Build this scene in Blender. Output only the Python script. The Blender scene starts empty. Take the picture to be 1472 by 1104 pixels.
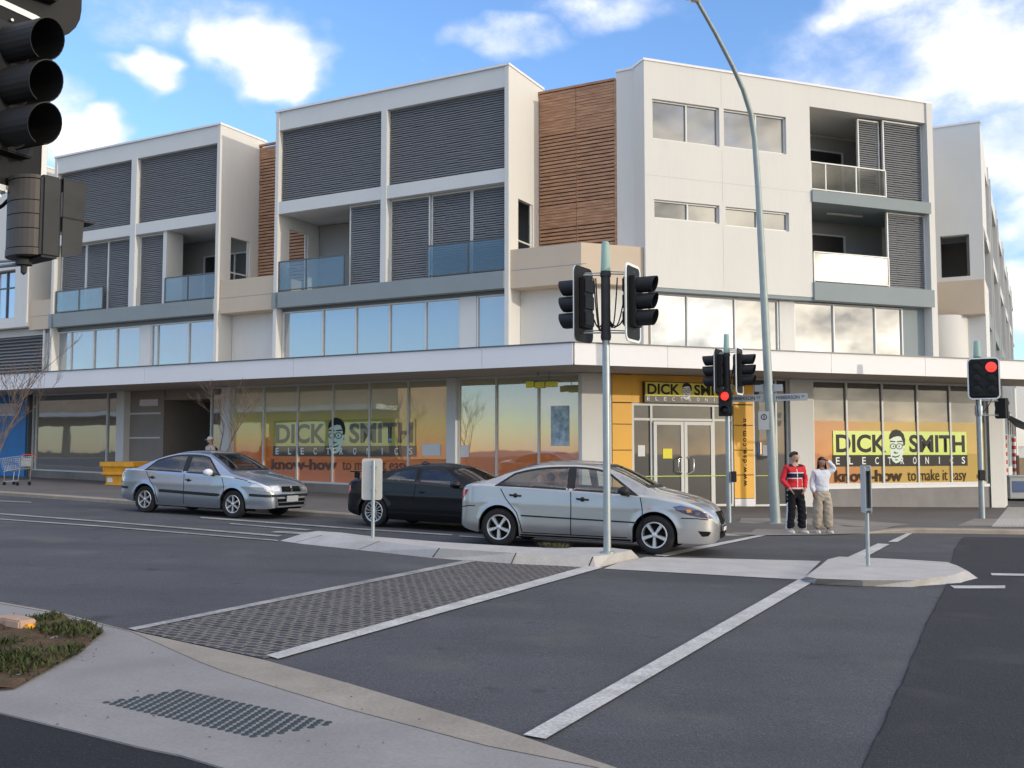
import bpy, bmesh, math, random
from math import radians as R, sin, cos, pi, sqrt, atan2
from mathutils import Vector, Matrix
from mathutils.bvhtree import BVHTree
from mathutils.geometry import delaunay_2d_cdt
random.seed(7)
scene = bpy.context.scene
COL = scene.collection

# ------------------------------------------------------------------ camera model and ground
PITCH = math.atan(96/1430.0); CP, SP = cos(PITCH), sin(PITCH)
EYE = 1.6          # camera height
SLOPE = -0.0245    # the street falls gently to the right
def ray(x, y):
    a = (x-736)/1430.0; b = (552-y)/1430.0
    return (a, CP-b*SP, SP+b*CP)
def gz(x, y=0):
    return SLOPE*max(-45.0, min(45.0, x))
def G(x, y, k=0.0):
    d = ray(x, y); t = (k-EYE)/(d[2]-SLOPE*d[0])
    return Vector((d[0]*t, d[1]*t, EYE+d[2]*t))
def AT(x, y, Y):
    d = ray(x, y); t = Y/d[1]
    return Vector((d[0]*t, Y, EYE+d[2]*t))
class Frame:
    """a vertical facade plane: u along it, d out of it, z up"""
    def __init__(s, ox, oy, deg):
        s.o = (ox, oy); a = R(deg); s.u = (cos(a), sin(a)); s.n = (s.u[1], -s.u[0]); s.ang = a
    def p(s, u, d, z):
        return Vector((s.o[0]+s.u[0]*u+s.n[0]*d, s.o[1]+s.u[1]*u+s.n[1]*d, z))
    def uz(s, x, y, d=0.0):
        r = ray(x, y); ox = s.o[0]+s.n[0]*d; oy = s.o[1]+s.n[1]*d
        t = (ox*s.n[0]+oy*s.n[1])/(r[0]*s.n[0]+r[1]*s.n[1])
        X, Y = r[0]*t, r[1]*t
        return (X-ox)*s.u[0]+(Y-oy)*s.u[1], EYE+r[2]*t
    def U(s, x, y, d=0.0): return s.uz(x, y, d)[0]
    def Z(s, x, y, d=0.0): return s.uz(x, y, d)[1]
FL = Frame(-6.83, 33.0, -28)      # long street facade
FS = Frame(3.94, 29.04, 20.5)     # splayed corner facade
FB = Frame(16.63, 34.68, 62)      # side street facade

# ------------------------------------------------------------------ object helpers
def tag(o, label=None, cat=None, group=None, kind=None):
    if label: o['label'] = label
    if cat: o['category'] = cat
    if group: o['group'] = group
    if kind: o['kind'] = kind
    return o
def empty(name, loc, rot=(0, 0, 0)):
    o = bpy.data.objects.new(name, None); COL.objects.link(o)
    o.location = loc; o.rotation_euler = rot; o.empty_display_size = .2
    return o
def link_mesh(name, me, mat=None, parent=None, smooth=None):
    me.name = name
    if mat is not None:
        me.materials.clear()
        for m in (mat if isinstance(mat, (list, tuple)) else [mat]): me.materials.append(m)
    if smooth is not None:
        for p in me.polygons: p.use_smooth = True
        me.set_sharp_from_angle(angle=R(smooth))
    o = bpy.data.objects.new(name, me); COL.objects.link(o)
    if parent is not None: o.parent = parent
    return o
def copy_tree(o, parent=None):
    c = o.copy(); COL.objects.link(c); c.parent = parent
    for ch in list(o.children): copy_tree(ch, c)
    return c

class MB:
    """collects vertices and faces; build() links them as ONE mesh object"""
    def __init__(s): s.v = []; s.f = []; s.mi = []; s.m = 0
    def add(s, vs, fs):
        k = len(s.v); s.v += [tuple(v) for v in vs]
        for f in fs: s.f.append([k+i for i in f]); s.mi.append(s.m)
        return s
    def hexa(s, p):   # 8 points: bottom loop 0-3, top loop 4-7
        return s.add(p, [(0,3,2,1),(4,5,6,7),(0,1,5,4),(1,2,6,5),(2,3,7,6),(3,0,4,7)])
    def box(s, x0, x1, y0, y1, z0, z1):
        return s.hexa([(x0,y0,z0),(x1,y0,z0),(x1,y1,z0),(x0,y1,z0),(x0,y0,z1),(x1,y0,z1),(x1,y1,z1),(x0,y1,z1)])
    def fb(s, F, u0, u1, d0, d1, z0, z1):   # box in a facade frame; z may be (at u0, at u1)
        za = z0 if isinstance(z0, (tuple, list)) else (z0, z0); zb = z1 if isinstance(z1, (tuple, list)) else (z1, z1)
        if u0 > u1: u0, u1 = u1, u0
        if d0 > d1: d0, d1 = d1, d0
        return s.hexa([F.p(u0,d1,za[0]),F.p(u1,d1,za[1]),F.p(u1,d0,za[1]),F.p(u0,d0,za[0]),
                       F.p(u0,d1,zb[0]),F.p(u1,d1,zb[1]),F.p(u1,d0,zb[1]),F.p(u0,d0,zb[0])])
    def quad(s, a, b, c, d): return s.add([a, b, c, d], [(0,1,2,3)])
    def prism(s, pts, z0, z1):   # vertical prism over plan polygon (ccw); z0/z1 numbers or functions of (x,y)
        n = len(pts); f0 = z0 if callable(z0) else (lambda x, y: z0); f1 = z1 if callable(z1) else (lambda x, y: z1)
        vs = [(x, y, f0(x, y)) for x, y in pts]+[(x, y, f1(x, y)) for x, y in pts]
        return s.add(vs, [tuple(range(n-1,-1,-1)), tuple(range(n,2*n))]+[(i,(i+1)%n,n+(i+1)%n,n+i) for i in range(n)])
    def slab(s, loop, vec):      # any planar 3d loop extruded by vec
        n = len(loop); vec = Vector(vec); a = [Vector(p) for p in loop]; b = [p+vec for p in a]
        return s.add(a+b, [tuple(range(n-1,-1,-1)), tuple(range(n,2*n))]+[(i,(i+1)%n,n+(i+1)%n,n+i) for i in range(n)])
    def tube(s, pts, r, n=10, cap=True):   # r number or list
        pts = [Vector(p) for p in pts]; m = len(pts); rr = r if isinstance(r, (list, tuple)) else [r]*m
        k = len(s.v); prev = None
        for i, p in enumerate(pts):
            t = (pts[min(i+1,m-1)]-pts[max(i-1,0)]).normalized()
            if prev is None:
                a = Vector((0,0,1)) if abs(t.z) < .9 else Vector((1,0,0))
                e1 = t.cross(a).normalized()
            else:
                e1 = (prev-t*prev.dot(t)); e1 = e1.normalized() if e1.length > 1e-6 else t.orthogonal().normalized()
            prev = e1; e2 = t.cross(e1)
            for j in range(n):
                q = 2*pi*j/n; s.v.append(tuple(p+(e1*cos(q)+e2*sin(q))*rr[i]))
        for i in range(m-1):
            for j in range(n):
                s.f.append([k+i*n+j, k+i*n+(j+1)%n, k+(i+1)*n+(j+1)%n, k+(i+1)*n+j]); s.mi.append(s.m)
        if cap:
            s.f.append([k+j for j in range(n)][::-1]); s.mi.append(s.m)
            s.f.append([k+(m-1)*n+j for j in range(n)]); s.mi.append(s.m)
        return s
    def lathe(s, prof, o=(0,0,0), axis=(0,0,1), n=24, closed=False):   # prof = [(radius, along axis)]
        ax = Vector(axis).normalized(); e1 = ax.orthogonal().normalized(); e2 = ax.cross(e1); o = Vector(o); k = len(s.v); m = len(prof)
        for r, h in prof:
            for j in range(n):
                q = 2*pi*j/n; s.v.append(tuple(o+ax*h+(e1*cos(q)+e2*sin(q))*r))
        for i in range(m if closed else m-1):
            i2 = (i+1) % m
            for j in range(n):
                s.f.append([k+i*n+j, k+i*n+(j+1)%n, k+i2*n+(j+1)%n, k+i2*n+j]); s.mi.append(s.m)
        return s
    def build(s, name, mat, parent=None, org=None, smooth=None, bevel=None):
        me = bpy.data.meshes.new(name)
        vs = s.v if org is None else [(v[0]-org[0], v[1]-org[1], v[2]-org[2]) for v in s.v]
        me.from_pydata(vs, [], s.f); me.polygons.foreach_set('material_index', s.mi); me.validate(clean_customdata=False); me.update()
        bm = bmesh.new(); bm.from_mesh(me); bmesh.ops.recalc_face_normals(bm, faces=bm.faces)
        if bevel:
            es = [e for e in bm.edges if len(e.link_faces) == 2 and e.calc_face_angle(0) > R(35)]
            bmesh.ops.bevel(bm, geom=es, offset=bevel, segments=2, affect='EDGES', clamp_overlap=True)
        bm.to_mesh(me); bm.free()
        return link_mesh(name, me, mat, parent, smooth)

def rrect(w, h, r, n=5, cx=0, cy=0):      # rounded rectangle outline, ccw
    pts = []
    for sx, sy, a0 in ((1,-1,-90),(1,1,0),(-1,1,90),(-1,-1,180)):
        for i in range(n+1):
            a = R(a0+90*i/n); pts.append((cx+sx*(w/2-r)+r*cos(a), cy+sy*(h/2-r)+r*sin(a)))
    return pts
def inpoly(x, y, poly):
    c = False; n = len(poly); j = n-1
    for i in range(n):
        xi, yi = poly[i]; xj, yj = poly[j]
        if (yi > y) != (yj > y) and x < (xj-xi)*(y-yi)/(yj-yi)+xi: c = not c
        j = i
    return c
def smooth_poly(poly, step):               # resample a closed outline
    out = []
    for i, p in enumerate(poly):
        q = poly[(i+1) % len(poly)]; L = sqrt((q[0]-p[0])**2+(q[1]-p[1])**2); n = max(1, int(L/step))
        for k in range(n): out.append((p[0]+(q[0]-p[0])*k/n, p[1]+(q[1]-p[1])*k/n))
    return out
def lerp_tab(tab, x):                      # smooth (cosine-free catmull) table lookup
    if x <= tab[0][0]: return tab[0][1]
    if x >= tab[-1][0]: return tab[-1][1]
    for i in range(len(tab)-1):
        if x <= tab[i+1][0]:
            x0, y0 = tab[i]; x1, y1 = tab[i+1]; h = x1-x0; t = (x-x0)/h
            m0 = (y1-tab[i-1][1])/(x1-tab[i-1][0]) if i > 0 else (y1-y0)/h
            m1 = (tab[i+2][1]-y0)/(tab[i+2][0]-x0) if i+2 < len(tab) else (y1-y0)/h
            return (2*t**3-3*t*t+1)*y0+(t**3-2*t*t+t)*h*m0+(-2*t**3+3*t*t)*y1+(t**3-t*t)*h*m1

def text_mesh(txt, size, extrude=.002, bold=0.0, spacing=1.0, align='LEFT'):
    cu = bpy.data.curves.new('lettering', 'FONT'); cu.body = txt; cu.size = size; cu.extrude = extrude
    cu.offset = bold; cu.space_character = spacing; cu.align_x = align; cu.resolution_u = 4
    ob = bpy.data.objects.new('lettering', cu); COL.objects.link(ob)
    dg = bpy.context.evaluated_depsgraph_get(); me = bpy.data.meshes.new_from_object(ob.evaluated_get(dg))
    bpy.data.objects.remove(ob); bpy.data.curves.remove(cu)
    return me
def put_text(name, txt, mat, parent, F=None, u0=0, u1=1, z0=0, z1=1, d=0, org=None, bold=0.0, spacing=1.0, M=None, extrude=.002):
    """lettering stretched to the box u0..u1, z0..z1 on a facade, or placed by a matrix M (unit box)"""
    me = text_mesh(txt, 1.0, 0.0, bold, spacing)
    xs = [v.co.x for v in me.vertices]; ys = [v.co.y for v in me.vertices]
    ax, bx, ay, by = min(xs), max(xs), min(ys), max(ys)
    for v in me.vertices:
        s = (v.co.x-ax)/(bx-ax); t = (v.co.y-ay)/(by-ay)
        if F is not None: q = F.p(u0+(u1-u0)*s, d, z0+(z1-z0)*t)
        else: q = M @ Vector((s, t, 0))
        v.co = q-Vector(org) if org is not None else q
    me.update()
    return link_mesh(name, me, mat, parent)
def poly_on(name, pts, mat, parent, F, d, org=None):
    """flat outlines (lists of (u,z)) as one thin decal on a facade"""
    mb = MB()
    for loop in pts: mb.add([F.p(u, d, z) for u, z in loop], [tuple(range(len(loop)))])
    return mb.build(name, mat, parent, org)

# ------------------------------------------------------------------ materials
MATS = {}
def mat(name, base, rough=.6, metal=0.0, spec=.5, noise=0.0, scale=6.0, bump=0.0, bscale=None, coat=0.0, fine=0.0, fscale=120.0, tint=None, tamt=.5, ior=1.5, emit=None, est=0.0, stretch=(1,1,1), crough=.05):
    m = bpy.data.materials.new(name); m.use_nodes = True; nt = m.node_tree; N = nt.nodes; L = nt.links
    b = N['Principled BSDF']; b.inputs['Roughness'].default_value = rough; b.inputs['Metallic'].default_value = metal
    b.inputs['Specular IOR Level'].default_value = spec; b.inputs['IOR'].default_value = ior
    if coat: b.inputs['Coat Weight'].default_value = coat; b.inputs['Coat Roughness'].default_value = crough
    b.inputs['Base Color'].default_value = (*base, 1)
    if emit: b.inputs['Emission Color'].default_value = (*emit, 1); b.inputs['Emission Strength'].default_value = est
    tc = N.new('ShaderNodeTexCoord'); mp = N.new('ShaderNodeMapping'); mp.inputs['Scale'].default_value = stretch
    L.new(tc.outputs['Object'], mp.inputs[0])
    last = None
    if noise or tint:
        n1 = N.new('ShaderNodeTexNoise'); n1.inputs['Scale'].default_value = scale; n1.inputs['Detail'].default_value = 6; n1.inputs['Roughness'].default_value = .6
        L.new(mp.outputs[0], n1.inputs[0])
        mx = N.new('ShaderNodeMix'); mx.data_type = 'RGBA'
        t = tint if tint else base
        mx.inputs[6].default_value = (*[c*(1-noise) for c in base], 1)
        mx.inputs[7].default_value = (*([c*(1-tamt)+q*tamt for c, q in zip(base, t)] if tint else [min(1, c*(1+noise)) for c in base]), 1)
        mr = N.new('ShaderNodeMapRange'); mr.inputs[1].default_value = .3; mr.inputs[2].default_value = .7
        L.new(n1.outputs[0], mr.inputs[0]); L.new(mr.outputs[0], mx.inputs[0]); last = mx.outputs[2]
    if fine:
        n2 = N.new('ShaderNodeTexNoise'); n2.inputs['Scale'].default_value = fscale; n2.inputs['Detail'].default_value = 3
        L.new(mp.outputs[0], n2.inputs[0])
        hs = N.new('ShaderNodeHueSaturation'); mr2 = N.new('ShaderNodeMapRange')
        mr2.inputs[1].default_value = .25; mr2.inputs[2].default_value = .75; mr2.inputs[3].default_value = 1-fine; mr2.inputs[4].default_value = 1+fine
        L.new(n2.outputs[0], mr2.inputs[0]); L.new(mr2.outputs[0], hs.inputs['Value'])
        if last is not None: L.new(last, hs.inputs['Color'])
        else: hs.inputs['Color'].default_value = (*base, 1)
        last = hs.outputs[0]
    if last is not None: L.new(last, b.inputs['Base Color'])
    if bump:
        n3 = N.new('ShaderNodeTexNoise'); n3.inputs['Scale'].default_value = bscale or scale*4; n3.inputs['Detail'].default_value = 4
        L.new(mp.outputs[0], n3.inputs[0]); bp = N.new('ShaderNodeBump'); bp.inputs['Strength'].default_value = bump; bp.inputs['Distance'].default_value = .02
        L.new(n3.outputs[0], bp.inputs['Height']); L.new(bp.outputs[0], b.inputs['Normal'])
    MATS[name] = m
    return m
def glassmat(name, tint, amount=.6, rough=.0, refl=.12, reflmax=.9, gcol=(1,1,1)):
    """thin tinted pane: see-through mixed with mirror reflection"""
    m = bpy.data.materials.new(name); m.use_nodes = True; nt = m.node_tree; N = nt.nodes; L = nt.links
    N.remove(N['Principled BSDF']); out = N['Material Output']
    tr = N.new('ShaderNodeBsdfTransparent'); tr.inputs[0].default_value = (*tint, 1)
    gl = N.new('ShaderNodeBsdfGlossy'); gl.inputs['Roughness'].default_value = rough; gl.inputs['Color'].default_value = (*gcol, 1)
    lw = N.new('ShaderNodeLayerWeight'); lw.inputs[0].default_value = .25
    mr = N.new('ShaderNodeMapRange'); mr.inputs[3].default_value = refl; mr.inputs[4].default_value = reflmax
    L.new(lw.outputs['Fresnel'], mr.inputs[0]); mx = N.new('ShaderNodeMixShader')
    L.new(mr.outputs[0], mx.inputs[0]); L.new(tr.outputs[0], mx.inputs[1]); L.new(gl.outputs[0], mx.inputs[2]); L.new(mx.outputs[0], out.inputs[0])
    MATS[name] = m
    return m
def mirrormat(name, base, refl, rough=.02, gcol=(1,1,1), wave=.0):
    """window glass in front of a dark room: mirror over a base colour"""
    m = bpy.data.materials.new(name); m.use_nodes = True; nt = m.node_tree; N = nt.nodes; L = nt.links
    b = N['Principled BSDF']; b.inputs['Base Color'].default_value = (*base, 1); b.inputs['Roughness'].default_value = .5; out = N['Material Output']
    gl = N.new('ShaderNodeBsdfGlossy'); gl.inputs['Roughness'].default_value = rough; gl.inputs['Color'].default_value = (*gcol, 1)
    mx = N.new('ShaderNodeMixShader'); mx.inputs[0].default_value = refl
    L.new(b.outputs[0], mx.inputs[1]); L.new(gl.outputs[0], mx.inputs[2]); L.new(mx.outputs[0], out.inputs[0])
    if wave:
        tc = N.new('ShaderNodeTexCoord'); n3 = N.new('ShaderNodeTexNoise'); n3.inputs['Scale'].default_value = .6
        L.new(tc.outputs['Object'], n3.inputs[0]); bp = N.new('ShaderNodeBump'); bp.inputs['Strength'].default_value = wave; bp.inputs['Distance'].default_value = .05
        L.new(n3.outputs[0], bp.inputs['Height']); L.new(bp.outputs[0], gl.inputs['Normal'])
    MATS[name] = m
    return m

mat('asphalt', (.078,.078,.085), .85, spec=.3, noise=.16, scale=.5, fine=.35, fscale=55, bump=.35, bscale=70)
mat('asphalt_new', (.030,.029,.033), .85, spec=.3, noise=.14, scale=.6, fine=.35, fscale=55, bump=.35, bscale=70)
mat('asphalt_path', (.020,.019,.024), .9, spec=.25, noise=.12, scale=1.5, fine=.35, fscale=70, bump=.4, bscale=90)
mat('paving', (.13,.12,.115), .85, spec=.3, noise=.14, scale=.7, fine=.15, fscale=30, bump=.15, bscale=30)
mat('concrete', (.265,.25,.245), .85, spec=.3, noise=.12, scale=1.3, fine=.10, fscale=45, bump=.15, bscale=40)
mat('concrete_tan', (.42,.315,.22), .85, spec=.3, noise=.12, scale=2.5, fine=.10, fscale=45, bump=.15, bscale=40)
mat('concrete_grey', (.235,.215,.19), .85, spec=.3, noise=.16, scale=1.3, fine=.12, fscale=45, bump=.15, bscale=40)
mat('kerb_con', (.30,.26,.21), .85, spec=.3, noise=.18, scale=1.6, fine=.10, fscale=45, bump=.15, bscale=40)
mat('white_line', (.46,.45,.43), .75, spec=.3, noise=.22, scale=3, fine=.30, fscale=38)
mat('line_worn', (.30,.295,.285), .75, spec=.3, noise=.35, scale=2, fine=.35, fscale=30)
mat('soil', (.10,.065,.042), .95, spec=.1, noise=.35, scale=5, fine=.3, fscale=60, bump=.8, bscale=25)
mat('grass_blade', (.034,.060,.016), .7, spec=.2, noise=.5, scale=14, tint=(.13,.13,.05), tamt=.6)
mat('lantern_brown', (.085,.074,.066), .6, spec=.4)
mat('wall_white', (.68,.665,.63), .75, spec=.3, noise=.022, scale=1.1, fine=.015, fscale=12, stretch=(1,1,.14))
mat('wall_grey', (.66,.665,.65), .75, spec=.3, noise=.03, scale=.6)
mat('band_grey', (.26,.30,.31), .7, spec=.3, noise=.04, scale=.8)
mat('beige', (.58,.48,.37), .8, spec=.3, noise=.04, scale=.9)
mat('fascia', (.80,.78,.78), .5, spec=.4, noise=.03, scale=.4)
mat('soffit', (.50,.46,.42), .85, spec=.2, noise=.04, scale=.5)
mat('louvre', (.225,.23,.24), .55, spec=.4, metal=.1, noise=.05, scale=3)
mat('dark_back', (.13,.133,.14), .8, spec=.2)
mat('frame_alu', (.62,.62,.60), .4, spec=.5)
mat('frame_dark', (.10,.105,.11), .4, spec=.5)
mat('timber', (.43,.225,.14), .7, spec=.25, noise=.35, scale=2.2, stretch=(1,1,9), tint=(.60,.36,.22), tamt=.8)
mat('interior', (.35,.34,.33), .8)
mat('orange', (.85,.44,.045), .45, spec=.4, noise=.03, scale=1)
mat('black_gloss', (.012,.012,.013), .35, spec=.5)
mat('letter_black', (.015,.015,.014), .5, spec=.25)
mat('letter_brown', (.05,.02,.012), .5, spec=.15)
mat('letter_white', (.8,.8,.78), .5)
mat('sign_yellow', (.72,.62,.03), .4)
mat('sign_green', (.50,.66,.04), .3, coat=.6)
mat('mint', (.58,.74,.62), .35, coat=.4)
mat('black_plastic', (.014,.0145,.016), .55, spec=.35, noise=.15, scale=6)
mat('board_back', (.045,.046,.048), .7, spec=.3, noise=.2, scale=4)
mat('board_front', (.010,.010,.011), .6, spec=.3, noise=.2, scale=4)
mat('white_edge', (.82,.82,.80), .5)
mat('galv', (.36,.40,.41), .42, metal=.55, noise=.10, scale=5, fine=.06, fscale=40)
mat('pole_paint', (.33,.38,.37), .5, metal=.2, noise=.08, scale=5)
mat('cap_green', (.28,.42,.37), .5, noise=.05)
mat('sign_back', (.60,.57,.52), .55, metal=.1, noise=.06, scale=5)
mat('sign_face', (.46,.47,.47), .5, noise=.04, scale=5)
mat('lens_dark', (.012,.010,.011), .3)
mat('red_lamp', (.8,.02,.02), .4, emit=(1,.03,.02), est=1.6)
mat('steel', (.6,.6,.6), .3, metal=.9)
mat('rubber', (.02,.02,.021), .8, spec=.25, noise=.2, scale=9)
mat('alloy', (.62,.63,.65), .3, metal=.75, noise=.05)
mat('chrome', (.75,.75,.76), .12, metal=1)
mat('underbody', (.012,.012,.012), .9, spec=.1)
mat('seat_cloth', (.09,.088,.085), .9)
mat('plate_white', (.7,.7,.68), .5)
mat('amber', (.75,.3,.05), .25)
mat('tail_red', (.45,.01,.03), .2, coat=.5)
mat('lamp_clear', (.62,.63,.66), .12, metal=.55, coat=1)
mat('lamp_purple', (.12,.11,.18), .12, metal=.4, coat=1)
def carpaint(name, base, metal, rough, flake=.06):
    return mat(name, base, rough, metal=metal, spec=.5, fine=flake, fscale=420, coat=1.0, crough=.03)
carpaint('paint_silver', (.43,.43,.425), .72, .32)
carpaint('paint_bluegrey', (.38,.42,.48), .85, .30)
carpaint('paint_black', (.004,.004,.006), .0, .35)
MATS['paint_black'].node_tree.nodes['Principled BSDF'].inputs['Coat Weight'].default_value = .45
MATS['paint_black'].node_tree.nodes['Principled BSDF'].inputs['Specular IOR Level'].default_value = .2
glassmat('car_glass', (.62,.66,.65), refl=.08)
glassmat('car_glass_dark', (.16,.17,.19), refl=.10)
glassmat('rail_glass', (.60,.66,.69), refl=.08, reflmax=.7, gcol=(1,.96,.92))
glassmat('rail_glass_dark', (.66,.68,.69), refl=.03, reflmax=.28, gcol=(1,.96,.92))
glassmat('rail_glass_frost', (.75,.75,.74), rough=.125, refl=.004, reflmax=.034)
glassmat('rail_glass_clear', (.66,.67,.66), rough=.0, refl=.05)
mirrormat('win_corner', (.05,.05,.05), .09, wave=.05)
mat('concrete_pale', (.44,.42,.40), .85, spec=.3, noise=.10, scale=2.5, fine=.10, fscale=45, bump=.15, bscale=40)
mat('joint_line', (.50,.49,.46), .8)
mat('trolley_seat', (.30,.36,.44), .6)
mat('tgsi_dark', (.030,.042,.044), .6)
mat('gutter_con', (.30,.265,.225), .85, spec=.3, noise=.18, scale=1.3, fine=.12, fscale=45, bump=.15, bscale=40)
mirrormat('board_faded', (.36,.42,.05), .30, wave=.04)  # board and letter colours muted to imitate reflections veiling the print
mirrormat('letter_faded', (.05,.05,.045), .16, wave=.04)
mirrormat('brown_faded', (.07,.03,.015), .14, wave=.04)
mirrormat('win_blue', (.17,.195,.21), .30, wave=.02, gcol=(.85,.92,1))
mirrormat('win_sun', (.10,.10,.10), .52, wave=.04)
mirrormat('win_grey', (.06,.062,.065), .22, wave=.04)
mirrormat('win_door', (.022,.021,.020), .035, wave=.05)
mirrormat('win_shop', (.04,.042,.035), .36, wave=.05)
mirrormat('win_deepblue', (.03,.10,.28), .35)
mat('skin', (.50,.30,.22), .55, spec=.35, noise=.06, scale=20)
mat('skin_dark', (.30,.16,.11), .55, spec=.35, noise=.06, scale=20)
mat('hair_dark', (.02,.014,.010), .55, noise=.3, scale=40, stretch=(1,1,.2))
mat('hair_black', (.008,.007,.007), .5, noise=.3, scale=40)
mat('cloth_black', (.014,.014,.018), .9, spec=.15, bump=.3, bscale=14)
mat('cloth_white', (.66,.68,.74), .9, spec=.15, noise=.05, scale=9, bump=.5, bscale=11)
mat('cloth_khaki', (.40,.34,.27), .9, spec=.15, noise=.08, scale=7, bump=.5, bscale=11)
mat('cloth_cream', (.62,.55,.48), .9, spec=.15, noise=.08, scale=9, bump=.3, bscale=14)
mat('cloth_red', (.55,.07,.07), .9, spec=.15, noise=.05, scale=9, bump=.3, bscale=14)
mat('shoe', (.58,.56,.52), .6, noise=.1, scale=20)
mat('eye_white', (.7,.7,.68), .3)
mat('lip', (.36,.14,.12), .5)
mat('bark', (.125,.09,.072), .9, noise=.25, scale=9, bump=.6, bscale=30, stretch=(1,1,.3))
mat('skip_yellow', (.80,.38,.02), .5, noise=.12, scale=3, fine=.08, fscale=30)
mat('blue_wall', (.02,.20,.52), .5, noise=.06, scale=1)
mat('note_yellow', (.85,.75,.05), .6)
mat('paper', (.75,.76,.74), .7)
mat('brown_panel', (.27,.235,.205), .7, noise=.08, scale=1.2)
mat('hoarding_tan', (.45,.33,.22), .8, noise=.1, scale=2)
mat('stripe_red', (.6,.05,.04), .6)
mat('poster_blue', (.25,.45,.62), .4, noise=.5, scale=5, tint=(.7,.8,.8), tamt=1)
mat('brick_tan', (.42,.28,.20), .9, noise=.25, scale=8)

def road_wear(m, amt=1.0):
    """worn asphalt: pale exposed stones, oil spots, tyre-polished bands along the street and hairline cracks"""
    nt = m.node_tree; N = nt.nodes; L = nt.links; b = N['Principled BSDF']; src = b.inputs['Base Color'].links[0].from_socket; tc = N.new('ShaderNodeTexCoord')
    def layer(prev, fac, col, k):
        x = N.new('ShaderNodeMix'); x.data_type = 'RGBA'; q = N.new('ShaderNodeMath'); q.operation = 'MULTIPLY'; q.inputs[1].default_value = k; L.new(fac, q.inputs[0]); L.new(q.outputs[0], x.inputs[0]); L.new(prev, x.inputs[6]); x.inputs[7].default_value = (*col,1); return x.outputs[2]
    def rng(s, lo, hi):
        r = N.new('ShaderNodeMapRange'); r.inputs[1].default_value = lo; r.inputs[2].default_value = hi; L.new(s, r.inputs[0]); return r.outputs[0]
    def noise(sc, det=3, stretch=(1,1,1), rot=0):
        mp = N.new('ShaderNodeMapping'); mp.inputs['Scale'].default_value = stretch; mp.inputs['Rotation'].default_value = (0,0,rot); L.new(tc.outputs['Object'], mp.inputs[0])
        n = N.new('ShaderNodeTexNoise'); n.inputs['Scale'].default_value = sc; n.inputs['Detail'].default_value = det; L.new(mp.outputs[0], n.inputs[0]); return n.outputs[0]
    c = layer(src, rng(noise(95, 2), .62, .72), (.24,.235,.225), .55*amt)
    c = layer(c, rng(noise(.55, 5, (.12,1.3,1), R(28)), .50, .68), (.040,.040,.042), .42*amt)
    c = layer(c, rng(noise(2.3, 2), .66, .76), (.03,.03,.031), .55*amt)
    c = layer(c, rng(noise(.9, 6), .56, .72), (.14,.132,.12), .40*amt)
    v = N.new('ShaderNodeTexVoronoi'); v.feature = 'DISTANCE_TO_EDGE'; v.inputs['Scale'].default_value = .16; mpx = N.new('ShaderNodeMixRGB'); mpx.blend_type = 'LINEAR_LIGHT'; mpx.inputs[0].default_value = .35
    nn = N.new('ShaderNodeTexNoise'); nn.inputs['Scale'].default_value = 1.6; nn.inputs['Detail'].default_value = 6; L.new(tc.outputs['Object'], nn.inputs[0]); L.new(tc.outputs['Object'], mpx.inputs[1]); L.new(nn.outputs['Color'], mpx.inputs[2]); L.new(mpx.outputs[0], v.inputs['Vector'])
    cr = N.new('ShaderNodeMath'); cr.operation = 'MULTIPLY'; L.new(rng(v.outputs['Distance'], .0035, .0005), cr.inputs[0]); L.new(rng(noise(.35, 2), .52, .60), cr.inputs[1])
    c = layer(c, cr.outputs[0], (.03,.03,.03), .4*amt)
    for l in list(b.inputs['Base Color'].links): L.remove(l)
    L.new(c, b.inputs['Base Color'])
road_wear(MATS['asphalt']); road_wear(MATS['asphalt_new'], .55); road_wear(MATS['asphalt_path'], .4)
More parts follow.
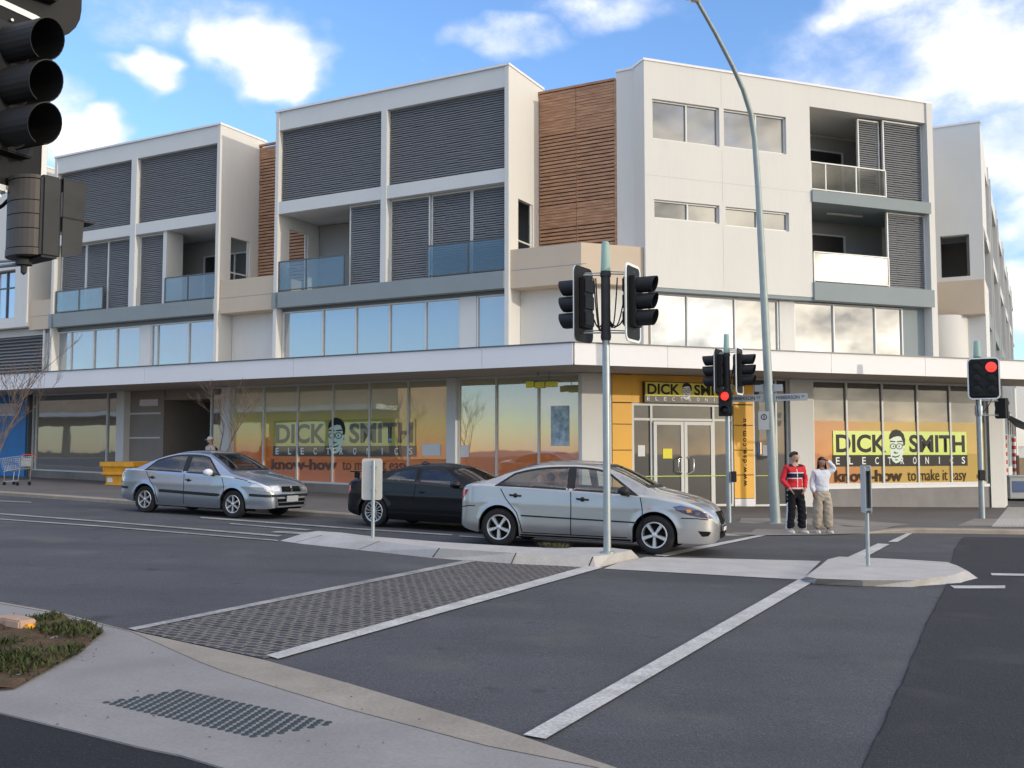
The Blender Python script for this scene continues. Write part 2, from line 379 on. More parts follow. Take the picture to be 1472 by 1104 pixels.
# ------------------------------------------------------------------ sky, sun, camera
SUN = Vector((.914, -.531, .18)).normalized()
SUN_EL = math.asin(SUN.z); SUN_AZ = atan2(SUN.x, SUN.y)      # azimuth from +Y towards +X
def make_world():
    w = bpy.data.worlds.new("World"); scene.world = w; w.use_nodes = True
    nt = w.node_tree; N = nt.nodes; L = nt.links; N.clear()
    out = N.new('ShaderNodeOutputWorld'); bg = N.new('ShaderNodeBackground'); L.new(bg.outputs[0], out.inputs[0])
    sky = N.new('ShaderNodeTexSky'); sky.sky_type = 'NISHITA'; sky.sun_disc = False
    sky.sun_elevation = SUN_EL; sky.sun_rotation = SUN_AZ; sky.air_density = 1.0; sky.dust_density = .2; sky.ozone_density = 3.0
    bg.inputs[1].default_value = SKY_STRENGTH
    tc = N.new('ShaderNodeTexCoord'); sep = N.new('ShaderNodeSeparateXYZ'); L.new(tc.outputs['Generated'], sep.inputs[0])
    def M(op, a, b=None, c=None, clamp=False):
        n = N.new('ShaderNodeMath'); n.operation = op; n.use_clamp = clamp
        for i, q in enumerate((a, b, c)):
            if q is None: continue
            if isinstance(q, (int, float)): n.inputs[i].default_value = q
            else: L.new(q, n.inputs[i])
        return n.outputs[0]
    az = M('ARCTAN2', sep.outputs[0], sep.outputs[1]); el = M('ARCSINE', sep.outputs[2])
    comb = N.new('ShaderNodeCombineXYZ'); L.new(az, comb.inputs[0]); L.new(M('MULTIPLY', el, 1.5), comb.inputs[1])
    def noise(scale, detail, rough, off=(0,0,0)):
        mp = N.new('ShaderNodeMapping'); mp.inputs['Location'].default_value = off; L.new(comb.outputs[0], mp.inputs[0])
        n = N.new('ShaderNodeTexNoise'); n.inputs['Scale'].default_value = scale; n.inputs['Detail'].default_value = detail; n.inputs['Roughness'].default_value = rough
        L.new(mp.outputs[0], n.inputs[0]); return n.outputs[0]
    wx = noise(7, 3, .55, (3,1,0)); wy = noise(7, 3, .55, (9,5,2))
    az2 = M('ADD', az, M('MULTIPLY', M('SUBTRACT', wx, .5), .16)); el2 = M('ADD', el, M('MULTIPLY', M('SUBTRACT', wy, .5), .10))
    fb = noise(15, 8, .62, (1,7,3)); big = noise(2.6, 7, .6, (4.4,2.2,5))
    blobs = [(372,78,112,72,1.15),(440,112,60,46,.8),(300,60,50,56,.7),(203,104,52,34,.95),(122,196,76,44,1.05),(250,30,120,50,.32),(330,4,80,34,.42),(60,150,40,30,.5),
             (860,18,130,34,.50),(720,62,90,24,.45),(1245,12,100,46,.75),(1420,70,170,120,.78),(1445,235,110,120,.66),(1475,430,70,70,.95),(1320,55,130,70,.48),(1480,330,60,40,.5),(1300,120,230,130,.34),(1180,70,120,60,.34),(600,-80,260,60,.5),(-250,60,200,100,.7),(1750,120,200,140,.8)]
    tot = None
    for x, y, a, b, s in blobs:
        d = Vector(ray(x, y)).normalized(); a0 = atan2(d.x, d.y); e0 = math.asin(d.z)
        q = M('ADD', M('POWER', M('ABSOLUTE', M('DIVIDE', M('SUBTRACT', az2, a0), a/1430)), 2), M('POWER', M('ABSOLUTE', M('DIVIDE', M('SUBTRACT', el2, e0), b/1430)), 2))
        v = M('MULTIPLY', M('MAXIMUM', M('SUBTRACT', 1.0, q), -.6), s)
        tot = v if tot is None else M('MAXIMUM', tot, v)
    # generic broken cloud out of view, thickened overhead to add fill light
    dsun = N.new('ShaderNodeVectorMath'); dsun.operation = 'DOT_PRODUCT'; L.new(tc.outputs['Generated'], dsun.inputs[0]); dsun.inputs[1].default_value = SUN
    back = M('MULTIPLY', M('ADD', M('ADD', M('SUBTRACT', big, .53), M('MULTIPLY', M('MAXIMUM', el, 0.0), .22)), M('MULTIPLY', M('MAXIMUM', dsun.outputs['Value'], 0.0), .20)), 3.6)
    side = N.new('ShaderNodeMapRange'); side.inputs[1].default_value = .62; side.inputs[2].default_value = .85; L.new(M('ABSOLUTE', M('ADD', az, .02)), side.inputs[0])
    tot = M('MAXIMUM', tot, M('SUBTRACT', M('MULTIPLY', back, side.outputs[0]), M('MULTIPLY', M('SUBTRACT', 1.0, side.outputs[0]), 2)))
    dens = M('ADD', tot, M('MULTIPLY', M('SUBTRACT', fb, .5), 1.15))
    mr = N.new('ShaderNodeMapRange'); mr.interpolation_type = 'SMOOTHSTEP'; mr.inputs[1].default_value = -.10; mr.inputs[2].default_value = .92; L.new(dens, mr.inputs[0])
    # clear sky: the Nishita sky, a little deeper
    hs = N.new('ShaderNodeMix'); hs.data_type = 'RGBA'; hs.blend_type = 'MULTIPLY'; hs.inputs[0].default_value = 1; L.new(sky.outputs[0], hs.inputs[6]); hs.inputs[7].default_value = SKY_TINT
    # clouds: white, lavender where thin or shaded, golden towards the sun
    sh = N.new('ShaderNodeMapRange'); sh.inputs[1].default_value = .35; sh.inputs[2].default_value = .62; L.new(noise(9, 5, .55, (1.2,6.88,3)), sh.inputs[0])
    cm = N.new('ShaderNodeMix'); cm.data_type = 'RGBA'; L.new(M('MULTIPLY', M('MULTIPLY_ADD', sh.outputs[0], .75, .25), M('POWER', mr.outputs[0], 1.6)), cm.inputs[0])
    k = 1/SKY_STRENGTH
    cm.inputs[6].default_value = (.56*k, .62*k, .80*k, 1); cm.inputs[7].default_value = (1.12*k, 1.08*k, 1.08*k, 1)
    dot = N.new('ShaderNodeVectorMath'); dot.operation = 'DOT_PRODUCT'; L.new(tc.outputs['Generated'], dot.inputs[0]); dot.inputs[1].default_value = SUN
    sm = N.new('ShaderNodeMapRange'); sm.interpolation_type = 'SMOOTHSTEP'; sm.inputs[1].default_value = .45; sm.inputs[2].default_value = 1.0; L.new(dot.outputs['Value'], sm.inputs[0])
    gm = N.new('ShaderNodeMix'); gm.data_type = 'RGBA'; L.new(sh.outputs[0], gm.inputs[0])
    gm.inputs[6].default_value = (.24*k, .24*k, .245*k, 1); gm.inputs[7].default_value = (1.8*k, 1.62*k, 1.30*k, 1)
    cg = N.new('ShaderNodeMix'); cg.data_type = 'RGBA'; L.new(sm.outputs[0], cg.inputs[0]); L.new(cm.outputs[2], cg.inputs[6]); L.new(gm.outputs[2], cg.inputs[7])
    fin = N.new('ShaderNodeMix'); fin.data_type = 'RGBA'; L.new(mr.outputs[0], fin.inputs[0]); L.new(hs.outputs[2], fin.inputs[6]); L.new(cg.outputs[2], fin.inputs[7])
    L.new(fin.outputs[2], bg.inputs[0])
SKY_STRENGTH = .15; SKY_TINT = (1.50, 1.50, 1.70, 1)
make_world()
sl = bpy.data.lights.new('sun', 'SUN'); sl.energy = 1.2; sl.angle = R(.5); sl.color = (1, .90, .74)
so = bpy.data.objects.new('sun', sl); COL.objects.link(so); so.rotation_euler = SUN.to_track_quat('Z', 'Y').to_euler(); so.location = (30, -20, 20)
cd = bpy.data.cameras.new('camera'); cam = bpy.data.objects.new('camera', cd); COL.objects.link(cam); scene.camera = cam
cam.location = (0, 0, EYE); cam.rotation_euler = (pi/2+PITCH, 0, 0); cd.sensor_width = 36; cd.lens = 36*1430/1472; cd.clip_start = .1; cd.clip_end = 3000
scene.view_settings.view_transform = 'Standard'; scene.view_settings.look = 'None'; scene.view_settings.exposure = .57; scene.view_settings.gamma = 1
scene.cycles.max_bounces = 8; scene.cycles.transparent_max_bounces = 12

# ------------------------------------------------------------------ ground sheets
def sheet(name, pts, m, k, kind='structure', step=None, hfun=None, skirt=0):
    """polygon laid on the street slope, k above it"""
    mb = MB()
    if step:
        outl = smooth_poly(pts, step); xs = [p[0] for p in pts]; ys = [p[1] for p in pts]; inner = []
        x = min(xs)
        while x < max(xs):
            y = min(ys)
            while y < max(ys):
                if inpoly(x, y, pts): inner.append((x, y))
                y += step
            x += step
        n = len(outl); vs, _, fs, *_r = delaunay_2d_cdt([Vector(p) for p in outl+inner], [(i, (i+1) % n) for i in range(n)], [], 1, 1e-4)
        mb.add([(v.x, v.y, gz(v.x)+(hfun(v.x, v.y) if hfun else k)) for v in vs], fs)
    else:
        mb.add([(x, y, gz(x)+k) for x, y in pts], [tuple(range(len(pts)))])
    if skirt:
        n = len(pts)
        for i in range(n):
            (x0,y0),(x1,y1) = pts[i], pts[(i+1)%n]; z0 = gz(x0)+(hfun(x0,y0) if hfun else k); z1 = gz(x1)+(hfun(x1,y1) if hfun else k); mb.quad((x0,y0,z0-skirt),(x1,y1,z1-skirt),(x1,y1,z1),(x0,y0,z0))
    return tag(mb.build(name, m), kind=kind)
def gp(pix, k=0.0): return [tuple(G(x, y, k)[:2]) for x, y in pix]

mb = MB(); xs = [-700, -45, 45, 700]
for i in range(3): mb.quad(*[(x, y, gz(x)-.03) for x, y in ((xs[i],-700),(xs[i+1],-700),(xs[i+1],900),(xs[i],900))])
tag(mb.build('ground', MATS['concrete_grey']), kind='structure')
sheet('road', [(-44.9,-12),(44.9,-12),(44.9,80),(-44.9,80)], MATS['asphalt'], 0)
# newer, darker asphalt on the right
sheet('road_resurfaced', gp([(1240,1104),(1292,990),(1330,900),(1362,838),(1372,790),(1385,772),(1480,773)])+[(20,24),(30,24),(30,3),(1.6,3)], MATS['asphalt_new'], .004)

mb = MB(); rj = random.Random(4); jp = [G(*q, .006) for q in [(1240,1104),(1292,990),(1330,900),(1362,838),(1372,790),(1383,773)]]; pl = []
for a, c in zip(jp, jp[1:]):
    for i in range(14): q = a.lerp(c, i/14); pl.append(Vector((q.x+rj.uniform(-.008,.008), q.y, gz(q.x)+.007)))
for a, c in zip(pl, pl[1:]): w0 = Vector((rj.uniform(.002,.007), 0, 0)); mb.quad(a-w0, a+w0, c+w0, c-w0)
tag(mb.build('asphalt_joint', MATS['asphalt_path']), kind='structure')

# far pavement with a flush ramp at the crossing
KERB = [(-44,43.9),(-14.38,28.05),(-9.93,25.6),(-5.0,23.15),(-2.6,21.85),(-.6,20.85),(1.2,20.3),(2.8,20.1),(4.4,20.25),(5.6,20.65),(6.85,21.25),(7.8,21.75),(8.7,22.1),(9.9,22.35),(11.6,22.6),(13.6,23.2),(16,24.6),(18.4,27.4),(21,32),(40,68)]
KERB = [KERB[0]]+[(lerp_tab([(i, p[0]) for i, p in enumerate(KERB)], 1+j*.25), lerp_tab([(i, p[1]) for i, p in enumerate(KERB)], 1+j*.25)) for j in range(0, (len(KERB)-2)*4+1)]
def pav_h(x, y):
    d = sqrt((x-6.0)**2+(y-20.9)**2)
    return .012+.088*max(0, min(1, (d-1.6)/1.6))
inner = []
for i, p in enumerate(KERB):
    a = KERB[max(i-1,0)]; b = KERB[min(i+1,len(KERB)-1)]; t = Vector((b[0]-a[0], b[1]-a[1])).normalized(); inner.append((p[0]-t.y*.28, p[1]+t.x*.28))
pav = inner+[(44,90),(-44,90)]
sheet('pavement', pav, MATS['paving'], .1, step=1.6, hfun=pav_h)
mb = MB()
for i in range(len(KERB)-1):
    a, b, c, d = KERB[i], KERB[i+1], inner[i+1], inner[i]
    def z(p, k=0): return (p[0], p[1], gz(p[0])+pav_h(*p)+k)
    def lo(p): return (p[0], p[1], gz(p[0])-.05)
    def sh(p, q, f=.12): return (p[0]+(q[0]-p[0])*f, p[1]+(q[1]-p[1])*f)
    a1, b1 = sh(a, d), sh(b, c)
    mb.quad(lo(a), lo(b), z(b,-.02), z(a,-.02)); mb.quad(z(a,-.02), z(b,-.02), z(b1,.004), z(a1,.004)); mb.quad(z(a1,.004), z(b1,.004), z(c,.004), z(d,.004))
tag(mb.build('kerb', MATS['kerb_con']), kind='structure')
sheet('concrete_apron', gp([(1050,766),(1066,748),(1190,748),(1308,757),(1262,763),(1190,766),(1104,767)], .05), MATS['concrete_grey'], 0, step=.35, hfun=lambda x, y: pav_h(x, y)+.006)
sheet('concrete_apron', gp([(1376,756),(1400,746),(1478,746),(1478,756)], .1), MATS['concrete_grey'], .106)
# raised dotted strip on the far right pavement
mb = MB(); c = gp([(1428,757),(1450,730),(1500,730),(1500,757)], .1)
for i in range(16):
    for j in range(22):
        s, t = i/15, j/21
        x = (c[0][0]*(1-t)+c[1][0]*t)*(1-s)+(c[3][0]*(1-t)+c[2][0]*t)*s; y = (c[0][1]*(1-t)+c[1][1]*t)*(1-s)+(c[3][1]*(1-t)+c[2][1]*t)*s
        mb.lathe([(.045,0),(.03,.012),(0,.012)], (x, y, gz(x)+.108), n=6)
tag(mb.build('tactile_paving', MATS['sign_back']), kind='structure')

# near pavement, gutter, dark sheet
edge_as = [(-260,832),(0,866),(85,881),(177,905),(377,949),(500,983),(700,1043),(883,1104),(960,1132)]
edge_pv = [(-260,834),(0,868),(85,883),(190,909),(289,953),(323,966),(420,996),(500,1020),(700,1073),(857,1104),(930,1128)]
sheet('gutter', gp(edge_as)+gp(edge_pv[::-1]), MATS['gutter_con'], .006, skirt=.02)
low = [(-260,960),(0,1024),(100,1048),(200,1073),(260,1085),(330,1106),(420,1130),(520,1160)]
sheet('footpath', gp(edge_pv, .02)+[(.2,3.0)]+gp(low[::-1], .02), MATS['concrete'], .02, skirt=.03)
sheet('path', gp(low, .008)+[(.6,2.6),(-1,-4),(-12,-4),(-12,5)], MATS['asphalt_path'], .010, skirt=.02)  # darker speckled sheet across the lower left corner
mb = MB(); c = [Vector(p) for p in gp([(153,1010),(370,1060),(478,1040),(257,993)], .02)]
for i in range(21):
    for j in range(11):
        s = (i+.5*(j%2))/20.5; t = j/10; p = (c[0]*(1-s)+c[1]*s)*(1-t)+(c[3]*(1-s)+c[2]*s)*t
        mb.lathe([(.0235,0),(.021,.004),(.012,.006),(0,.006)], (p.x, p.y, gz(p.x)+.02), n=8)
tag(mb.build('tactile_paving', MATS['tgsi_dark']), kind='structure')

# cobbled crossing strip
m = mat('cobbles', (.1,.1,.1), .8, spec=.3); nt = m.node_tree; N = nt.nodes; L = nt.links; b = N['Principled BSDF']
tc = N.new('ShaderNodeTexCoord'); mp = N.new('ShaderNodeMapping'); mp.inputs['Rotation'].default_value = (0, 0, R(28)); L.new(tc.outputs['Object'], mp.inputs[0])
ns = N.new('ShaderNodeTexNoise'); ns.inputs['Scale'].default_value = 9; L.new(tc.outputs['Object'], ns.inputs[0])
ad = N.new('ShaderNodeMixRGB'); ad.blend_type = 'LINEAR_LIGHT'; ad.inputs[0].default_value = .03; L.new(mp.outputs[0], ad.inputs[1]); L.new(ns.outputs['Color'], ad.inputs[2])
br = N.new('ShaderNodeTexBrick'); br.inputs['Scale'].default_value = 1; br.inputs['Brick Width'].default_value = .125; br.inputs['Row Height'].default_value = .085; br.inputs['Mortar Size'].default_value = .012; br.inputs['Mortar Smooth'].default_value = .3; br.inputs['Bias'].default_value = 0
br.inputs['Color1'].default_value = (.036,.036,.041,1); br.inputs['Color2'].default_value = (.085,.082,.088,1); br.inputs['Mortar'].default_value = (.22,.195,.165,1)
L.new(ad.outputs[0], br.inputs['Vector']); L.new(br.outputs[0], b.inputs['Base Color'])
bp = N.new('ShaderNodeBump'); bp.inputs['Strength'].default_value = .8; bp.inputs['Distance'].default_value = .02; bp.invert = True; L.new(br.outputs['Fac'], bp.inputs['Height']); L.new(bp.outputs[0], b.inputs['Normal'])
sheet('cobble_strip', gp([(192,907),(380,948),(858,817),(684,807)]), m, .006)

# painted and concrete lines
mb = MB()
def line(pix):
    mb.add([(x, y, gz(x)+.012) for x, y in gp(pix)], [tuple(range(len(pix)))])
line([(382,944),(400,949),(866,817),(845,814)])
line([(752,1059),(784,1065),(1168,838),(1148,834)])
line([(940,799),(957,801),(1108,769),(1100,768)])
line([(1216,803),(1242,803),(1279,783),(1262,782)])
line([(1276,780),(1290,780),(1312,767),(1304,767)])
line([(1366,843),(1372,847),(1445,847),(1445,843)])
line([(1424,825),(1426,828),(1480,829),(1480,826)])
tag(mb.build('road_markings', MATS['white_line']), kind='structure')
mb = MB()
line([(184,905),(194,907.5),(688,807),(674,805.3)])
line([(288,743.5),(288,745.5),(520,762.2),(650,770.6),(650,769),(520,760.4)])
line([(660,770.4),(660,772),(770,779.5),(770,778)])
line([(-60,734),(-60,735.6),(150,751.3),(400,772.3),(405,770.5),(150,749.6)])
line([(-60,742),(-60,743.4),(150,758.3),(400,778.6),(400,777.2),(150,756.8)])
line([(0,720),(0,721.4),(45,723.5),(45,722)])
line([(330,752.6),(330,754),(440,763.4),(448,762)])
line([(400,764),(388,766),(470,771),(490,769)])
tag(mb.build('road_markings', MATS['line_worn']), kind='structure')
sheet('concrete_band', gp([(868,818),(893,808),(930,801),(1180,807),(1152,834),(1010,826)]), MATS['concrete_pale'], .007)

# median island: raised top, sloped kerb faces
def island(name, base, top, k, face_mat, joints=0):
    mb = MB(); n = len(base)
    vs = [(x, y, gz(x)-.02) for x, y in base]+[(x, y, gz(x)+k) for x, y in top]
    fs = [(i, (i+1) % n, n+(i+1) % n, n+i) for i in range(n)]; mb.m = 0; mb.add(vs, fs[:joints]); mb.m = 1; mb.add(vs, fs[joints:])
    mb.m = 0; mb.add([(x, y, gz(x)+k) for x, y in top], [tuple(range(n))])
    return tag(mb.build(name, [MATS['concrete_pale'], face_mat], smooth=None), kind='structure')
base = gp([(398,777),(425,781),(515,790.5),(620,802),(735,811),(857,816.5),(893,808)])+[(1.98,15.5),(1.7,15.85)]
top = gp([(440,765.5),(466,769),(545,777.8),(640,788.5),(740,795),(853,800),(878,797)], .15)+[(1.80,15.15),(1.5,15.45)]
far_t = gp([(760,786.5),(640,779.5),(540,771.5),(490,765.5),(458,763.2)], .15)
far_b = [(p[0]+.10, p[1]+.18) for p in far_t]
far_b[-1] = (far_t[-1][0]-.25, far_t[-1][1]+.15)
island('median_island', base+far_b, top+far_t, .15, MATS['concrete_tan'], 2)
mb = MB()      # joints in the kerb
for a, b in (((425,780),(464,769.5)),((516,790),(546,778.2)),((622,801.5),(632,788)),((735,810.5),(742,795)),((846,815),(852,801))):
    p = G(*a, .004); q = G(*b, .152); d = Vector((.018, -.006, 0)); o = Vector((-.010, -.02, .006)); mb.quad(p+o, p+d+o, q+d+o, q+o)
tag(mb.build('kerb_joints', MATS['soil']), kind='structure')
base = gp([(1146,833),(1168,839),(1240,842.5),(1310,844),(1384,839),(1411,832),(1397,822),(1372,813),(1300,806),(1203,802),(1186,806)])
cx = sum(p[0] for p in base)/len(base); cy = sum(p[1] for p in base)/len(base)
top = gp([(1160,829),(1174,831.5),(1240,834),(1316,834),(1372,826),(1388,820),(1376,813),(1362,808),(1300,804),(1206,800),(1190,804)], .085)
island('traffic_island', base, top, .085, MATS['concrete_pale'])

# ------------------------------------------------------------------ verge: soil, rubble, weeds
ver = gp([(-120,880),(0,892),(40,886),(85,889),(150,908),(112,942),(60,970),(20,992),(-60,1000)], .02)
sheet('soil', ver, MATS['soil'], .03, step=.12, hfun=lambda x, y: .035+.025*sin(x*9)*cos(y*7)+random.random()*.02)
mb = MB(); vx = [p[0] for p in ver]; vy = [p[1] for p in ver]
dens = [(gp([(100,905)],.03)[0],.34),(gp([(135,915)],.03)[0],.26),(gp([(30,950)],.03)[0],.5),(gp([(75,890)],.03)[0],.22),(gp([(0,930)],.03)[0],.3),(gp([(112,935)],.03)[0],.15)]
cnt = 0
while cnt < 4200:
    x = random.uniform(max(-6.2,min(vx)), max(vx)); y = random.uniform(min(vy), max(vy))
    if not inpoly(x, y, ver): continue
    f = max(1-sqrt((x-c[0])**2+(y-c[1])**2)/r for c, r in dens)
    if random.random() > max(.045, f*1.25): continue
    cnt += 1; h = random.choice((.010,.016,.02,.03,.045))*random.uniform(.7,1.2)*(1+max(0, f)*.9); a = random.uniform(0, 2*pi); w = random.uniform(.004, .011); lean = random.uniform(.2, 1.1)*h
    z = gz(x)+.03; dx, dy = cos(a), sin(a)
    mb.add([(x-dy*w, y+dx*w, z), (x+dy*w, y-dx*w, z), (x+dy*w*.8+dx*lean*.5, y-dx*w*.8+dy*lean*.5, z+h*.7), (x-dy*w*.8+dx*lean*.5, y+dx*w*.8+dy*lean*.5, z+h*.7), (x+dx*lean, y+dy*lean, z+h)], [(0,1,2,3),(3,2,4)])
tag(mb.build('grass', MATS['grass_blade']), kind='stuff')
p = G(22, 897, .05); t = empty('broken_brick', (p.x, p.y, gz(p.x)+.03), (0, 0, R(-35)))
tag(t, 'broken tan brick slab lying at the edge of the weeds', 'brick')
mb = MB(); mb.slab([(-.22,-.09,0),(.20,-.08,0),(.22,.06,0),(.05,.09,0),(-.2,.08,0)], (0,0,.075)); mb.build('slab', MATS['brick_tan'], t, bevel=.012)
mb = MB(); mb.slab([(.215,-.05,.0),(.265,-.04,.0),(.26,.03,.0),(.22,.04,.0)], (0,0,.045)); mb.build('chip', MATS['skip_yellow'], t, bevel=.015)
mb = MB()
for i in range(100):
    if i < 40: p = G(random.uniform(60, 640), random.uniform(930, 1090), .02)
    else: p = G(random.uniform(40, 140), random.uniform(900, 960), .03)
    k = .024 if i < 40 else .05
    s = random.uniform(.004, .010); a = random.uniform(0, 6); mb.add([(p.x+s*cos(a)*1.6, p.y+s*sin(a), gz(p.x)+k), (p.x-s*sin(a), p.y+s*cos(a), gz(p.x)+k+.006), (p.x-s*cos(a)*1.3, p.y-s*sin(a), gz(p.x)+k), (p.x+s*sin(a), p.y-s*cos(a), gz(p.x)+k+.003)], [(0,1,2,3)])
tag(mb.build('litter', MATS['bark']), kind='stuff')
# small weed growing on the median edge
mb = MB(); p0 = G(797, 787, .15)
for i in range(260):
    a = random.uniform(0, 2*pi); r = random.random()**.6*.2; x = p0.x+cos(a)*r*1.2; y = p0.y+sin(a)*r*.5; z = gz(x)+.15; h = random.uniform(.03, .09); w = .012; dx, dy = cos(a), sin(a)
    mb.add([(x-dy*w,y+dx*w,z),(x+dy*w,y-dx*w,z),(x+dx*h,y+dy*h*.5,z+h)], [(0,1,2)])
tag(mb.build('weed', [mat('weed_dry', (.09,.085,.04), .8, noise=.4, scale=12)]), 'small dry weed tuft growing on the median island beside the silver sedan', 'weed')
# ------------------------------------------------------------------ the apartment building
ORG = (0.0, 32.0, 0.0)
BLD = empty('apartment_building', ORG)
tag(BLD, 'three storey cream apartment block with grey louvre screens over corner shops', 'building')
def part(mb, name, m, parent=None, **k): return mb.build(name, MATS[m] if isinstance(m, str) else m, parent or BLD, org=ORG, **k)

LR = random.Random(9)
def louvres(F, u0, u1, d, z0, z1, step=.072, frame=True, name='louvre_screen'):
    mb = MB(); n = int((z1-z0)/step)
    for i in range(n):
      m_ = max(1, round((u1-u0)/.42))
      for q_ in range(m_):
        a_, b_ = u0+(u1-u0)*q_/m_, u0+(u1-u0)*(q_+1)/m_; z = z0+(i+.5)*(z1-z0)/n+LR.uniform(-.006,.006); d_ = d; 
        mb.hexa([F.p(a_,d+.030,z-.034),F.p(b_,d+.030,z-.034),F.p(b_,d-.010,z+.028),F.p(a_,d-.010,z+.028),
                 F.p(a_,d+.038,z-.030),F.p(b_,d+.036,z-.030),F.p(b_,d-.004,z+.033),F.p(a_,d-.004,z+.033)])
    o = part(mb, name, 'louvre')
    mb = MB(); mb.fb(F, u0, u1, d-.12, d-.07, z0, z1); part(mb, 'backing', 'dark_back', o)
    if frame:
        mb = MB(); w = .045
        mb.fb(F,u0-w,u0,d-.03,d+.05,z0-w,z1+w).fb(F,u1,u1+w,d-.03,d+.05,z0-w,z1+w).fb(F,u0,u1,d-.03,d+.05,z1,z1+w).fb(F,u0,u1,d-.03,d+.05,z0-w,z0)
        part(mb, 'frame', 'frame_alu', o)
    return o
def window(F, us, d, z0, z1, glass, fr='frame_alu', w=.05, bars=(), parent=None, zslope=0.0, name='window'):
    """one framed strip: us = mullion positions incl. both ends"""
    mb = MB(); ua, ub = us[0], us[-1]
    zl = lambda u: z0+zslope*(u-ua)
    mb.fb(F,ua,ub,d-.06,d+.05,(zl(ua),zl(ub)),(zl(ua)+w,zl(ub)+w)).fb(F,ua,ub,d-.06,d+.05,z1-w,z1)
    for i, u in enumerate(us):
        a, b = (u, u+w) if i == 0 else ((u-w, u) if i == len(us)-1 else (u-w/2, u+w/2)); mb.fb(F,a,b,d-.055,d+.055,(zl(a)+w,zl(b)+w),z1-w)
    for z in bars: mb.fb(F,ua+w,ub-w,d-.05,d+.045,z-w/2,z+w/2)
    o = part(mb, name, fr, parent)
    for i in range(len(us)-1):
        mb = MB(); a, b = us[i]+w*.5, us[i+1]-w*.5; j = random.uniform(-.004, .004)
        mb.add([F.p(a,d+j,zl(a)+w*.5), F.p(b,d-j,zl(b)+w*.5), F.p(b,d-j,z1-w*.5), F.p(a,d+j,z1-w*.5)], [(0,1,2,3)])
        part(mb, 'pane', glass, o)
    return o
def rail(F, us, d, z0, z1, glass='rail_glass', post='frame_dark'):
    mb = MB(); mb.fb(F,us[0],us[-1],d-.025,d+.025,z1-.04,z1).fb(F,us[0],us[-1],d-.02,d+.02,z0+.05,z0+.085)
    for u in us: mb.fb(F,u-.02,u+.02,d-.02,d+.02,z0,z1-.04)
    o = part(mb, 'balcony_rail', post)
    for a, b in zip(us, us[1:]):
        m2 = MB(); m2.fb(F,a+.03,b-.03,d-.006,d+.006,z0+.09,z1-.05); part(m2, 'pane', glass, o)
    return o
def holed_wall(F, u0, u1, z0, z1, holes, d, depth, m='wall_white', name='wall'):
    """front skin with openings and their reveals; holes = (u0,u1,z0,z1)"""
    mb = MB(); U = sorted({u0, u1, *[h[0] for h in holes], *[h[1] for h in holes]}); Z = sorted({z0, z1, *[h[2] for h in holes], *[h[3] for h in holes]})
    for a, b in zip(U, U[1:]):
        for c, e in zip(Z, Z[1:]):
            if any(h[0] <= a and b <= h[1] and h[2] <= c and e <= h[3] for h in holes): continue
            mb.quad(F.p(a,d,c), F.p(b,d,c), F.p(b,d,e), F.p(a,d,e))
    for h in list(holes)+[(u0,u1,z0,z1)]:
        a, b, c, e = h; i = d-depth
        mb.quad(F.p(a,d,c),F.p(a,i,c),F.p(a,i,e),F.p(a,d,e)); mb.quad(F.p(b,d,c),F.p(b,i,c),F.p(b,i,e),F.p(b,d,e))
        mb.quad(F.p(a,d,c),F.p(b,d,c),F.p(b,i,c),F.p(a,i,c)); mb.quad(F.p(a,d,e),F.p(b,d,e),F.p(b,i,e),F.p(a,i,e))
    return part(mb, name, m)

ROOF = 13.33
# inner core behind every recess
core = [FL.p(-40,-2.35,0),FL.p(9.6,-2.35,0),FS.p(.35,-2.25,0),FS.p(10.3,-2.3,0),FB.p(0,-3.0,0)+Vector((-2.0,1.0,0)),FB.p(46,-3,0),FB.p(46,-14,0),FB.p(6,-16,0),FL.p(-40,-14,0)]
mb = MB(); mb.prism([(p.x,p.y) for p in core], 4.0, 12.9); part(mb, 'wall', 'wall_grey')
mb = MB(); mb.prism([(p.x,p.y) for p in core], 12.92, 13.08); part(mb, 'roof', 'wall_grey')

def end_wall(F, u, w, z0, z1, hole=None, t=.14):
    """fin wall running back from the facade; u = outer face position, w>0 wall lies at u-t..u"""
    a, b = (u-t, u) if w > 0 else (u, u+t)
    mb = MB()
    if hole:
        d0, d1, h0, h1 = hole
        mb.fb(F,a,b,-d0,0,z0,z1).fb(F,a,b,-2.35,-d1,z0,z1).fb(F,a,b,-d1,-d0,z0,h0).fb(F,a,b,-d1,-d0,h1,z1)
    else: mb.fb(F,a,b,-2.35,0,z0,z1)
    o = part(mb, 'end_wall', 'wall_white')
    if hole:
        m2 = MB(); m2.fb(F,(a+b)/2-.02,(a+b)/2+.02,-d1+.001,-d1+.10,h0,h1).fb(F,(a+b)/2-.02,(a+b)/2+.02,-d1+.1,-d0,h0,h0+.05).fb(F,(a+b)/2-.02,(a+b)/2+.02,-d1+.1,-d0,h0+1.0,h0+1.05); part(m2, 'rail', 'frame_alu', o)
    return o
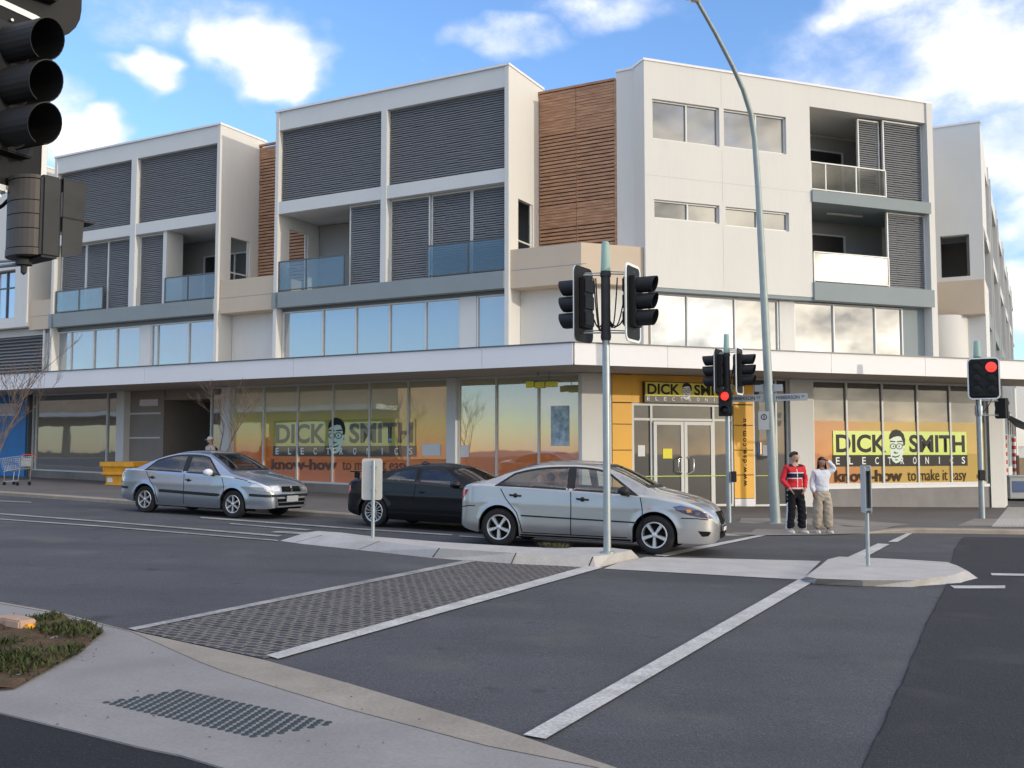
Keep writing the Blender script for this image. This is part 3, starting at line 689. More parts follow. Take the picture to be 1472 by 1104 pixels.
def block(u0, u1, mull, holes):
    t = .14
    end_wall(FL, u1, 1, 4.0, ROOF-.07, (.62, 1.62, 7.0, 9.3))
    end_wall(FL, u0, -1, 4.0, ROOF-.07, (.62, 1.62, 7.0, 9.3))
    mb = MB(); mb.fb(FL,u0-.03,u1+.03,-2.4,.03,ROOF-.068,ROOF); part(mb, 'parapet_cap', 'fascia')
    a, b = u0+t+.002, u1-t-.002
    mb = MB(); mb.fb(FL,a,b,-.4,-.03,12.62,ROOF-.07); part(mb, 'wall', 'wall_grey')
    mb = MB(); mb.fb(FL,a,b,-2.3,-.42,12.7,12.9); part(mb, 'roof_slab', 'wall_grey')
    louvres(FL, a+.02, mull[0]-.01, -.22, 10.14, 12.6, frame=False); louvres(FL, mull[1]+.01, b-.02, -.22, 10.14, 12.6, frame=False)
    mb = MB(); mb.fb(FL,mull[0],mull[1],-.3,-.005,6.99,12.61); part(mb, 'mullion', 'wall_grey')
    mb = MB(); mb.fb(FL,a,mull[0]-.003,-.45,-.03,9.70,10.12).fb(FL,mull[1]+.003,b,-.45,-.03,9.70,10.12); part(mb, 'spandrel', 'wall_grey')
    mb = MB(); mb.fb(FL,a,b,-2.3,-.453,9.72,10.1); part(mb, 'ceiling_slab', 'wall_grey')
    mb = MB(); mb.fb(FL,u0-.04,u0+t+.1,.003,.05,6.45,6.98).fb(FL,a,b,-2.3,.05,6.452,6.978); part(mb, 'balcony_slab', 'band_grey')
def back_room(F, u0, u1, d, z0, z1, door):
    mb = MB(); mb.fb(F,u0,u1,d-.05,d,z0,z1); part(mb, 'back_wall', 'interior')
    window(F, door, d+.06, z0, z0+2.1, 'win_door', 'frame_alu')

# block 2 (nearer the corner)
block(-1.5, 7.62, (2.93, 3.15), None)
back_room(FL, -1.3, 7.4, -2.2, 7.0, 9.7, [.55, 1.3, 2.0])
rail(FL, [-1.33, -.15, 1.44], -.08, 6.98, 8.06)
louvres(FL, 1.56, 2.86, -.30, 7.03, 9.64); louvres(FL, 3.20, 4.62, -.30, 7.03, 9.64); louvres(FL, 4.74, 6.12, -.34, 7.03, 9.64); louvres(FL, 6.22, 7.42, -.34, 7.03, 9.64)
rail(FL, [4.68, 6.17, 7.45], -.08, 6.98, 8.02, glass='rail_glass')
window(FL, [-1.33,.40,1.77,3.11,4.49,5.76], -.35, 4.3, 6.34, 'win_blue')
mb = MB(); mb.fb(FL,5.77,6.34,-.5,-.28,4.3,6.34); part(mb, 'wall', 'wall_grey')
window(FL, [6.35,7.46], -.35, 4.3, 6.34, 'win_blue')
mb = MB(); mb.fb(FL,-1.3,7.45,-.6,-.25,6.345,6.449); part(mb, 'window_head', 'frame_dark')
# block 1 (further down the street)
block(-12.95, -4.08, (-8.58, -8.30), None)
back_room(FL, -12.8, -4.3, -2.2, 7.0, 9.7, [-6.9,-6.1,-5.3,-4.5])
rail(FL, [-6.75,-5.6,-4.28], -.08, 6.98, 7.95)
louvres(FL, -12.7, -11.36, -.34, 7.03, 9.64); louvres(FL, -11.26, -10.1, -.34, 7.03, 9.64); louvres(FL, -9.98, -8.68, -.30, 7.03, 9.64); louvres(FL, -8.24, -6.98, -.30, 7.03, 9.64)
rail(FL, [-12.72,-11.4,-10.06], -.08, 6.98, 7.9)
mb = MB(); mb.fb(FL,-6.92,-6.74,-.9,-.1,7.0,9.7); part(mb, 'mullion', 'frame_alu')
window(FL, [-13.5,-12.08,-10.77,-9.5,-8.2], -.35, 4.3, 6.30, 'win_blue')
mb = MB(); mb.fb(FL,-8.19,-7.66,-.5,-.28,4.3,6.30); part(mb, 'wall', 'wall_grey')
window(FL, [-7.65,-7.34,-5.74,-4.24], -.35, 4.3, 6.30, 'win_blue')
mb = MB(); mb.fb(FL,-13.5,-4.24,-.6,-.25,6.305,6.449); part(mb, 'window_head', 'frame_dark')
# block 0 at the far left
u_f = FL.U(40, 400)
end_wall(FL, u_f, 1, 6.6, ROOF-.07); mb = MB(); mb.fb(FL,u_f-9,u_f+.03,-2.4,.03,ROOF-.068,ROOF); part(mb, 'parapet_cap', 'fascia')
ub0, ub1 = FL.U(-16, 400), FL.U(21, 400)
holed_wall(FL, u_f-9, u_f-.145, 6.6, ROOF-.07, [(ub0, ub1, 7.0, 9.0), (ub0-4.5, ub1-3.4, 7.0, 9.0)], -.03, .3, 'wall_white')
window(FL, [ub0, (ub0+ub1)/2, ub1], -.3, 7.0, 9.0, 'win_deepblue', 'frame_dark', bars=(8.3,))
window(FL, [ub0-4.5, ub1-3.4], -.3, 7.0, 9.0, 'win_deepblue', 'frame_dark')
mb = MB(); mb.fb(FL,u_f-9,-13.62,-2.3,-.55,6.3,6.6); part(mb, 'soffit', 'wall_grey')
louvres(FL, u_f-9, -13.65, -.6, 4.0, 6.3, step=.13, frame=False)
mb = MB(); mb.fb(FL,-13.62,-13.52,-.6,-.2,4.3,6.44); part(mb, 'mullion', 'frame_alu')

# timber screens in the recesses
def timber(F, u0, u1, d, z0, z1, wins=()):
    mb = MB(); z = z0; i = 0; rnd = random.Random(3)
    while z < z1-.05:
        h = .082; solid = not any(a <= z <= b for a, b in wins)
        segs = [(u0, u1)]
        step = .118
        if solid: step = .092
        dd = d+rnd.uniform(-.006, .006)
        n = max(1, round((u1-u0)/1.05)); 
        for k in range(n):
            a = u0+(u1-u0)*k/n; b = u0+(u1-u0)*(k+1)/n; mb.fb(F, a+.008, b-.008, dd, dd+.03, z+rnd.uniform(-.003,.003), z+h)
        z += step; i += 1
    o = part(mb, 'timber_screen', 'timber')
    mb = MB(); mb.fb(F,u0-.03,u1+.03,d-.05,d+.06,z1,z1+.07).fb(F,u1+.002,u1+.07,d-.05,d+.05,z0,z1)
    n = max(1, round((u1-u0)/1.05))
    for k in range(n+1):
        a = u0+(u1-u0)*k/n; mb.fb(F, max(u0,a-.03), min(u1,a+.03), d-.06, d-.008, z0, z1)
    part(mb, 'frame', 'timber', o)
    mb = MB(); mb.fb(F,u0,u1,d-.2,d-.16,z0,z1); part(mb, 'backing', 'dark_back', o)
tu1 = FL.U(884, 240, -2.05)
timber(FL, 7.64, tu1, -2.05, 7.3, 13.0, [(9.2,11.6),(7.2,8.5)])
timber(FL, -4.06, -1.52, -2.05, 7.3, 13.0, [(7,12.4)])
timber(FL, u_f+.02, -12.97, -2.05, 7.3, 13.0, [(7,12.4)])
mb = MB(); ue = FL.U(905, 240, -2.05); mb.fb(FL,tu1+.08,ue+.25,-2.4,-2.0,4.0,ROOF-.1); part(mb, 'wall', 'wall_white')
mb = MB(); mb.fb(FL,tu1+.08,ue+.3,-2.45,-1.97,ROOF-.098,ROOF-.03); part(mb, 'parapet_cap', 'fascia')
# beige planter boxes in front of the recesses
for a, b in ((-4.06,-1.56), (u_f+.01,-12.99)):
    mb = MB(); mb.fb(FL,a,b,-2.0,-.12,6.45,7.62); o = part(mb, 'planter_box', 'beige'); mb = MB(); mb.fb(FL,a,b,-.121,-.116,6.98,6.995); part(mb, 'joint', 'band_grey', o)
    mb = MB(); mb.fb(FL,a,b,-2.0,-.75,4.0,6.448); part(mb, 'wall', 'wall_white')
def isect(F1, d1, F2, d2):
    p = F1.p(0,d1,0); q = F2.p(0,d2,0); det = F1.u[0]*-F2.u[1]+F2.u[0]*F1.u[1]
    r = ((q.x-p.x)*-F2.u[1]+F2.u[0]*(q.y-p.y))/det
    return (p.x+F1.u[0]*r, p.y+F1.u[1]*r)
def xy(F, u, d): p = F.p(u, d, 0); return (p.x, p.y)
c0 = isect(FL, -.12, FS, -.12); c1 = isect(FL, -.75, FS, -.5)
mb = MB(); mb.prism([xy(FL,7.63,-.12), c0, xy(FS,-.02,-.12), xy(FS,-.02,-1.6), xy(FL,7.63,-2.0)], 6.45, 7.62); o = part(mb, 'planter_box', 'beige')
mb = MB(); mb.fb(FL,7.63,10.1,-.121,-.116,6.98,6.995); part(mb, 'joint', 'band_grey', o)
mb = MB(); mb.prism([xy(FL,7.63,-.75), c1, xy(FS,.3,-.5), xy(FS,.3,-1.6), xy(FL,7.63,-2.0)], 4.0, 6.448); part(mb, 'wall', 'wall_white')

# splayed corner block
for uj in (2.67,):
    mb = MB(); mb.fb(FS,uj-.004,uj+.004,.001,.003,6.5,8.4).fb(FS,uj-.004,uj+.004,.001,.003,9.2,10.8).fb(FS,uj-.004,uj+.004,.001,.003,12.2,13.2); part(mb, 'joint', 'joint_line')
mb = MB(); mb.fb(FS,.02,5.9,.001,.003,9.78,9.788); part(mb, 'joint', 'joint_line')
wins = [(.27,2.59,10.90,12.12),(2.75,5.03,10.92,12.12),(.30,2.55,8.50,9.07),(2.77,5.08,8.46,9.06)]
holed_wall(FS, 0, 5.94, 6.43, ROOF-.07, wins, 0, .16)
window(FS, [.27,1.47,2.59], -.13, 10.90, 12.12, 'win_grey', 'frame_alu'); window(FS, [2.75,3.95,5.03], -.13, 10.92, 12.12, 'win_grey', 'frame_alu')
window(FS, [.30,1.48,2.55], -.13, 8.50, 9.07, 'win_grey', 'frame_alu'); window(FS, [2.77,3.95,5.08], -.13, 8.46, 9.06, 'win_grey', 'frame_alu')
mb = MB(); mb.fb(FS,0,.16,-2.4,-.161,4.0,ROOF-.07).fb(FS,5.78,5.94,-2.3,-.161,6.43,ROOF-.07); part(mb, 'end_wall', 'wall_white')
mb = MB(); mb.fb(FS,.161,5.779,-.6,-.3,6.35,ROOF-.07); part(mb, 'wall', 'dark_back')
mb = MB(); mb.fb(FS,5.942,10.62,-.5,0,12.58,ROOF-.07); part(mb, 'wall', 'wall_white')
mb = MB(); mb.fb(FS,5.942,10.62,-2.3,-.502,12.58,12.8); part(mb, 'ceiling_slab', 'wall_grey')
mb = MB(); mb.fb(FS,10.622,10.86,-2.4,.06,4.3,ROOF-.07); part(mb, 'end_wall', 'wall_white')
mb = MB(); mb.fb(FS,-.03,10.9,-2.45,.03,ROOF-.068,ROOF); part(mb, 'parapet_cap', 'fascia')
mb = MB(); mb.fb(FS,5.945,10.70,-2.3,.07,9.48,9.86); part(mb, 'balcony_slab', 'band_grey')
mb = MB(); mb.fb(FS,5.945,10.74,-2.3,.07,6.34,6.92); part(mb, 'balcony_slab', 'band_grey')
mb = MB(); mb.fb(FS,0,5.942,-.5,-.02,6.32,6.428); part(mb, 'window_head', 'band_grey')
for z in (9.87, 6.93):
    mb = MB(); mb.fb(FS,5.95,10.6,-2.25,-2.2,z,z+2.6); part(mb, 'back_wall', 'interior')
    window(FS, [6.0,7.3,8.9], -2.1, z, z+2.1, 'win_door', 'frame_alu')
mb = MB(); mb.fb(FS,5.943,6.6,-2.1,-1.9,9.87,12.5); part(mb, 'back_wall', 'wall_white')
louvres(FS, 8.10, 8.88, -.34, 9.91, 12.48); louvres(FS, 9.02, 10.56, -.22, 9.91, 12.50)
louvres(FS, 9.10, 10.58, -.22, 6.97, 9.42)
rail(FS, [5.98,6.55,7.75,8.94], -.06, 9.86, 10.82, glass='rail_glass_clear', post='frame_alu')
rail(FS, [6.04,8.98], -.06, 6.92, 7.92, glass='rail_glass_frost', post='frame_alu')
mb = MB(); mb.fb(FS,7.3,8.7,-1.0,-.9,9.42,9.47); part(mb, 'ceiling_light', 'frame_alu')
window(FS, [.31,1.57,3.25,4.84], -.35, 4.3, 6.31, 'win_sun')
mb = MB(); mb.fb(FS,4.85,5.40,-.5,-.26,4.3,6.31); part(mb, 'wall', 'wall_white')
window(FS, [5.41,6.95,8.60,9.72], -.35, 4.3, 6.31, 'win_sun')
mb = MB(); mb.fb(FS,9.73,10.62,-.6,-.30,4.3,6.335); part(mb, 'wall', 'band_grey')

# side street wing
cB = FB.p(0,0,0); FW = Frame(cB.x, cB.y, -28)      # its end wall faces like the long facade
hu0, hu1 = FW.U(1352, 370), FW.U(1394, 370); hz0, hz1 = FW.Z(1372, 398), FW.Z(1372, 338)
holed_wall(FW, -6, 0, 4.0, ROOF-.07, [(hu0, hu1, hz0, hz1)], 0, .35, 'wall_grey')
mb = MB(); mb.fb(FW,hu0-.4,hu1+.3,-2.6,-2.5,hz0-.2,hz1+.2); part(mb, 'back_wall', 'brown_panel')
mb = MB(); mb.fb(FW,-6,-.002,-3,-.36,hz1+.3,ROOF-.2).fb(FW,-6,-.002,-3,-.36,4.0,hz0-.12).fb(FW,hu1+.35,-.16,-3,-.36,hz0-.12,hz1+.3); part(mb, 'wall', 'wall_grey')
mb = MB(); mb.fb(FW,-6,.03,-.3,.03,ROOF-.068,ROOF); part(mb, 'parapet_cap', 'fascia')
bu0, bu1 = FW.U(1343, 420), FW.U(1416, 420)
mb = MB(); mb.fb(FW,bu0-1.2,bu1,.003,.55,6.35,7.55); part(mb, 'planter_box', 'beige')
mb = MB(); mb.lathe([(.9,4.0),(.9,6.34)], FW.p(FW.U(1352,480),.02,0), n=32); part(mb, 'column', 'wall_white', smooth=40)
rB = random.Random(5)
k = 0; u = 0.0
while u < 44:
    if k: mb = MB(); mb.fb(FB,u+.0,u+.14,-2.6,0,4.0,ROOF-.07); part(mb, 'end_wall', 'wall_white')
    L_ = 6.2 if k % 2 == 0 else 1.9; d = -.25 if k % 2 == 0 else -1.6
    a, b = u+.142, u+.14+L_
    for z0, z1, mt in ((12.5,13.2,'wall_grey'),(10.15,12.49,'louvre'),(9.7,10.14,'wall_grey'),(7.0,9.69,'louvre' if k % 4 else 'dark_back'),(6.45,6.99,'band_grey'),(4.3,6.44,'win_blue')):
        mb = MB(); mb.fb(FB,a,b,d-.3,d+(.2 if mt in ('wall_grey','band_grey') else 0),z0,z1); part(mb, 'facade_panel', mt)
    u += .14+L_; k += 1

# ---- canopy over the footpath
CZ0, CZ1 = 3.80, 4.36
cc = isect(FL, 2.8, FS, 2.62); ci = isect(FL, -.3, FS, -.3)
plan = [xy(FL,-40,2.8), cc, xy(FS,30,2.62), xy(FS,30,-.3), ci, xy(FL,-40,-.3)]
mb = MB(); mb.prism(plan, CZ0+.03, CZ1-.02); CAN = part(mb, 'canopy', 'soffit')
def fascia(F, cuts, ends):
    for a, b in zip(cuts, cuts[1:]):
        d = F
c_u = (Vector((*cc, 0))-FL.p(0,2.8,0)).dot(Vector((*FL.u,0))); s_u = (Vector((*cc, 0))-FS.p(0,2.62,0)).dot(Vector((*FS.u,0)))
fl_c = [-40,-33,-27,-21,-15,FL.U(208,540,2.83),FL.U(422,520,2.83),FL.U(693,515,2.83),c_u-.01]
for a, b in zip(fl_c, fl_c[1:]):
    mb = MB(); mb.fb(FL,a+.006,b-.006,2.803,2.84,CZ0,CZ1); part(mb, 'fascia_panel', 'fascia', CAN)
fs_c = [s_u+.01,FS.U(960,520,2.66),FS.U(1195,520,2.66),FS.U(1330,520,2.66),20,25,30]
for a, b in zip(fs_c, fs_c[1:]):
    mb = MB(); mb.fb(FS,a+.006,b-.006,2.623,2.66,CZ0,CZ1); part(mb, 'fascia_panel', 'fascia', CAN)
mb = MB(); mb.fb(FL,-40,c_u+.0,2.65,2.87,CZ1+.002,CZ1+.03).fb(FS,s_u,30,2.50,2.69,CZ1+.004,CZ1+.032); part(mb, 'flashing', 'frame_dark', CAN)

# ---- ground floor, long side
def gl(u, F=FL): p = F.p(u, 0, 0); return gz(p.x)+.09
def up_wall(F, u0, u1, d0, d1, zt, m, name='wall'):
    mb = MB(); mb.fb(F,u0,u1,d0,d1,-1.2,zt); return part(mb, name, m)
SILL = lambda u: gl(u)+.28
up_wall(FL, -13.98, -9.0, -.35, .0, (SILL(-13.98)-.002, SILL(-9)-.002), 'concrete_grey', 'plinth')
window(FL, [-13.95,-13.72,-9.66,-9.02], -.14, SILL(-13.95), CZ0+.03, 'win_shop', 'frame_alu', zslope=(SILL(-9)-SILL(-13.95))/4.95, name='shop_window')
up_wall(FL, -14.06, -13.98, -.3, .06, CZ0+.02, 'frame_dark', 'mullion')
up_wall(FL, -9.0, -8.6, -.5, .04, CZ0+.02, 'wall_grey', 'column')
up_wall(FL, -8.6, -7.0, -.5, -.25, CZ0+.02, 'brown_panel')
mb = MB(); g0 = gl(-8)
for z in (.72, 1.62, 2.52): mb.fb(FL,-8.6,-7.0,-.249,-.22,g0+z,g0+z+.06)
part(mb, 'trim', 'frame_alu')
mb = MB(); mb.fb(FL,-8.1,-7.15,-.249,-.235,3.25,3.5); part(mb, 'sign_panel', 'win_deepblue')
# driveway opening: dark passage
mb = MB(); mb.fb(FL,-7.02,-6.85,-9,-.251,-.5,CZ0+.02).fb(FL,-4.4,-4.2,-9,-.3,-.5,CZ0+.02).fb(FL,-6.849,-4.401,-9,-8.8,-.5,CZ0+.02).fb(FL,-6.849,-4.401,-8.79,-.3,3.45,CZ0+.02); part(mb, 'passage', 'brown_panel')
mb = MB(); mb.fb(FL,-6.848,-4.402,-3.3,-3.2,0,3.44); part(mb, 'roller_door', 'dark_back')
window(FL, [-4.38,-3.75], -.14, SILL(-4.38), CZ0+.03, 'win_shop', 'frame_alu', name='shop_window')
up_wall(FL, -3.75, -3.37, -.4, .05, CZ0+.02, 'wall_grey', 'column'); up_wall(FL, 5.49, 5.81, -.4, .05, CZ0+.02, 'wall_grey', 'column')
up_wall(FL, -3.37, 5.49, -.4, .0, (SILL(-3.37)-.002, SILL(5.49)-.002), 'concrete_grey', 'plinth'); up_wall(FL, 5.81, 9.9, -.4, .0, (SILL(5.81)-.002, SILL(9.9)-.002), 'concrete_grey', 'plinth')
# printed film behind the left shop windows: orange below, olive yellow above, clear at the top
def film(name, ramp, z0, z1, refl, gcol=(1,1,1), ax=None, rough=.015, wave=.04):
    m = bpy.data.materials.new(name); m.use_nodes = True; nt = m.node_tree; N = nt.nodes; L = nt.links; b = N['Principled BSDF']; b.inputs['Roughness'].default_value = .5
    tc = N.new('ShaderNodeTexCoord'); sp = N.new('ShaderNodeSeparateXYZ'); L.new(tc.outputs['Object'], sp.inputs[0])
    mr = N.new('ShaderNodeMapRange'); mr.inputs[1].default_value = z0; mr.inputs[2].default_value = z1
    L.new(sp.outputs[2 if ax is None else ax], mr.inputs[0])
    ns = N.new('ShaderNodeTexNoise'); ns.inputs['Scale'].default_value = .8; L.new(tc.outputs['Object'], ns.inputs[0])
    a1 = N.new('ShaderNodeMath'); a1.operation = 'MULTIPLY_ADD'; L.new(ns.outputs[0], a1.inputs[0]); a1.inputs[1].default_value = .22; L.new(mr.outputs[0], a1.inputs[2])
    a2 = N.new('ShaderNodeMath'); a2.operation = 'SUBTRACT'; L.new(a1.outputs[0], a2.inputs[0]); a2.inputs[1].default_value = .11
    cr = N.new('ShaderNodeValToRGB'); e = cr.color_ramp.elements; e[0].position, e[0].color = ramp[0][0], (*ramp[0][1],1); e[1].position, e[1].color = ramp[-1][0], (*ramp[-1][1],1)
    for p, c in ramp[1:-1]: q = e.new(p); q.color = (*c,1)
    L.new(a2.outputs[0], cr.inputs[0]); L.new(cr.outputs[0], b.inputs['Base Color'])
    g = N.new('ShaderNodeBsdfGlossy'); g.inputs['Roughness'].default_value = rough; g.inputs['Color'].default_value = (*gcol,1)
    n3 = N.new('ShaderNodeTexNoise'); n3.inputs['Scale'].default_value = .7; L.new(tc.outputs['Object'], n3.inputs[0]); bp = N.new('ShaderNodeBump'); bp.inputs['Strength'].default_value = wave; bp.inputs['Distance'].default_value = .05
    L.new(n3.outputs[0], bp.inputs['Height']); L.new(bp.outputs[0], g.inputs['Normal'])
    mx = N.new('ShaderNodeMixShader'); mx.inputs[0].default_value = refl; L.new(b.outputs[0], mx.inputs[1]); L.new(g.outputs[0], mx.inputs[2]); L.new(mx.outputs[0], N['Material Output'].inputs[0])
    MATS[name] = m; return m
film('film_left', [(.0,(.80,.17,.02)),(.38,(.84,.22,.02)),(.54,(.80,.45,.04)),(.68,(.68,.58,.10)),(.84,(.50,.48,.24)),(1,(.40,.38,.22))], .4, 3.5, .27)
film('film_right', [(.0,(.50,.15,.012)),(.18,(.52,.18,.012)),(.34,(.50,.29,.012)),(1,(.46,.29,.010))], -3.2, 3.3, .03, ax=0, wave=.05)
zs = (SILL(5.49)-SILL(-3.37))/8.86
window(FL, [-3.36,-1.94,-.45,1.03,2.5,3.99,5.48], -.14, SILL(-3.36), CZ0+.03, 'film_left', 'frame_alu', zslope=zs, name='shop_window', w=.06)
window(FL, [5.82,7.15,8.56,9.9], -.14, SILL(5.82), CZ0+.03, 'film_left', 'frame_alu', zslope=zs, name='shop_window', w=.06)
# corner column and splay
ck = isect(FL, .05, FS, .05)
mb = MB(); mb.prism([xy(FL,9.91,.05), ck, xy(FS,-1.42,.05), xy(FS,-1.42,-.4), xy(FL,9.91,-.4)], -1, CZ0+.02); part(mb, 'column', 'wall_white')
GS = -.06
window(FS, [-1.41,-1.12], -.1, GS, CZ0+.03, 'win_door', 'frame_alu', name='shop_window')
for a, b in ((-1.11,-.48), (2.96,3.66)):
    mb = MB(); zz = GS+.22 if a > 0 else GS
    for z0, z1 in ((zz,GS+.93),(GS+.93,GS+1.68),(GS+1.68,GS+2.43),(GS+2.43,2.99),(3.0,CZ0+.02)): mb.fb(FS,a,b,-.3,-.02,z0+.012,z1-.012)
    o = part(mb, 'cladding_panel', 'orange'); mb = MB(); mb.fb(FS,a,b,-.3,-.04,GS-.4,CZ0+.02); part(mb, 'backing', 'letter_brown', o)
    if a > 0:
        mb = MB(); mb.fb(FS,a,b,-.3,-.015,GS-.5,GS+.215); part(mb, 'plinth', 'fascia')
mb = MB(); mb.fb(FS,-.47,2.95,-.3,-.03,3.0,CZ0+.02); part(mb, 'cladding_panel', 'orange')
window(FS, [-.47,.17,2.27,2.95], -.1, GS, 2.99, 'win_door', 'frame_alu', bars=(2.52,), name='entrance_frame', w=.07)
for a, b, hs in ((.215,1.215,1), (1.235,2.235,-1)):
    mb = MB(); w = .10
    mb.fb(FS,a,a+w,-.04,.012,GS,2.46).fb(FS,b-w,b,-.04,.012,GS,2.46).fb(FS,a+w,b-w,-.04,.012,2.36,2.46).fb(FS,a+w,b-w,-.04,.012,GS,GS+.12)
    o = part(mb, 'door', 'frame_alu'); mb = MB(); mb.fb(FS,a+w,b-w,-.02,-.01,GS+.12,2.36); part(mb, 'pane', 'win_door', o)
    mb = MB(); uh = b-.12 if hs > 0 else a+.12; mb.tube([FS.p(uh,.015,.92),FS.p(uh-.0,.09,.94),FS.p(uh-.13*hs,.11,1.0),FS.p(uh-.13*hs,.11,1.35),FS.p(uh,.09,1.41),FS.p(uh,.015,1.43)], .016, 8); part(mb, 'handle', 'chrome', o, smooth=50)
mb = MB(); mb.fb(FS,-.40,2.88,.014,.017,.845,.87); part(mb, 'safety_strip', 'sign_green')
window(FS, [3.67,4.52,4.96], -.12, GS-.03, CZ0+.03, 'win_door', 'frame_alu', name='shop_window', w=.06)
mb = MB(); mb.fb(FS,3.75,4.44,-.06,-.057,.83,.85); part(mb, 'safety_strip', 'sign_green')
up_wall(FS, 4.965, 5.82, -.4, .04, CZ0+.02, 'wall_white', 'column')
up_wall(FS, 5.82, 12.92, -.4, .0, .40, 'concrete', 'plinth')
mb = MB(); mb.fb(FS,5.82,12.92,-.25,.03,.402,.50); part(mb, 'sill', 'fascia')
RW = window(FS, [5.84,7.17,8.58,10.0,11.37,12.91], -.1, .502, CZ0+.03, 'win_corner', 'frame_alu', name='shop_window', w=.07)
mb = MB(); mb.prism([xy(FS,12.922,.06), xy(FS,13.52,.06), (FS.p(13.52,.06,0)+Vector((.4695*2.4,.8829*2.4,0))).to_tuple()[:2], (FS.p(12.922,.06,0)+Vector((.4695*2.4,.8829*2.4,0))).to_tuple()[:2]], -1.2, CZ0+.02); part(mb, 'column', 'wall_white')
FG = Frame(*xy(FS,13.45,-.3), 62)
mb = MB(); mb.fb(FG,2.2,4.2,-.4,.0,-1.5,CZ0+.02); part(mb, 'wall', 'wall_grey')
window(FG, [2.4,4.1], .06, .1, 3.2, 'win_shop', 'frame_alu', name='shop_window')

# ------------------------------------------------------------------ shop graphics and signs
def sign_root(name, label, p, cat='sign', group=None):
    t = empty(name, p); tag(t, label, cat, group); return t
def face_logo(F, d, uc, z0, z1, root, org, skin='mint', sx=1.0):
    """the pale cartoon head with black hair and glasses of the shop emblem, about a unit box -.5..+.5 x 0..1"""
    h = z1-z0; w = h*.62*sx
    P = lambda pts: [(uc+x*w, z0+y*h) for x, y in pts]
    E = lambda cx, cy, rx, ry, n=18: [(cx+rx*cos(2*pi*i/n), cy+ry*sin(2*pi*i/n)) for i in range(n)]
    head = [(-.38,.66),(-.40,.40),(-.36,.20),(-.26,.07),(-.08,0),(.10,.03),(.24,.12),(.33,.28),(.42,.33),(.47,.45),(.42,.52),(.36,.50),(.36,.72),(.20,.86),(-.2,.84)]
    hair = [(-.44,.70),(-.40,.84),(-.26,.95),(-.02,1.0),(.22,.96),(.40,.86),(.48,.70),(.46,.54),(.38,.53),(.34,.64),(.24,.78),(.06,.80),(-.18,.77),(-.34,.72)]
    poly_on('emblem_face', [P(head)], MATS[skin], root, F, d, org); poly_on('emblem_hair', [P(hair)], MATS['letter_black'], root, F, d+.002, org)
    def ring(cx, cy, rx, ry, t):
        a = E(cx,cy,rx,ry); b = E(cx,cy,rx-t,ry-t*.62); n = len(a); return [P([a[i],a[(i+1)%n],b[(i+1)%n],b[i]]) for i in range(n)]
    det = ring(-.22,.50,.17,.085,.035)+ring(.13,.50,.19,.09,.035)
    det += [P([(-.06,.51),(-.05,.54),(-.04,.51)]), P([(.30,.53),(.31,.56),(.42,.55),(.42,.52)]), P([(-.38,.63),(-.08,.62),(-.08,.65),(-.36,.67)]), P([(.0,.62),(.32,.63),(.30,.67),(.0,.65)]),
            P([(-.14,.36),(-.20,.31),(-.10,.28),(.02,.29),(.04,.33),(-.04,.31),(-.10,.33)]), P([(-.30,.20),(-.12,.16),(.10,.20),(.18,.26),(.06,.225),(-.12,.20),(-.26,.225)]),
            P([(-.18,.10),(-.04,.08),(.06,.11),(-.06,.12)]), P([(.36,.36),(.42,.40),(.40,.46),(.385,.40)]), P(E(-.20,.50,.035,.03,8)), P(E(.12,.50,.035,.03,8))]
    poly_on('emblem_lines', det, MATS['letter_black'], root, F, d+.004, org)

def window_ad(F, d, px, root, small=False, skin='mint'):
    GR, BK, BR = ('board_faded','letter_faded','brown_faded') if small else ('sign_green','letter_black','letter_brown')
    """green name board, black strip and slogan; px = pixel rows/columns of the photograph turned into facade coordinates"""
    (xa, xb), (yt, ym, yb), (sa, sb), (st, sbm) = px
    xm = (xa+xb)/2; U = lambda x, y: F.U(x, y, d); Z = lambda x, y: F.Z(x, y, d)
    u0, u1 = U(xa, ym), U(xb, ym); zt, zm, zb = Z(xm, yt), Z(xm, ym), Z(xm, yb); org = tuple(root.location)
    poly_on('name_board', [[(u0,zm),(u1,zm),(u1,zt),(u0,zt)]], MATS[GR], root, F, d, org)
    poly_on('name_strip', [[(u0-.02,zb),(u1+.02,zb),(u1+.02,zm),(u0-.02,zm)]], MATS[BK], root, F, d+.001, org)
    h = zt-zm; w = u1-u0
    put_text('lettering', 'DICK', MATS[BK], root, F, u0+w*.02, u0+w*.385, zm+h*.10, zt-h*.14, d+.003, org, bold=.03)
    put_text('lettering', 'SMITH', MATS[BK], root, F, u0+w*.555, u1-w*.015, zm+h*.10, zt-h*.14, d+.003, org, bold=.03)
    hh = zm-zb
    for i, ch in enumerate('ELECTRONICS'):
        if i == 4 and not small: pass
        c = u0+w*(.03+.094*i); put_text('lettering', ch, MATS['letter_white'], root, F, c-(.05*hh if ch == 'I' else .20*hh), c+(.05*hh if ch == 'I' else .20*hh), zb+hh*.18, zb+hh*.82, d+.003, org, bold=.015)
    za, zc = Z(xm, sbm), Z(xm, st); ua, ub = U(sa, st), U(sb, st); W = ub-ua
    put_text('lettering', 'know-how', MATS[BR], root, F, ua, ua+W*.50, za, zc, d+.003, org, bold=.03)
    put_text('lettering', 'to make it easy', MATS[BR], root, F, ua+W*.54, ub, za-(zc-za)*.28, zc, d+.003, org, bold=.0)
    face_logo(F, d+.004, u0+w*.462, zb+hh*.25, zt+h*.08, root, org, skin, 1.05)

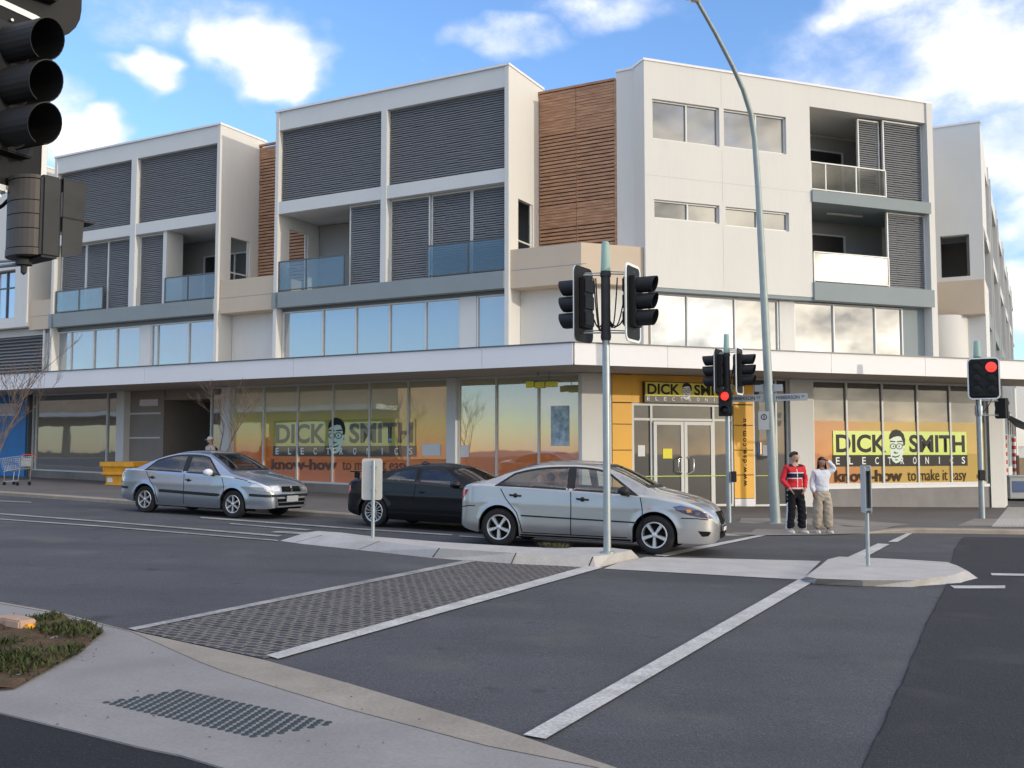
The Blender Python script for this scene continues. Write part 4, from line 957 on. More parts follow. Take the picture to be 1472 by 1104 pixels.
# right hand window film with its panels
o_r = FS.p(9.3, 0, .5); ad = sign_root('window_poster', 'large orange and yellow window advertisement with green name board on the sunlit shop front', tuple(o_r))
for i, (a, b) in enumerate(zip([5.9,7.21,8.62,10.04,11.41],[7.13,8.54,9.96,11.33,12.85])):
    poly_on('film', [[(a,.56),(b,.56),(b,2.54),(a,2.54)]], MATS['film_right'], ad, FS, -.092+.001*i, tuple(o_r))
for ob in ad.children:     # film gradient runs along world x
    for v in ob.data.vertices: pass
window_ad(FS, -.072, ((1198,1390),(620,654,670),(1200,1389),(675,692)), ad)
o_l = FL.p(2, 0, .5); al = sign_root('window_poster', 'faded green and black name board with slogan on the long row of shop windows', tuple(o_l))
window_ad(FL, -.118, ((393,597),(603,641,656),(390,586),(660,676)), al, True)
# shop sign over the entrance
s0, s1 = FS.U(928,565,.1), FS.U(1053,565,.1); z0, z1 = FS.Z(990,578,.1), FS.Z(990,551,.1)
o_s = FS.p((s0+s1)/2, .1, z0); sg = sign_root('shop_sign', 'yellow and black shop sign with a face emblem above the glass entrance doors', tuple(o_s)); so_ = tuple(o_s); w = s1-s0; h = z1-z0
mb = MB(); mb.fb(FS,s0-.03,s1+.03,-.028,.1,z0-.03,z1+.03); mb.build('sign_box', MATS['black_gloss'], sg, org=so_)
poly_on('name_board', [[(s0,z0+h*.30),(s1,z0+h*.30),(s1,z1),(s0,z1)]], MATS['sign_yellow'], sg, FS, .103, so_)
put_text('lettering', 'DICK', MATS['letter_black'], sg, FS, s0+w*.02, s0+w*.385, z0+h*.37, z1-h*.06, .106, so_, bold=.03)
put_text('lettering', 'SMITH', MATS['letter_black'], sg, FS, s0+w*.55, s1-w*.015, z0+h*.37, z1-h*.06, .106, so_, bold=.03)
for i, ch in enumerate('ELECTRONICS'):
    c = s0+w*(.03+.094*i)
    if 3 < i < 6: pass
    put_text('lettering', ch, MATS['letter_white'], sg, FS, c-(.012 if ch == 'I' else .045), c+(.012 if ch == 'I' else .045), z0+h*.05, z0+h*.24, .106, so_, bold=.015)
face_logo(FS, .108, s0+w*.465, z0+h*.12, z1+h*.02, sg, so_, 'letter_white', 1.15)
# web address on the orange pier
o_w = FS.p(3.3, 0, 1.0); wb = sign_root('wall_lettering', 'dark vertical web address on the narrow orange pier right of the entrance', tuple(o_w), 'lettering')
me = text_mesh('www.dse.com.au', 1, 0, .02, 1.25); xs = [v.co.x for v in me.vertices]; ys = [v.co.y for v in me.vertices]
za, zb = FS.Z(1070,699), FS.Z(1070,602)
for v in me.vertices:
    s = (v.co.x-min(xs))/(max(xs)-min(xs)); t = (v.co.y-min(ys))/(max(ys)-min(ys)); v.co = FS.p(3.40-.17*t, -.014, za+(zb-za)*s)-o_w
link_mesh('lettering', me, MATS['letter_brown'], wb)
# notices stuck on the doors
def notice(label, F, pix, d, m, cat='notice'):
    a = F.uz(pix[0], pix[3], d); b = F.uz(pix[2], pix[1], d); o = F.p(a[0], d, a[1])
    mb = MB(); mb.fb(F,a[0],b[0],d,d+.004,a[1],b[1]); return tag(mb.build('notice', MATS[m]) if False else _notice(mb, m, o), label, cat)
def _notice(mb, m, o):
    ob = mb.build('notice', MATS[m], None, org=tuple(o)); ob.location = o; return ob
notice('white paper notice taped inside the left glass panel beside the doors', FS, (917,640,927,656), -.09, 'paper')
notice('bright yellow square notice on the left entrance door', FS, (953,645,966,659), -.004, 'note_yellow')
notice('white paper notice on the narrow window right of the orange pier', FS, (1096,640,1105,655), -.11, 'paper')
notice('blue upright notice beside the white paper right of the orange pier', FS, (1089,636,1094,655), -.11, 'win_deepblue')
notice('white paper notice on the dark sliver of glass beside the corner column', FS, (858,640,866,655), -.09, 'paper')
notice('tall pale blue poster on the last window before the corner column', FL, (792,583,818,641), -.13, 'poster_blue', 'poster')
notice('cream paper sheet stuck low on the window left of the grey column', FL, (607,638,633,655), -.13, 'paper')
notice('cream paper sheet stuck low on the window right of the grey column', FL, (656,640,674,657), -.13, 'paper')
# hanging lamp / sign bracket under the canopy
p = FL.p(FL.U(778,560,1.0), 1.0, 3.45); t = empty('security_light', p, (0, 0, R(-28))); tag(t, 'yellow fronted twin floodlight on a bracket hanging under the canopy', 'floodlight')
mb = MB(); mb.tube([(-.1,0,.36),(-.1,0,.12)], .012, 6).tube([(.25,0,.36),(.25,0,.10)], .012, 6).box(-.35,.55,-.03,.03,.08,.12); mb.build('bracket', MATS['frame_dark'], t)
mb = MB(); mb.hexa([(-.45,-.08,-.08),(-.20,-.08,-.06),(-.20,.08,-.06),(-.45,.08,-.08),(-.45,-.08,.10),(-.20,-.08,.09),(-.20,.08,.09),(-.45,.08,.10)]); mb.build('lamp_face', MATS['note_yellow'], t, bevel=.01)
mb = MB(); mb.box(-.18,.12,-.06,.06,-.10,.075).box(.16,.5,-.05,.05,-.08,.075); mb.build('lamp_body', MATS['sign_yellow'], t, bevel=.01)

# neighbouring blue shop front at the far left
nb = empty('blue_shopfront', FL.p(-17, .1, gz(-20))); no = tuple(nb.location)
tag(nb, 'bright blue painted shop front under the left end of the canopy', 'shop front')
mb = MB(); mb.fb(FL,-26,-14.08,-.3,.10,-1,CZ0+.025); mb.build('wall', MATS['blue_wall'], nb, org=no)
mb = MB()
for u in (-15.2,-16.6,-18): mb.fb(FL,u,u+.015,.101,.104,0,3.7)
for z in (1.75, 2.7): mb.fb(FL,-26,-14.1,.101,.104,z,z+.015)
mb.build('joint', MATS['frame_dark'], nb, org=no)
mb = MB(); mb.fb(FL,-16.4,-14.6,.101,.13,3.0,3.5); mb.build('sign_panel', MATS['win_deepblue'], nb, org=no)
# ------------------------------------------------------------------ cars
def make_wheel(name, parent, loc, r, rw, style, flip, rim_mat='alloy', steer=0.0):
    w = MB(); t = .20   # tyre, outer face towards -y
    w.lathe([(r*.64,-.085),(r*.72,-.095),(r*.90,-.10),(r*.97,-.085),(r,-.06),(r,.06),(r*.97,.085),(r*.9,.10),(r*.66,.09)], axis=(0,1,0), n=40)
    o = w.build(name, MATS['rubber'], parent, smooth=40); o.location = loc; o.rotation_euler = (0, 0, (pi if flip else 0)+steer)
    m = MB(); rr = rw
    m.lathe([(rr*1.04,-.088),(rr*1.0,-.096),(rr*.93,-.094),(rr*.90,-.07),(rr*.88,-.02),(rr*.86,.05)], axis=(0,1,0), n=40)
    n = {'five': 5, 'six': 6, 'multi': 14}[style]
    for i in range(n):
        a = 2*pi*i/n+pi/2*(-1); wd = {'five': .30, 'six': .24, 'multi': .085}[style]*rr
        e1 = Vector((cos(a), 0, sin(a))); e2 = Vector((-sin(a), 0, cos(a))); r0, r1 = rr*.16, rr*.95
        wi = wd*.78 if style != 'multi' else wd*.7
        def P(rad, s, y): return e1*rad+e2*s+Vector((0, y, 0))
        m.hexa([P(r0,-wi/2,-.045),P(r1,-wd*.62,-.05),P(r1,wd*.62,-.05),P(r0,wi/2,-.045), P(r0,-wi*.36,-.088),P(r1,-wd*.42,-.090),P(r1,wd*.42,-.090),P(r0,wi*.36,-.088)])
    m.lathe([(0,-.096),(rr*.10,-.096),(rr*.20,-.088),(rr*.24,-.05)], axis=(0,1,0), n=24)
    rim = m.build('rim', MATS[rim_mat], o, smooth=35)
    k = MB(); k.lathe([(0,-.035),(rr*.55,-.03),(rr*.56,-.01),(rr*.9,-.0),(rr*.9,.03)], axis=(0,1,0), n=28); k.build('brake_disc', MATS['underbody'], o)
    return o

class Car:
    def __init__(s, P):
        s.P = P
        if 'remap' in P:     # stretch or shorten the overhangs
            xr, kr, xf_, kf = P['remap']; g = lambda x: xr+(x-xr)*kr if x < xr else (xf_+(x-xf_)*kf if x > xf_ else x)
            for k in ('top','crown','belt','low','plan'): P[k] = [(g(x), z) for x, z in P[k]]
            P['patches'] = [(n, [(g(x), z) for x, z in sp] if kd == 'side' else sp, kd, m, o, mi) for n, sp, kd, m, o, mi in P['patches']]
            P['gaps'] = [[(g(x), z) for x, z in l] for l in P['gaps']]
        s.build()
    def zt(s, x): return lerp_tab(s.P['top'], x)
    def crown(s, x): return lerp_tab(s.P['crown'], x)
    def zr(s, x): return s.zt(x)-s.crown(x)
    def zb(s, x): return min(lerp_tab(s.P['belt'], x), s.zr(x)-.012)
    def zl(s, x):
        z = lerp_tab(s.P['low'], x)
        for xw in s.P['axles']:
            d = abs(x-xw)
            if d < s.P['arch']: z = max(z, s.P['r']+.012+sqrt(max(0, s.P['arch']**2-d*d)))
        return z
    def hw(s, x, z):
        W = lerp_tab(s.P['plan'], x); zb = s.zb(x)
        if z <= zb:
            f = 1.0
            if z < .42: f -= .55*((.42-z)/1.0)**1.6
            f -= .030*max(0, (z-.60)/.40)**1.5
            f += s.P.get('crease', .006)*math.exp(-((z-s.P.get('crease_z', .74))/.045)**2)
            for xw in s.P['axles']:   # flared arches
                q = sqrt((x-xw)**2+(z-s.P['r'])**2); f += .016*math.exp(-((q-s.P['arch'])/.05)**2)
            return W*f
        y0 = s.hw(x, zb); t = z-zb
        return y0-.018*min(1, t/.03)-t*s.P['tumble']-max(0, t-.30)**2*.9
    def stations(s):
        xs = set(); a, b = s.P['plan'][0][0], s.P['plan'][-1][0]; n = int((b-a)/.045)
        for i in range(n+1): xs.add(round(a+(b-a)*i/n, 4))
        for xw in s.P['axles']:
            for i in range(-14, 15): xs.add(round(xw+s.P['arch']*sin(pi/2*i/14), 4))
            xs.add(round(xw-s.P['arch']-.004, 4)); xs.add(round(xw+s.P['arch']+.004, 4))
        for e, d in ((b, -1), (a, 1)):
            for q in (.008, .02, .035, .06, .09): xs.add(round(e+d*q, 4))
        xs = sorted(xs); out = [xs[0]]
        for x in xs[1:]:
            if x-out[-1] > .0035: out.append(x)
        return out
    def build(s):
        P = s.P; xs = s.stations(); NS, NG, NR = 16, 8, 9
        rows = []
        for x in xs:
            zl, zb, zr, zt = s.zl(x), s.zb(x), s.zr(x), s.zt(x); zl = min(zl, zb-.01); row = []
            row.append((x, -max(0, s.hw(x, zl)-.06), zl+.005))
            for i in range(NS):
                z = zl+(zb-zl)*i/(NS-1); row.append((x, -s.hw(x, z), z))
            for i in range(1, NG+1):
                z = zb+(zr-zb)*i/NG; row.append((x, -s.hw(x, z), z))
            yr = s.hw(x, zr)
            for i in range(1, NR+1):
                q = i/NR; a = pi/2*q; yy = yr*cos(a)**.95 if q < 1 else 0; row.append((x, -yy, zr+(zt-zr)*(1-(yy/yr)**2.4)))
            rows.append(row)
        n = len(rows[0]); mb = MB()
        for r in rows: mb.v += r
        for i in range(len(rows)-1):
            for j in range(n-1):
                mb.f.append([i*n+j, (i+1)*n+j, (i+1)*n+j+1, i*n+j+1]); mb.mi.append(0)
        k = len(mb.v); m = len(rows)
        for r in rows: mb.v += [(p[0], -p[1], p[2]) for p in r]
        for i in range(m-1):
            for j in range(n-1):
                mb.f.append([k+i*n+j+1, k+(i+1)*n+j+1, k+(i+1)*n+j, k+i*n+j]); mb.mi.append(0)
        for i in (0, m-1):
            c = list(range(i*n, i*n+n))+[k+i*n+j for j in range(n-1, -1, -1)]
            mb.f.append(c); mb.mi.append(0)
        # weld centre line
        bm = bmesh.new(); vs = [bm.verts.new(v) for v in mb.v]
        for f in mb.f:
            try: bm.faces.new([vs[i] for i in f])
            except ValueError: pass
        bmesh.ops.remove_doubles(bm, verts=bm.verts, dist=.0006); bmesh.ops.recalc_face_normals(bm, faces=bm.faces)
        bmesh.ops.triangulate(bm, faces=[f for f in bm.faces if len(f.verts) > 4])
        s.bvh = BVHTree.FromBMesh(bm)
        # open up the windows
        cut = []
        for f in bm.faces:
            c = f.calc_center_median()
            for kind, poly in P['holes']:
                if kind == 'side' and abs(f.normal.y) > .25 and inpoly(c.x, c.z, s.poly(poly)): cut.append(f); break
                if kind == 'front' and f.normal.x > .15 and c.x > 0 and inpoly(c.y, c.z, poly): cut.append(f); break
                if kind == 'rear' and f.normal.x < -.1 and c.x < 0 and inpoly(c.y, c.z, poly): cut.append(f); break
        bmesh.ops.delete(bm, geom=cut, context='FACES')
        me = bpy.data.meshes.new('body'); bm.to_mesh(me); bm.free()
        s.root = empty(P['name'], P['loc']); th = R(P['heading'])
        nrm = Vector((-SLOPE, 0, 1)).normalized(); s.root.rotation_mode = 'QUATERNION'
        s.root.rotation_quaternion = Vector((0,0,1)).rotation_difference(nrm) @ Matrix.Rotation(th, 3, 'Z').to_quaternion()
        link_mesh('body', me, MATS[P['paint']], s.root, smooth=38)
        s.details()
    def poly(s, spec):
        """('dlo', xa_bot, xa_top, xb_top, xb_bot, dz) windows that follow the roof edge, or plain points"""
        if spec and spec[0] == 'dlo':
            _, a, at, bt, b, dz = spec; top = [(bt+(at-bt)*i/14, s.zr(bt+(at-bt)*i/14)-.03-dz) for i in range(15)]
            return [(a+(b-a)*i/10, s.zb(a+(b-a)*i/10)+.012+dz) for i in range(11)]+top
        return spec
    def surf(s, pts, kind, off):
        out = []
        for u, v in pts:
            if kind == 'side': p = Vector((u, -s.hw(u, v), v))
            elif kind == 'front': p = s.bvh.ray_cast(Vector((4, u, v)), Vector((-1, 0, 0)))[0] or Vector((s.P['plan'][-1][0], u, v))
            elif kind == 'rear': p = s.bvh.ray_cast(Vector((-4, u, v)), Vector((1, 0, 0)))[0] or Vector((s.P['plan'][0][0], u, v))
            else: p = s.bvh.ray_cast(Vector((u, v, 4)), Vector((0, 0, -1)))[0] or Vector((u, v, 1))
            q, nn, *_ = s.bvh.find_nearest(p)
            if nn.dot(q-Vector((0, 0, .6))) < 0: nn = -nn
            out.append(p+nn*off)
        return out
    def patch(s, name, poly, kind, m, off=.004, parent=None, grid=.05, mirror=False, thick=0.0):
        poly = s.poly(poly); o = smooth_poly(poly, grid); n = len(o); xs = [p[0] for p in o]; ys = [p[1] for p in o]; inner = []
        x = min(xs)+grid*.5
        while x < max(xs):
            y = min(ys)+grid*.5
            while y < max(ys):
                if inpoly(x, y, o): inner.append((x, y))
                y += grid
            x += grid
        vs, _, fs, *_r = delaunay_2d_cdt([Vector(p) for p in o+inner], [(i, (i+1) % n) for i in range(n)], [], 1, 1e-5)
        pts = s.surf([(v.x, v.y) for v in vs], kind, off); mb = MB()
        if mirror: pts = [Vector((p.x, -p.y, p.z)) for p in pts]
        mb.add(pts, fs)
        ob = mb.build(name, MATS[m] if isinstance(m, str) else m, parent or s.root, smooth=60)
        return ob
    def ring(s, name, outer, inset, kind, m, off=.004, parent=None, mirror=False):
        o = smooth_poly(s.poly(outer), .05); n = len(o); cx = sum(p[0] for p in o)/n; cy = sum(p[1] for p in o)/n
        area = sum(o[i][0]*o[(i+1) % n][1]-o[(i+1) % n][0]*o[i][1] for i in range(n)); sg = 1 if area > 0 else -1
        inn = []
        for i, p in enumerate(o):
            a, b = o[i-1], o[(i+1) % n]; t = Vector((b[0]-a[0], b[1]-a[1])); t = t.normalized() if t.length else t; inn.append((p[0]-t.y*inset*sg, p[1]+t.x*inset*sg))
        A = s.surf(o, kind, off); B = s.surf(inn, kind, off)
        if mirror: A = [Vector((p.x, -p.y, p.z)) for p in A]; B = [Vector((p.x, -p.y, p.z)) for p in B]
        mb = MB(); mb.add(A+B, [(i, (i+1) % n, n+(i+1) % n, n+i) for i in range(n)])
        return mb.build(name, MATS[m], parent or s.root)
    def details(s):
        P = s.P; r = P['r']; tr = P['track']/2
        for xw in P['axles']:
            for sd in (-1, 1):
                make_wheel('wheel', s.root, (xw, sd*tr, r), r, P['rim'], P['style'], sd > 0, steer=P.get('steer', 0) if xw > 0 else 0)
        mb = MB(); a, b = P['axles']; R_ = P['arch']
        mb.box(a+R_, b-R_, -tr-.02, tr+.02, .17, .34).box(P['plan'][0][0]+.12, a-R_+.05, -.55, .55, .24, .5).box(b+R_-.05, P['plan'][-1][0]-.15, -.55, .55, .2, .5).box(a-R_, b+R_, -tr+.22, tr-.22, .2, .55)
        mb.build('underbody', MATS['underbody'], s.root)
        for xw in P['axles']:
            for sd in (-1, 1):
                mb = MB(); n = 16
                for i in range(n):
                    a0 = pi*i/n-.0; a1 = pi*(i+1)/n; q = lambda a, y: (xw+(R_+.004)*cos(a), y, r+.012+(R_+.004)*sin(a)) if True else 0
                    yo = sd*(s.hw(xw, r+R_)-.03); yi = sd*(tr-.28); mb.quad(q(a0,yo), q(a1,yo), q(a1,yi), q(a0,yi))
                mb.add([(xw-R_,sd*(tr-.26),.15),(xw+R_,sd*(tr-.26),.15),(xw+R_,sd*(tr-.26),r+R_+.03),(xw-R_,sd*(tr-.26),r+R_+.03)], [(0,1,2,3)])
                mb.build('wheel_well', MATS['underbody'], s.root)
        for nm, spec in P['side_windows']:
            for mir in (False, True):
                g = s.patch(nm, spec, 'side', P['glass'], .001, mirror=mir); s.ring('window_seal', spec, P.get('seal', .035), 'side', 'black_plastic', .003, g, mirror=mir)
        g = s.patch('windscreen', P['screen'], 'front', 'car_glass', .001); s.ring('window_seal', P['screen'], .04, 'front', 'black_plastic', .003, g)
        g = s.patch('rear_window', P['rear_screen'], 'rear', P['glass'], .001); s.ring('window_seal', P['rear_screen'], .04, 'rear', 'black_plastic', .003, g)
        for nm, spec, kind, m, off, mir in P['patches']:
            s.patch(nm, spec, kind, m, off, grid=.03)
            if mir: s.patch(nm, [(x, z) for x, z in spec], kind, m, off, grid=.03, mirror=True)
        for line in P['gaps']:
            mb = MB(); w = .0075
            pts = []
            for (x0, z0), (x1, z1) in zip(line, line[1:]):
                for i in range(8): pts.append((x0+(x1-x0)*i/8, z0+(z1-z0)*i/8))
            pts.append(line[-1]); A = []; B = []
            for i, p in enumerate(pts):
                a = pts[max(0,i-1)]; b = pts[min(len(pts)-1,i+1)]; t = Vector((b[0]-a[0], b[1]-a[1])).normalized(); A.append((p[0]-t.y*w, p[1]+t.x*w)); B.append((p[0]+t.y*w, p[1]-t.x*w))
            A = s.surf(A, 'side', .0015); B = s.surf(B, 'side', .0015); n = len(pts)
            for sg in (1, -1):
                mb = MB(); mb.add([(p.x, p.y*sg, p.z) for p in A+B], [(i, i+1, n+i+1, n+i) for i in range(n-1)]); mb.build('door_gap', MATS['underbody'], s.root)
        for x, z, L_, m in P['handles']:
            for sd in (-1, 1):
                y = sd*(s.hw(x, z)+.002); mb = MB()
                mb.tube([(x-L_/2,y-sd*.01,z+.008),(x-L_/2+.02,y+sd*.028,z+.006),(x,y+sd*.034,z+.004),(x+L_/2-.02,y+sd*.028,z),(x+L_/2,y-sd*.01,z-.002)], .016, 8)
                h = mb.build('door_handle', MATS[m], s.root, smooth=60)
                mb = MB(); mb.lathe([(0,.012),(.03,.010),(.04,0)], (x,y,z), axis=(0,sd,0), n=14); mb.build('recess', MATS[P['paint'] if m == 'x' else 'black_plastic'], h)
        mx, mz = P['mirror']
        for sd in (-1, 1):
            y = sd*(s.hw(mx, s.zb(mx))-.02); mb = MB(); c = Vector((mx-.02, y+sd*.17, mz))
            prof = [(-.085,.0),(-.075,.5),(-.03,.9),(.03,1.0),(.075,.75),(.10,.0)]
            mb.lathe([(max(.001,.078*q), h) for h, q in prof], c, axis=(1, sd*-.15, 0), n=18)
            for i, v in enumerate(mb.v): mb.v[i] = (v[0], c.y+(v[1]-c.y)*1.35, v[2])
            mi = mb.build('mirror', MATS[P.get('mirror_mat', P['paint'])], s.root, smooth=50)
            mb = MB(); mb.tube([(mx+.03,y,mz-.075),(mx+.01,y+sd*.10,mz-.05)], .022, 8); mb.build('arm', MATS['black_plastic'], mi)
            mb = MB(); mb.lathe([(0,-.002),(.066,-.002)], c+Vector((-.085,0,0)), axis=(1,sd*-.15,0), n=18); mb.build('glass', MATS['chrome'], mi)
        # interior
        zb = s.zb(0); mb = MB()
        for sd in (-.36, .36):
            mb.hexa([(-.30,sd-.24,.38),(.22,sd-.24,.40),(.22,sd+.24,.40),(-.30,sd+.24,.38),(-.30,sd-.24,.52),(.22,sd-.24,.56),(.22,sd+.24,.56),(-.30,sd+.24,.52)])
            mb.hexa([(-.34,sd-.23,.50),(-.18,sd-.23,.52),(-.18,sd+.23,.52),(-.34,sd+.23,.50),(-.56,sd-.20,1.06),(-.46,sd-.20,1.08),(-.46,sd+.20,1.08),(-.56,sd+.20,1.06)])
            mb.hexa([(-.60,sd-.11,1.10),(-.50,sd-.11,1.11),(-.50,sd+.11,1.11),(-.60,sd+.11,1.10),(-.62,sd-.10,1.25),(-.54,sd-.10,1.25),(-.54,sd+.10,1.25),(-.62,sd+.10,1.25)])
        mb.hexa([(-1.15,-.6,.45),(-.75,-.6,.45),(-.75,.6,.45),(-1.15,.6,.45),(-1.4,-.56,1.0),(-1.25,-.56,1.02),(-1.25,.56,1.02),(-1.4,.56,1.0)])
        ob = mb.build('seats', MATS['seat_cloth'], s.root, bevel=.03)
        mb = MB(); mb.hexa([(.72,-.68,.5),(1.15,-.68,.5),(1.15,.68,.5),(.72,.68,.5),(.62,-.66,.88),(1.15,-.62,.92),(1.15,.62,.92),(.62,.66,.88)])
        mb.lathe([(.17,-.012),(.185,0),(.17,.012),(.158,0)], (.50,-.36,.88), axis=(-.85,0,.5), n=24, closed=True).tube([(.50,-.36,.88),(.72,-.36,.78)], .03, 8)
        mb.build('dashboard', MATS['underbody'], s.root)
        mb = MB(); mb.box(-1.3,1.1,-.66,.66,.26,.36); mb.build('cabin_floor', MATS['underbody'], s.root)

# silver sedan waiting at the lights
MAZ = Car(dict(name='sedan_car', remap=(-1.70,.66,1.75,1.12), loc=(1.289,17.19,gz(1.289)), heading=-19, paint='paint_silver', glass='car_glass', r=.315, rim=.205, style='five', axles=(-1.32,1.32), arch=.362, track=1.52, tumble=.50, steer=R(-3),
    top=[(-2.27,.86),(-2.262,.93),(-2.22,1.00),(-2.12,1.045),(-1.9,1.075),(-1.68,1.10),(-1.50,1.16),(-1.2,1.285),(-.9,1.385),(-.6,1.44),(-.25,1.464),(.1,1.462),(.4,1.425),(.7,1.325),(1.0,1.185),(1.26,1.055),(1.40,1.018),(1.7,.955),(1.95,.875),(2.1,.79),(2.18,.70),(2.215,.60),(2.225,.54)],
    crown=[(-2.27,.10),(-2.1,.055),(-1.7,.05),(-1.3,.06),(-.8,.075),(0,.075),(.6,.07),(1.2,.06),(1.5,.07),(1.9,.08),(2.1,.10),(2.225,.10)],
    belt=[(-2.27,.90),(-1.9,.985),(-1.4,.99),(0,.955),(1.0,.915),(1.5,.86),(2.0,.74),(2.225,.5)],
    low=[(-2.27,.36),(-2.1,.28),(-1.7,.22),(-1,.19),(1,.185),(1.7,.20),(2.05,.20),(2.18,.22),(2.225,.27)],
    plan=[(-2.27,.60),(-2.25,.665),(-2.2,.72),(-2.1,.775),(-1.9,.825),(-1.5,.862),(-.8,.877),(0,.878),(.9,.876),(1.4,.862),(1.75,.822),(1.95,.765),(2.08,.69),(2.16,.60),(2.21,.49),(2.225,.42)],
    holes=[('side',('dlo',-1.38,-1.02,-.16,-.13,.018)),('side',('dlo',-.03,-.05,.55,.98,.018)),('front',[(-.62,1.08),(.62,1.08),(.50,1.395),(-.50,1.395)]),('rear',[(-.58,1.15),(.58,1.15),(.46,1.37),(-.46,1.37)])],
    side_windows=[('side_window',('dlo',-1.42,-1.10,-.14,-.115,0)),('side_window',('dlo',-.05,-.07,.52,1.06,0))],
    screen=[(-.66,1.055),(.66,1.055),(.53,1.41),(-.53,1.41)], rear_screen=[(-.62,1.13),(.62,1.13),(.49,1.385),(-.49,1.385)],
    mirror=(.86,1.0), mirror_mat='black_plastic',
    patches=[('pillar_trim',[(-.14,.97),(-.03,.968),(-.05,1.365),(-.155,1.362)],'side','black_plastic',.002,True),
        ('headlight',[(1.60,.775),(1.72,.80),(1.9,.765),(2.07,.685),(2.155,.605),(2.12,.60),(1.95,.625),(1.78,.67),(1.66,.72)],'side','lamp_purple',.006,True),
        ('lamp_reflector',[(1.80,.735),(1.86,.74),(1.88,.70),(1.82,.69)],'side','amber',.010,True),('lamp_reflector',[(1.92,.71),(1.985,.695),(1.985,.65),(1.925,.66)],'side','chrome',.010,True),
        ('tail_light',[(-2.262,.76),(-2.20,.74),(-2.05,.885),(-2.02,.925),(-2.2,.93),(-2.262,.90)],'side','tail_red',.005,True),
        ('side_moulding',[(-.92,.518),(1.02,.49),(1.02,.513),(-.92,.542)],'side','black_plastic',.010,True),
        ('sill',[(-.93,.195),(.94,.195),(.94,.225),(-.93,.225)],'side','underbody',.002,True),
        ('air_intake',[(1.965,.405),(2.10,.40),(2.135,.385),(2.10,.325),(2.02,.318)],'side','underbody',.004,True),
        ('grille',[(-.36,.70),(.36,.70),(.28,.53),(.14,.485),(-.14,.485),(-.28,.53)],'front','underbody',.006,False),('grille_bar',[(-.035,.66),(.035,.66),(.035,.56),(-.035,.56)],'front','chrome',.016,False),
        ('air_intake',[(-.34,.37),(.34,.37),(.29,.27),(-.29,.27)],'front','underbody',.005,False),
        ('number_plate',[(-.2,.47),(.2,.47),(.2,.345),(-.2,.345)],'front','underbody',.035,False),('number_plate',[(-.17,.45),(.17,.45),(.17,.385),(-.17,.385)],'front','plate_white',.040,False),
        ('fuel_flap',[(-1.66+.085*cos(2*pi*i/16), .845+.075*sin(2*pi*i/16)) for i in range(16)],'side','paint_silver',.004,False),
        ('indicator',[(1.20,.745),(1.245,.745),(1.245,.72),(1.20,.72)],'side','amber',.006,True)],
    gaps=[[(-.075,.955),(-.06,.7),(-.06,.24),],[(1.08,.91),(1.12,.72),(1.13,.5),(1.08,.25)],[(-1.30,.96),(-1.20,.80),(-1.0,.58),(-.93,.4),(-.9,.25)],[(-.9,.25),(1.08,.25)],[(-2.25,.62),(-1.95,.655),(-1.78,.655)],[(1.73,.60),(1.95,.60),(2.1,.585)]],
    handles=[(-1.03,.855,.20,'black_plastic'),(.13,.835,.20,'black_plastic')]))
tag(MAZ.root, 'silver four door sedan with five spoke wheels waiting behind the median signal pole', 'car')

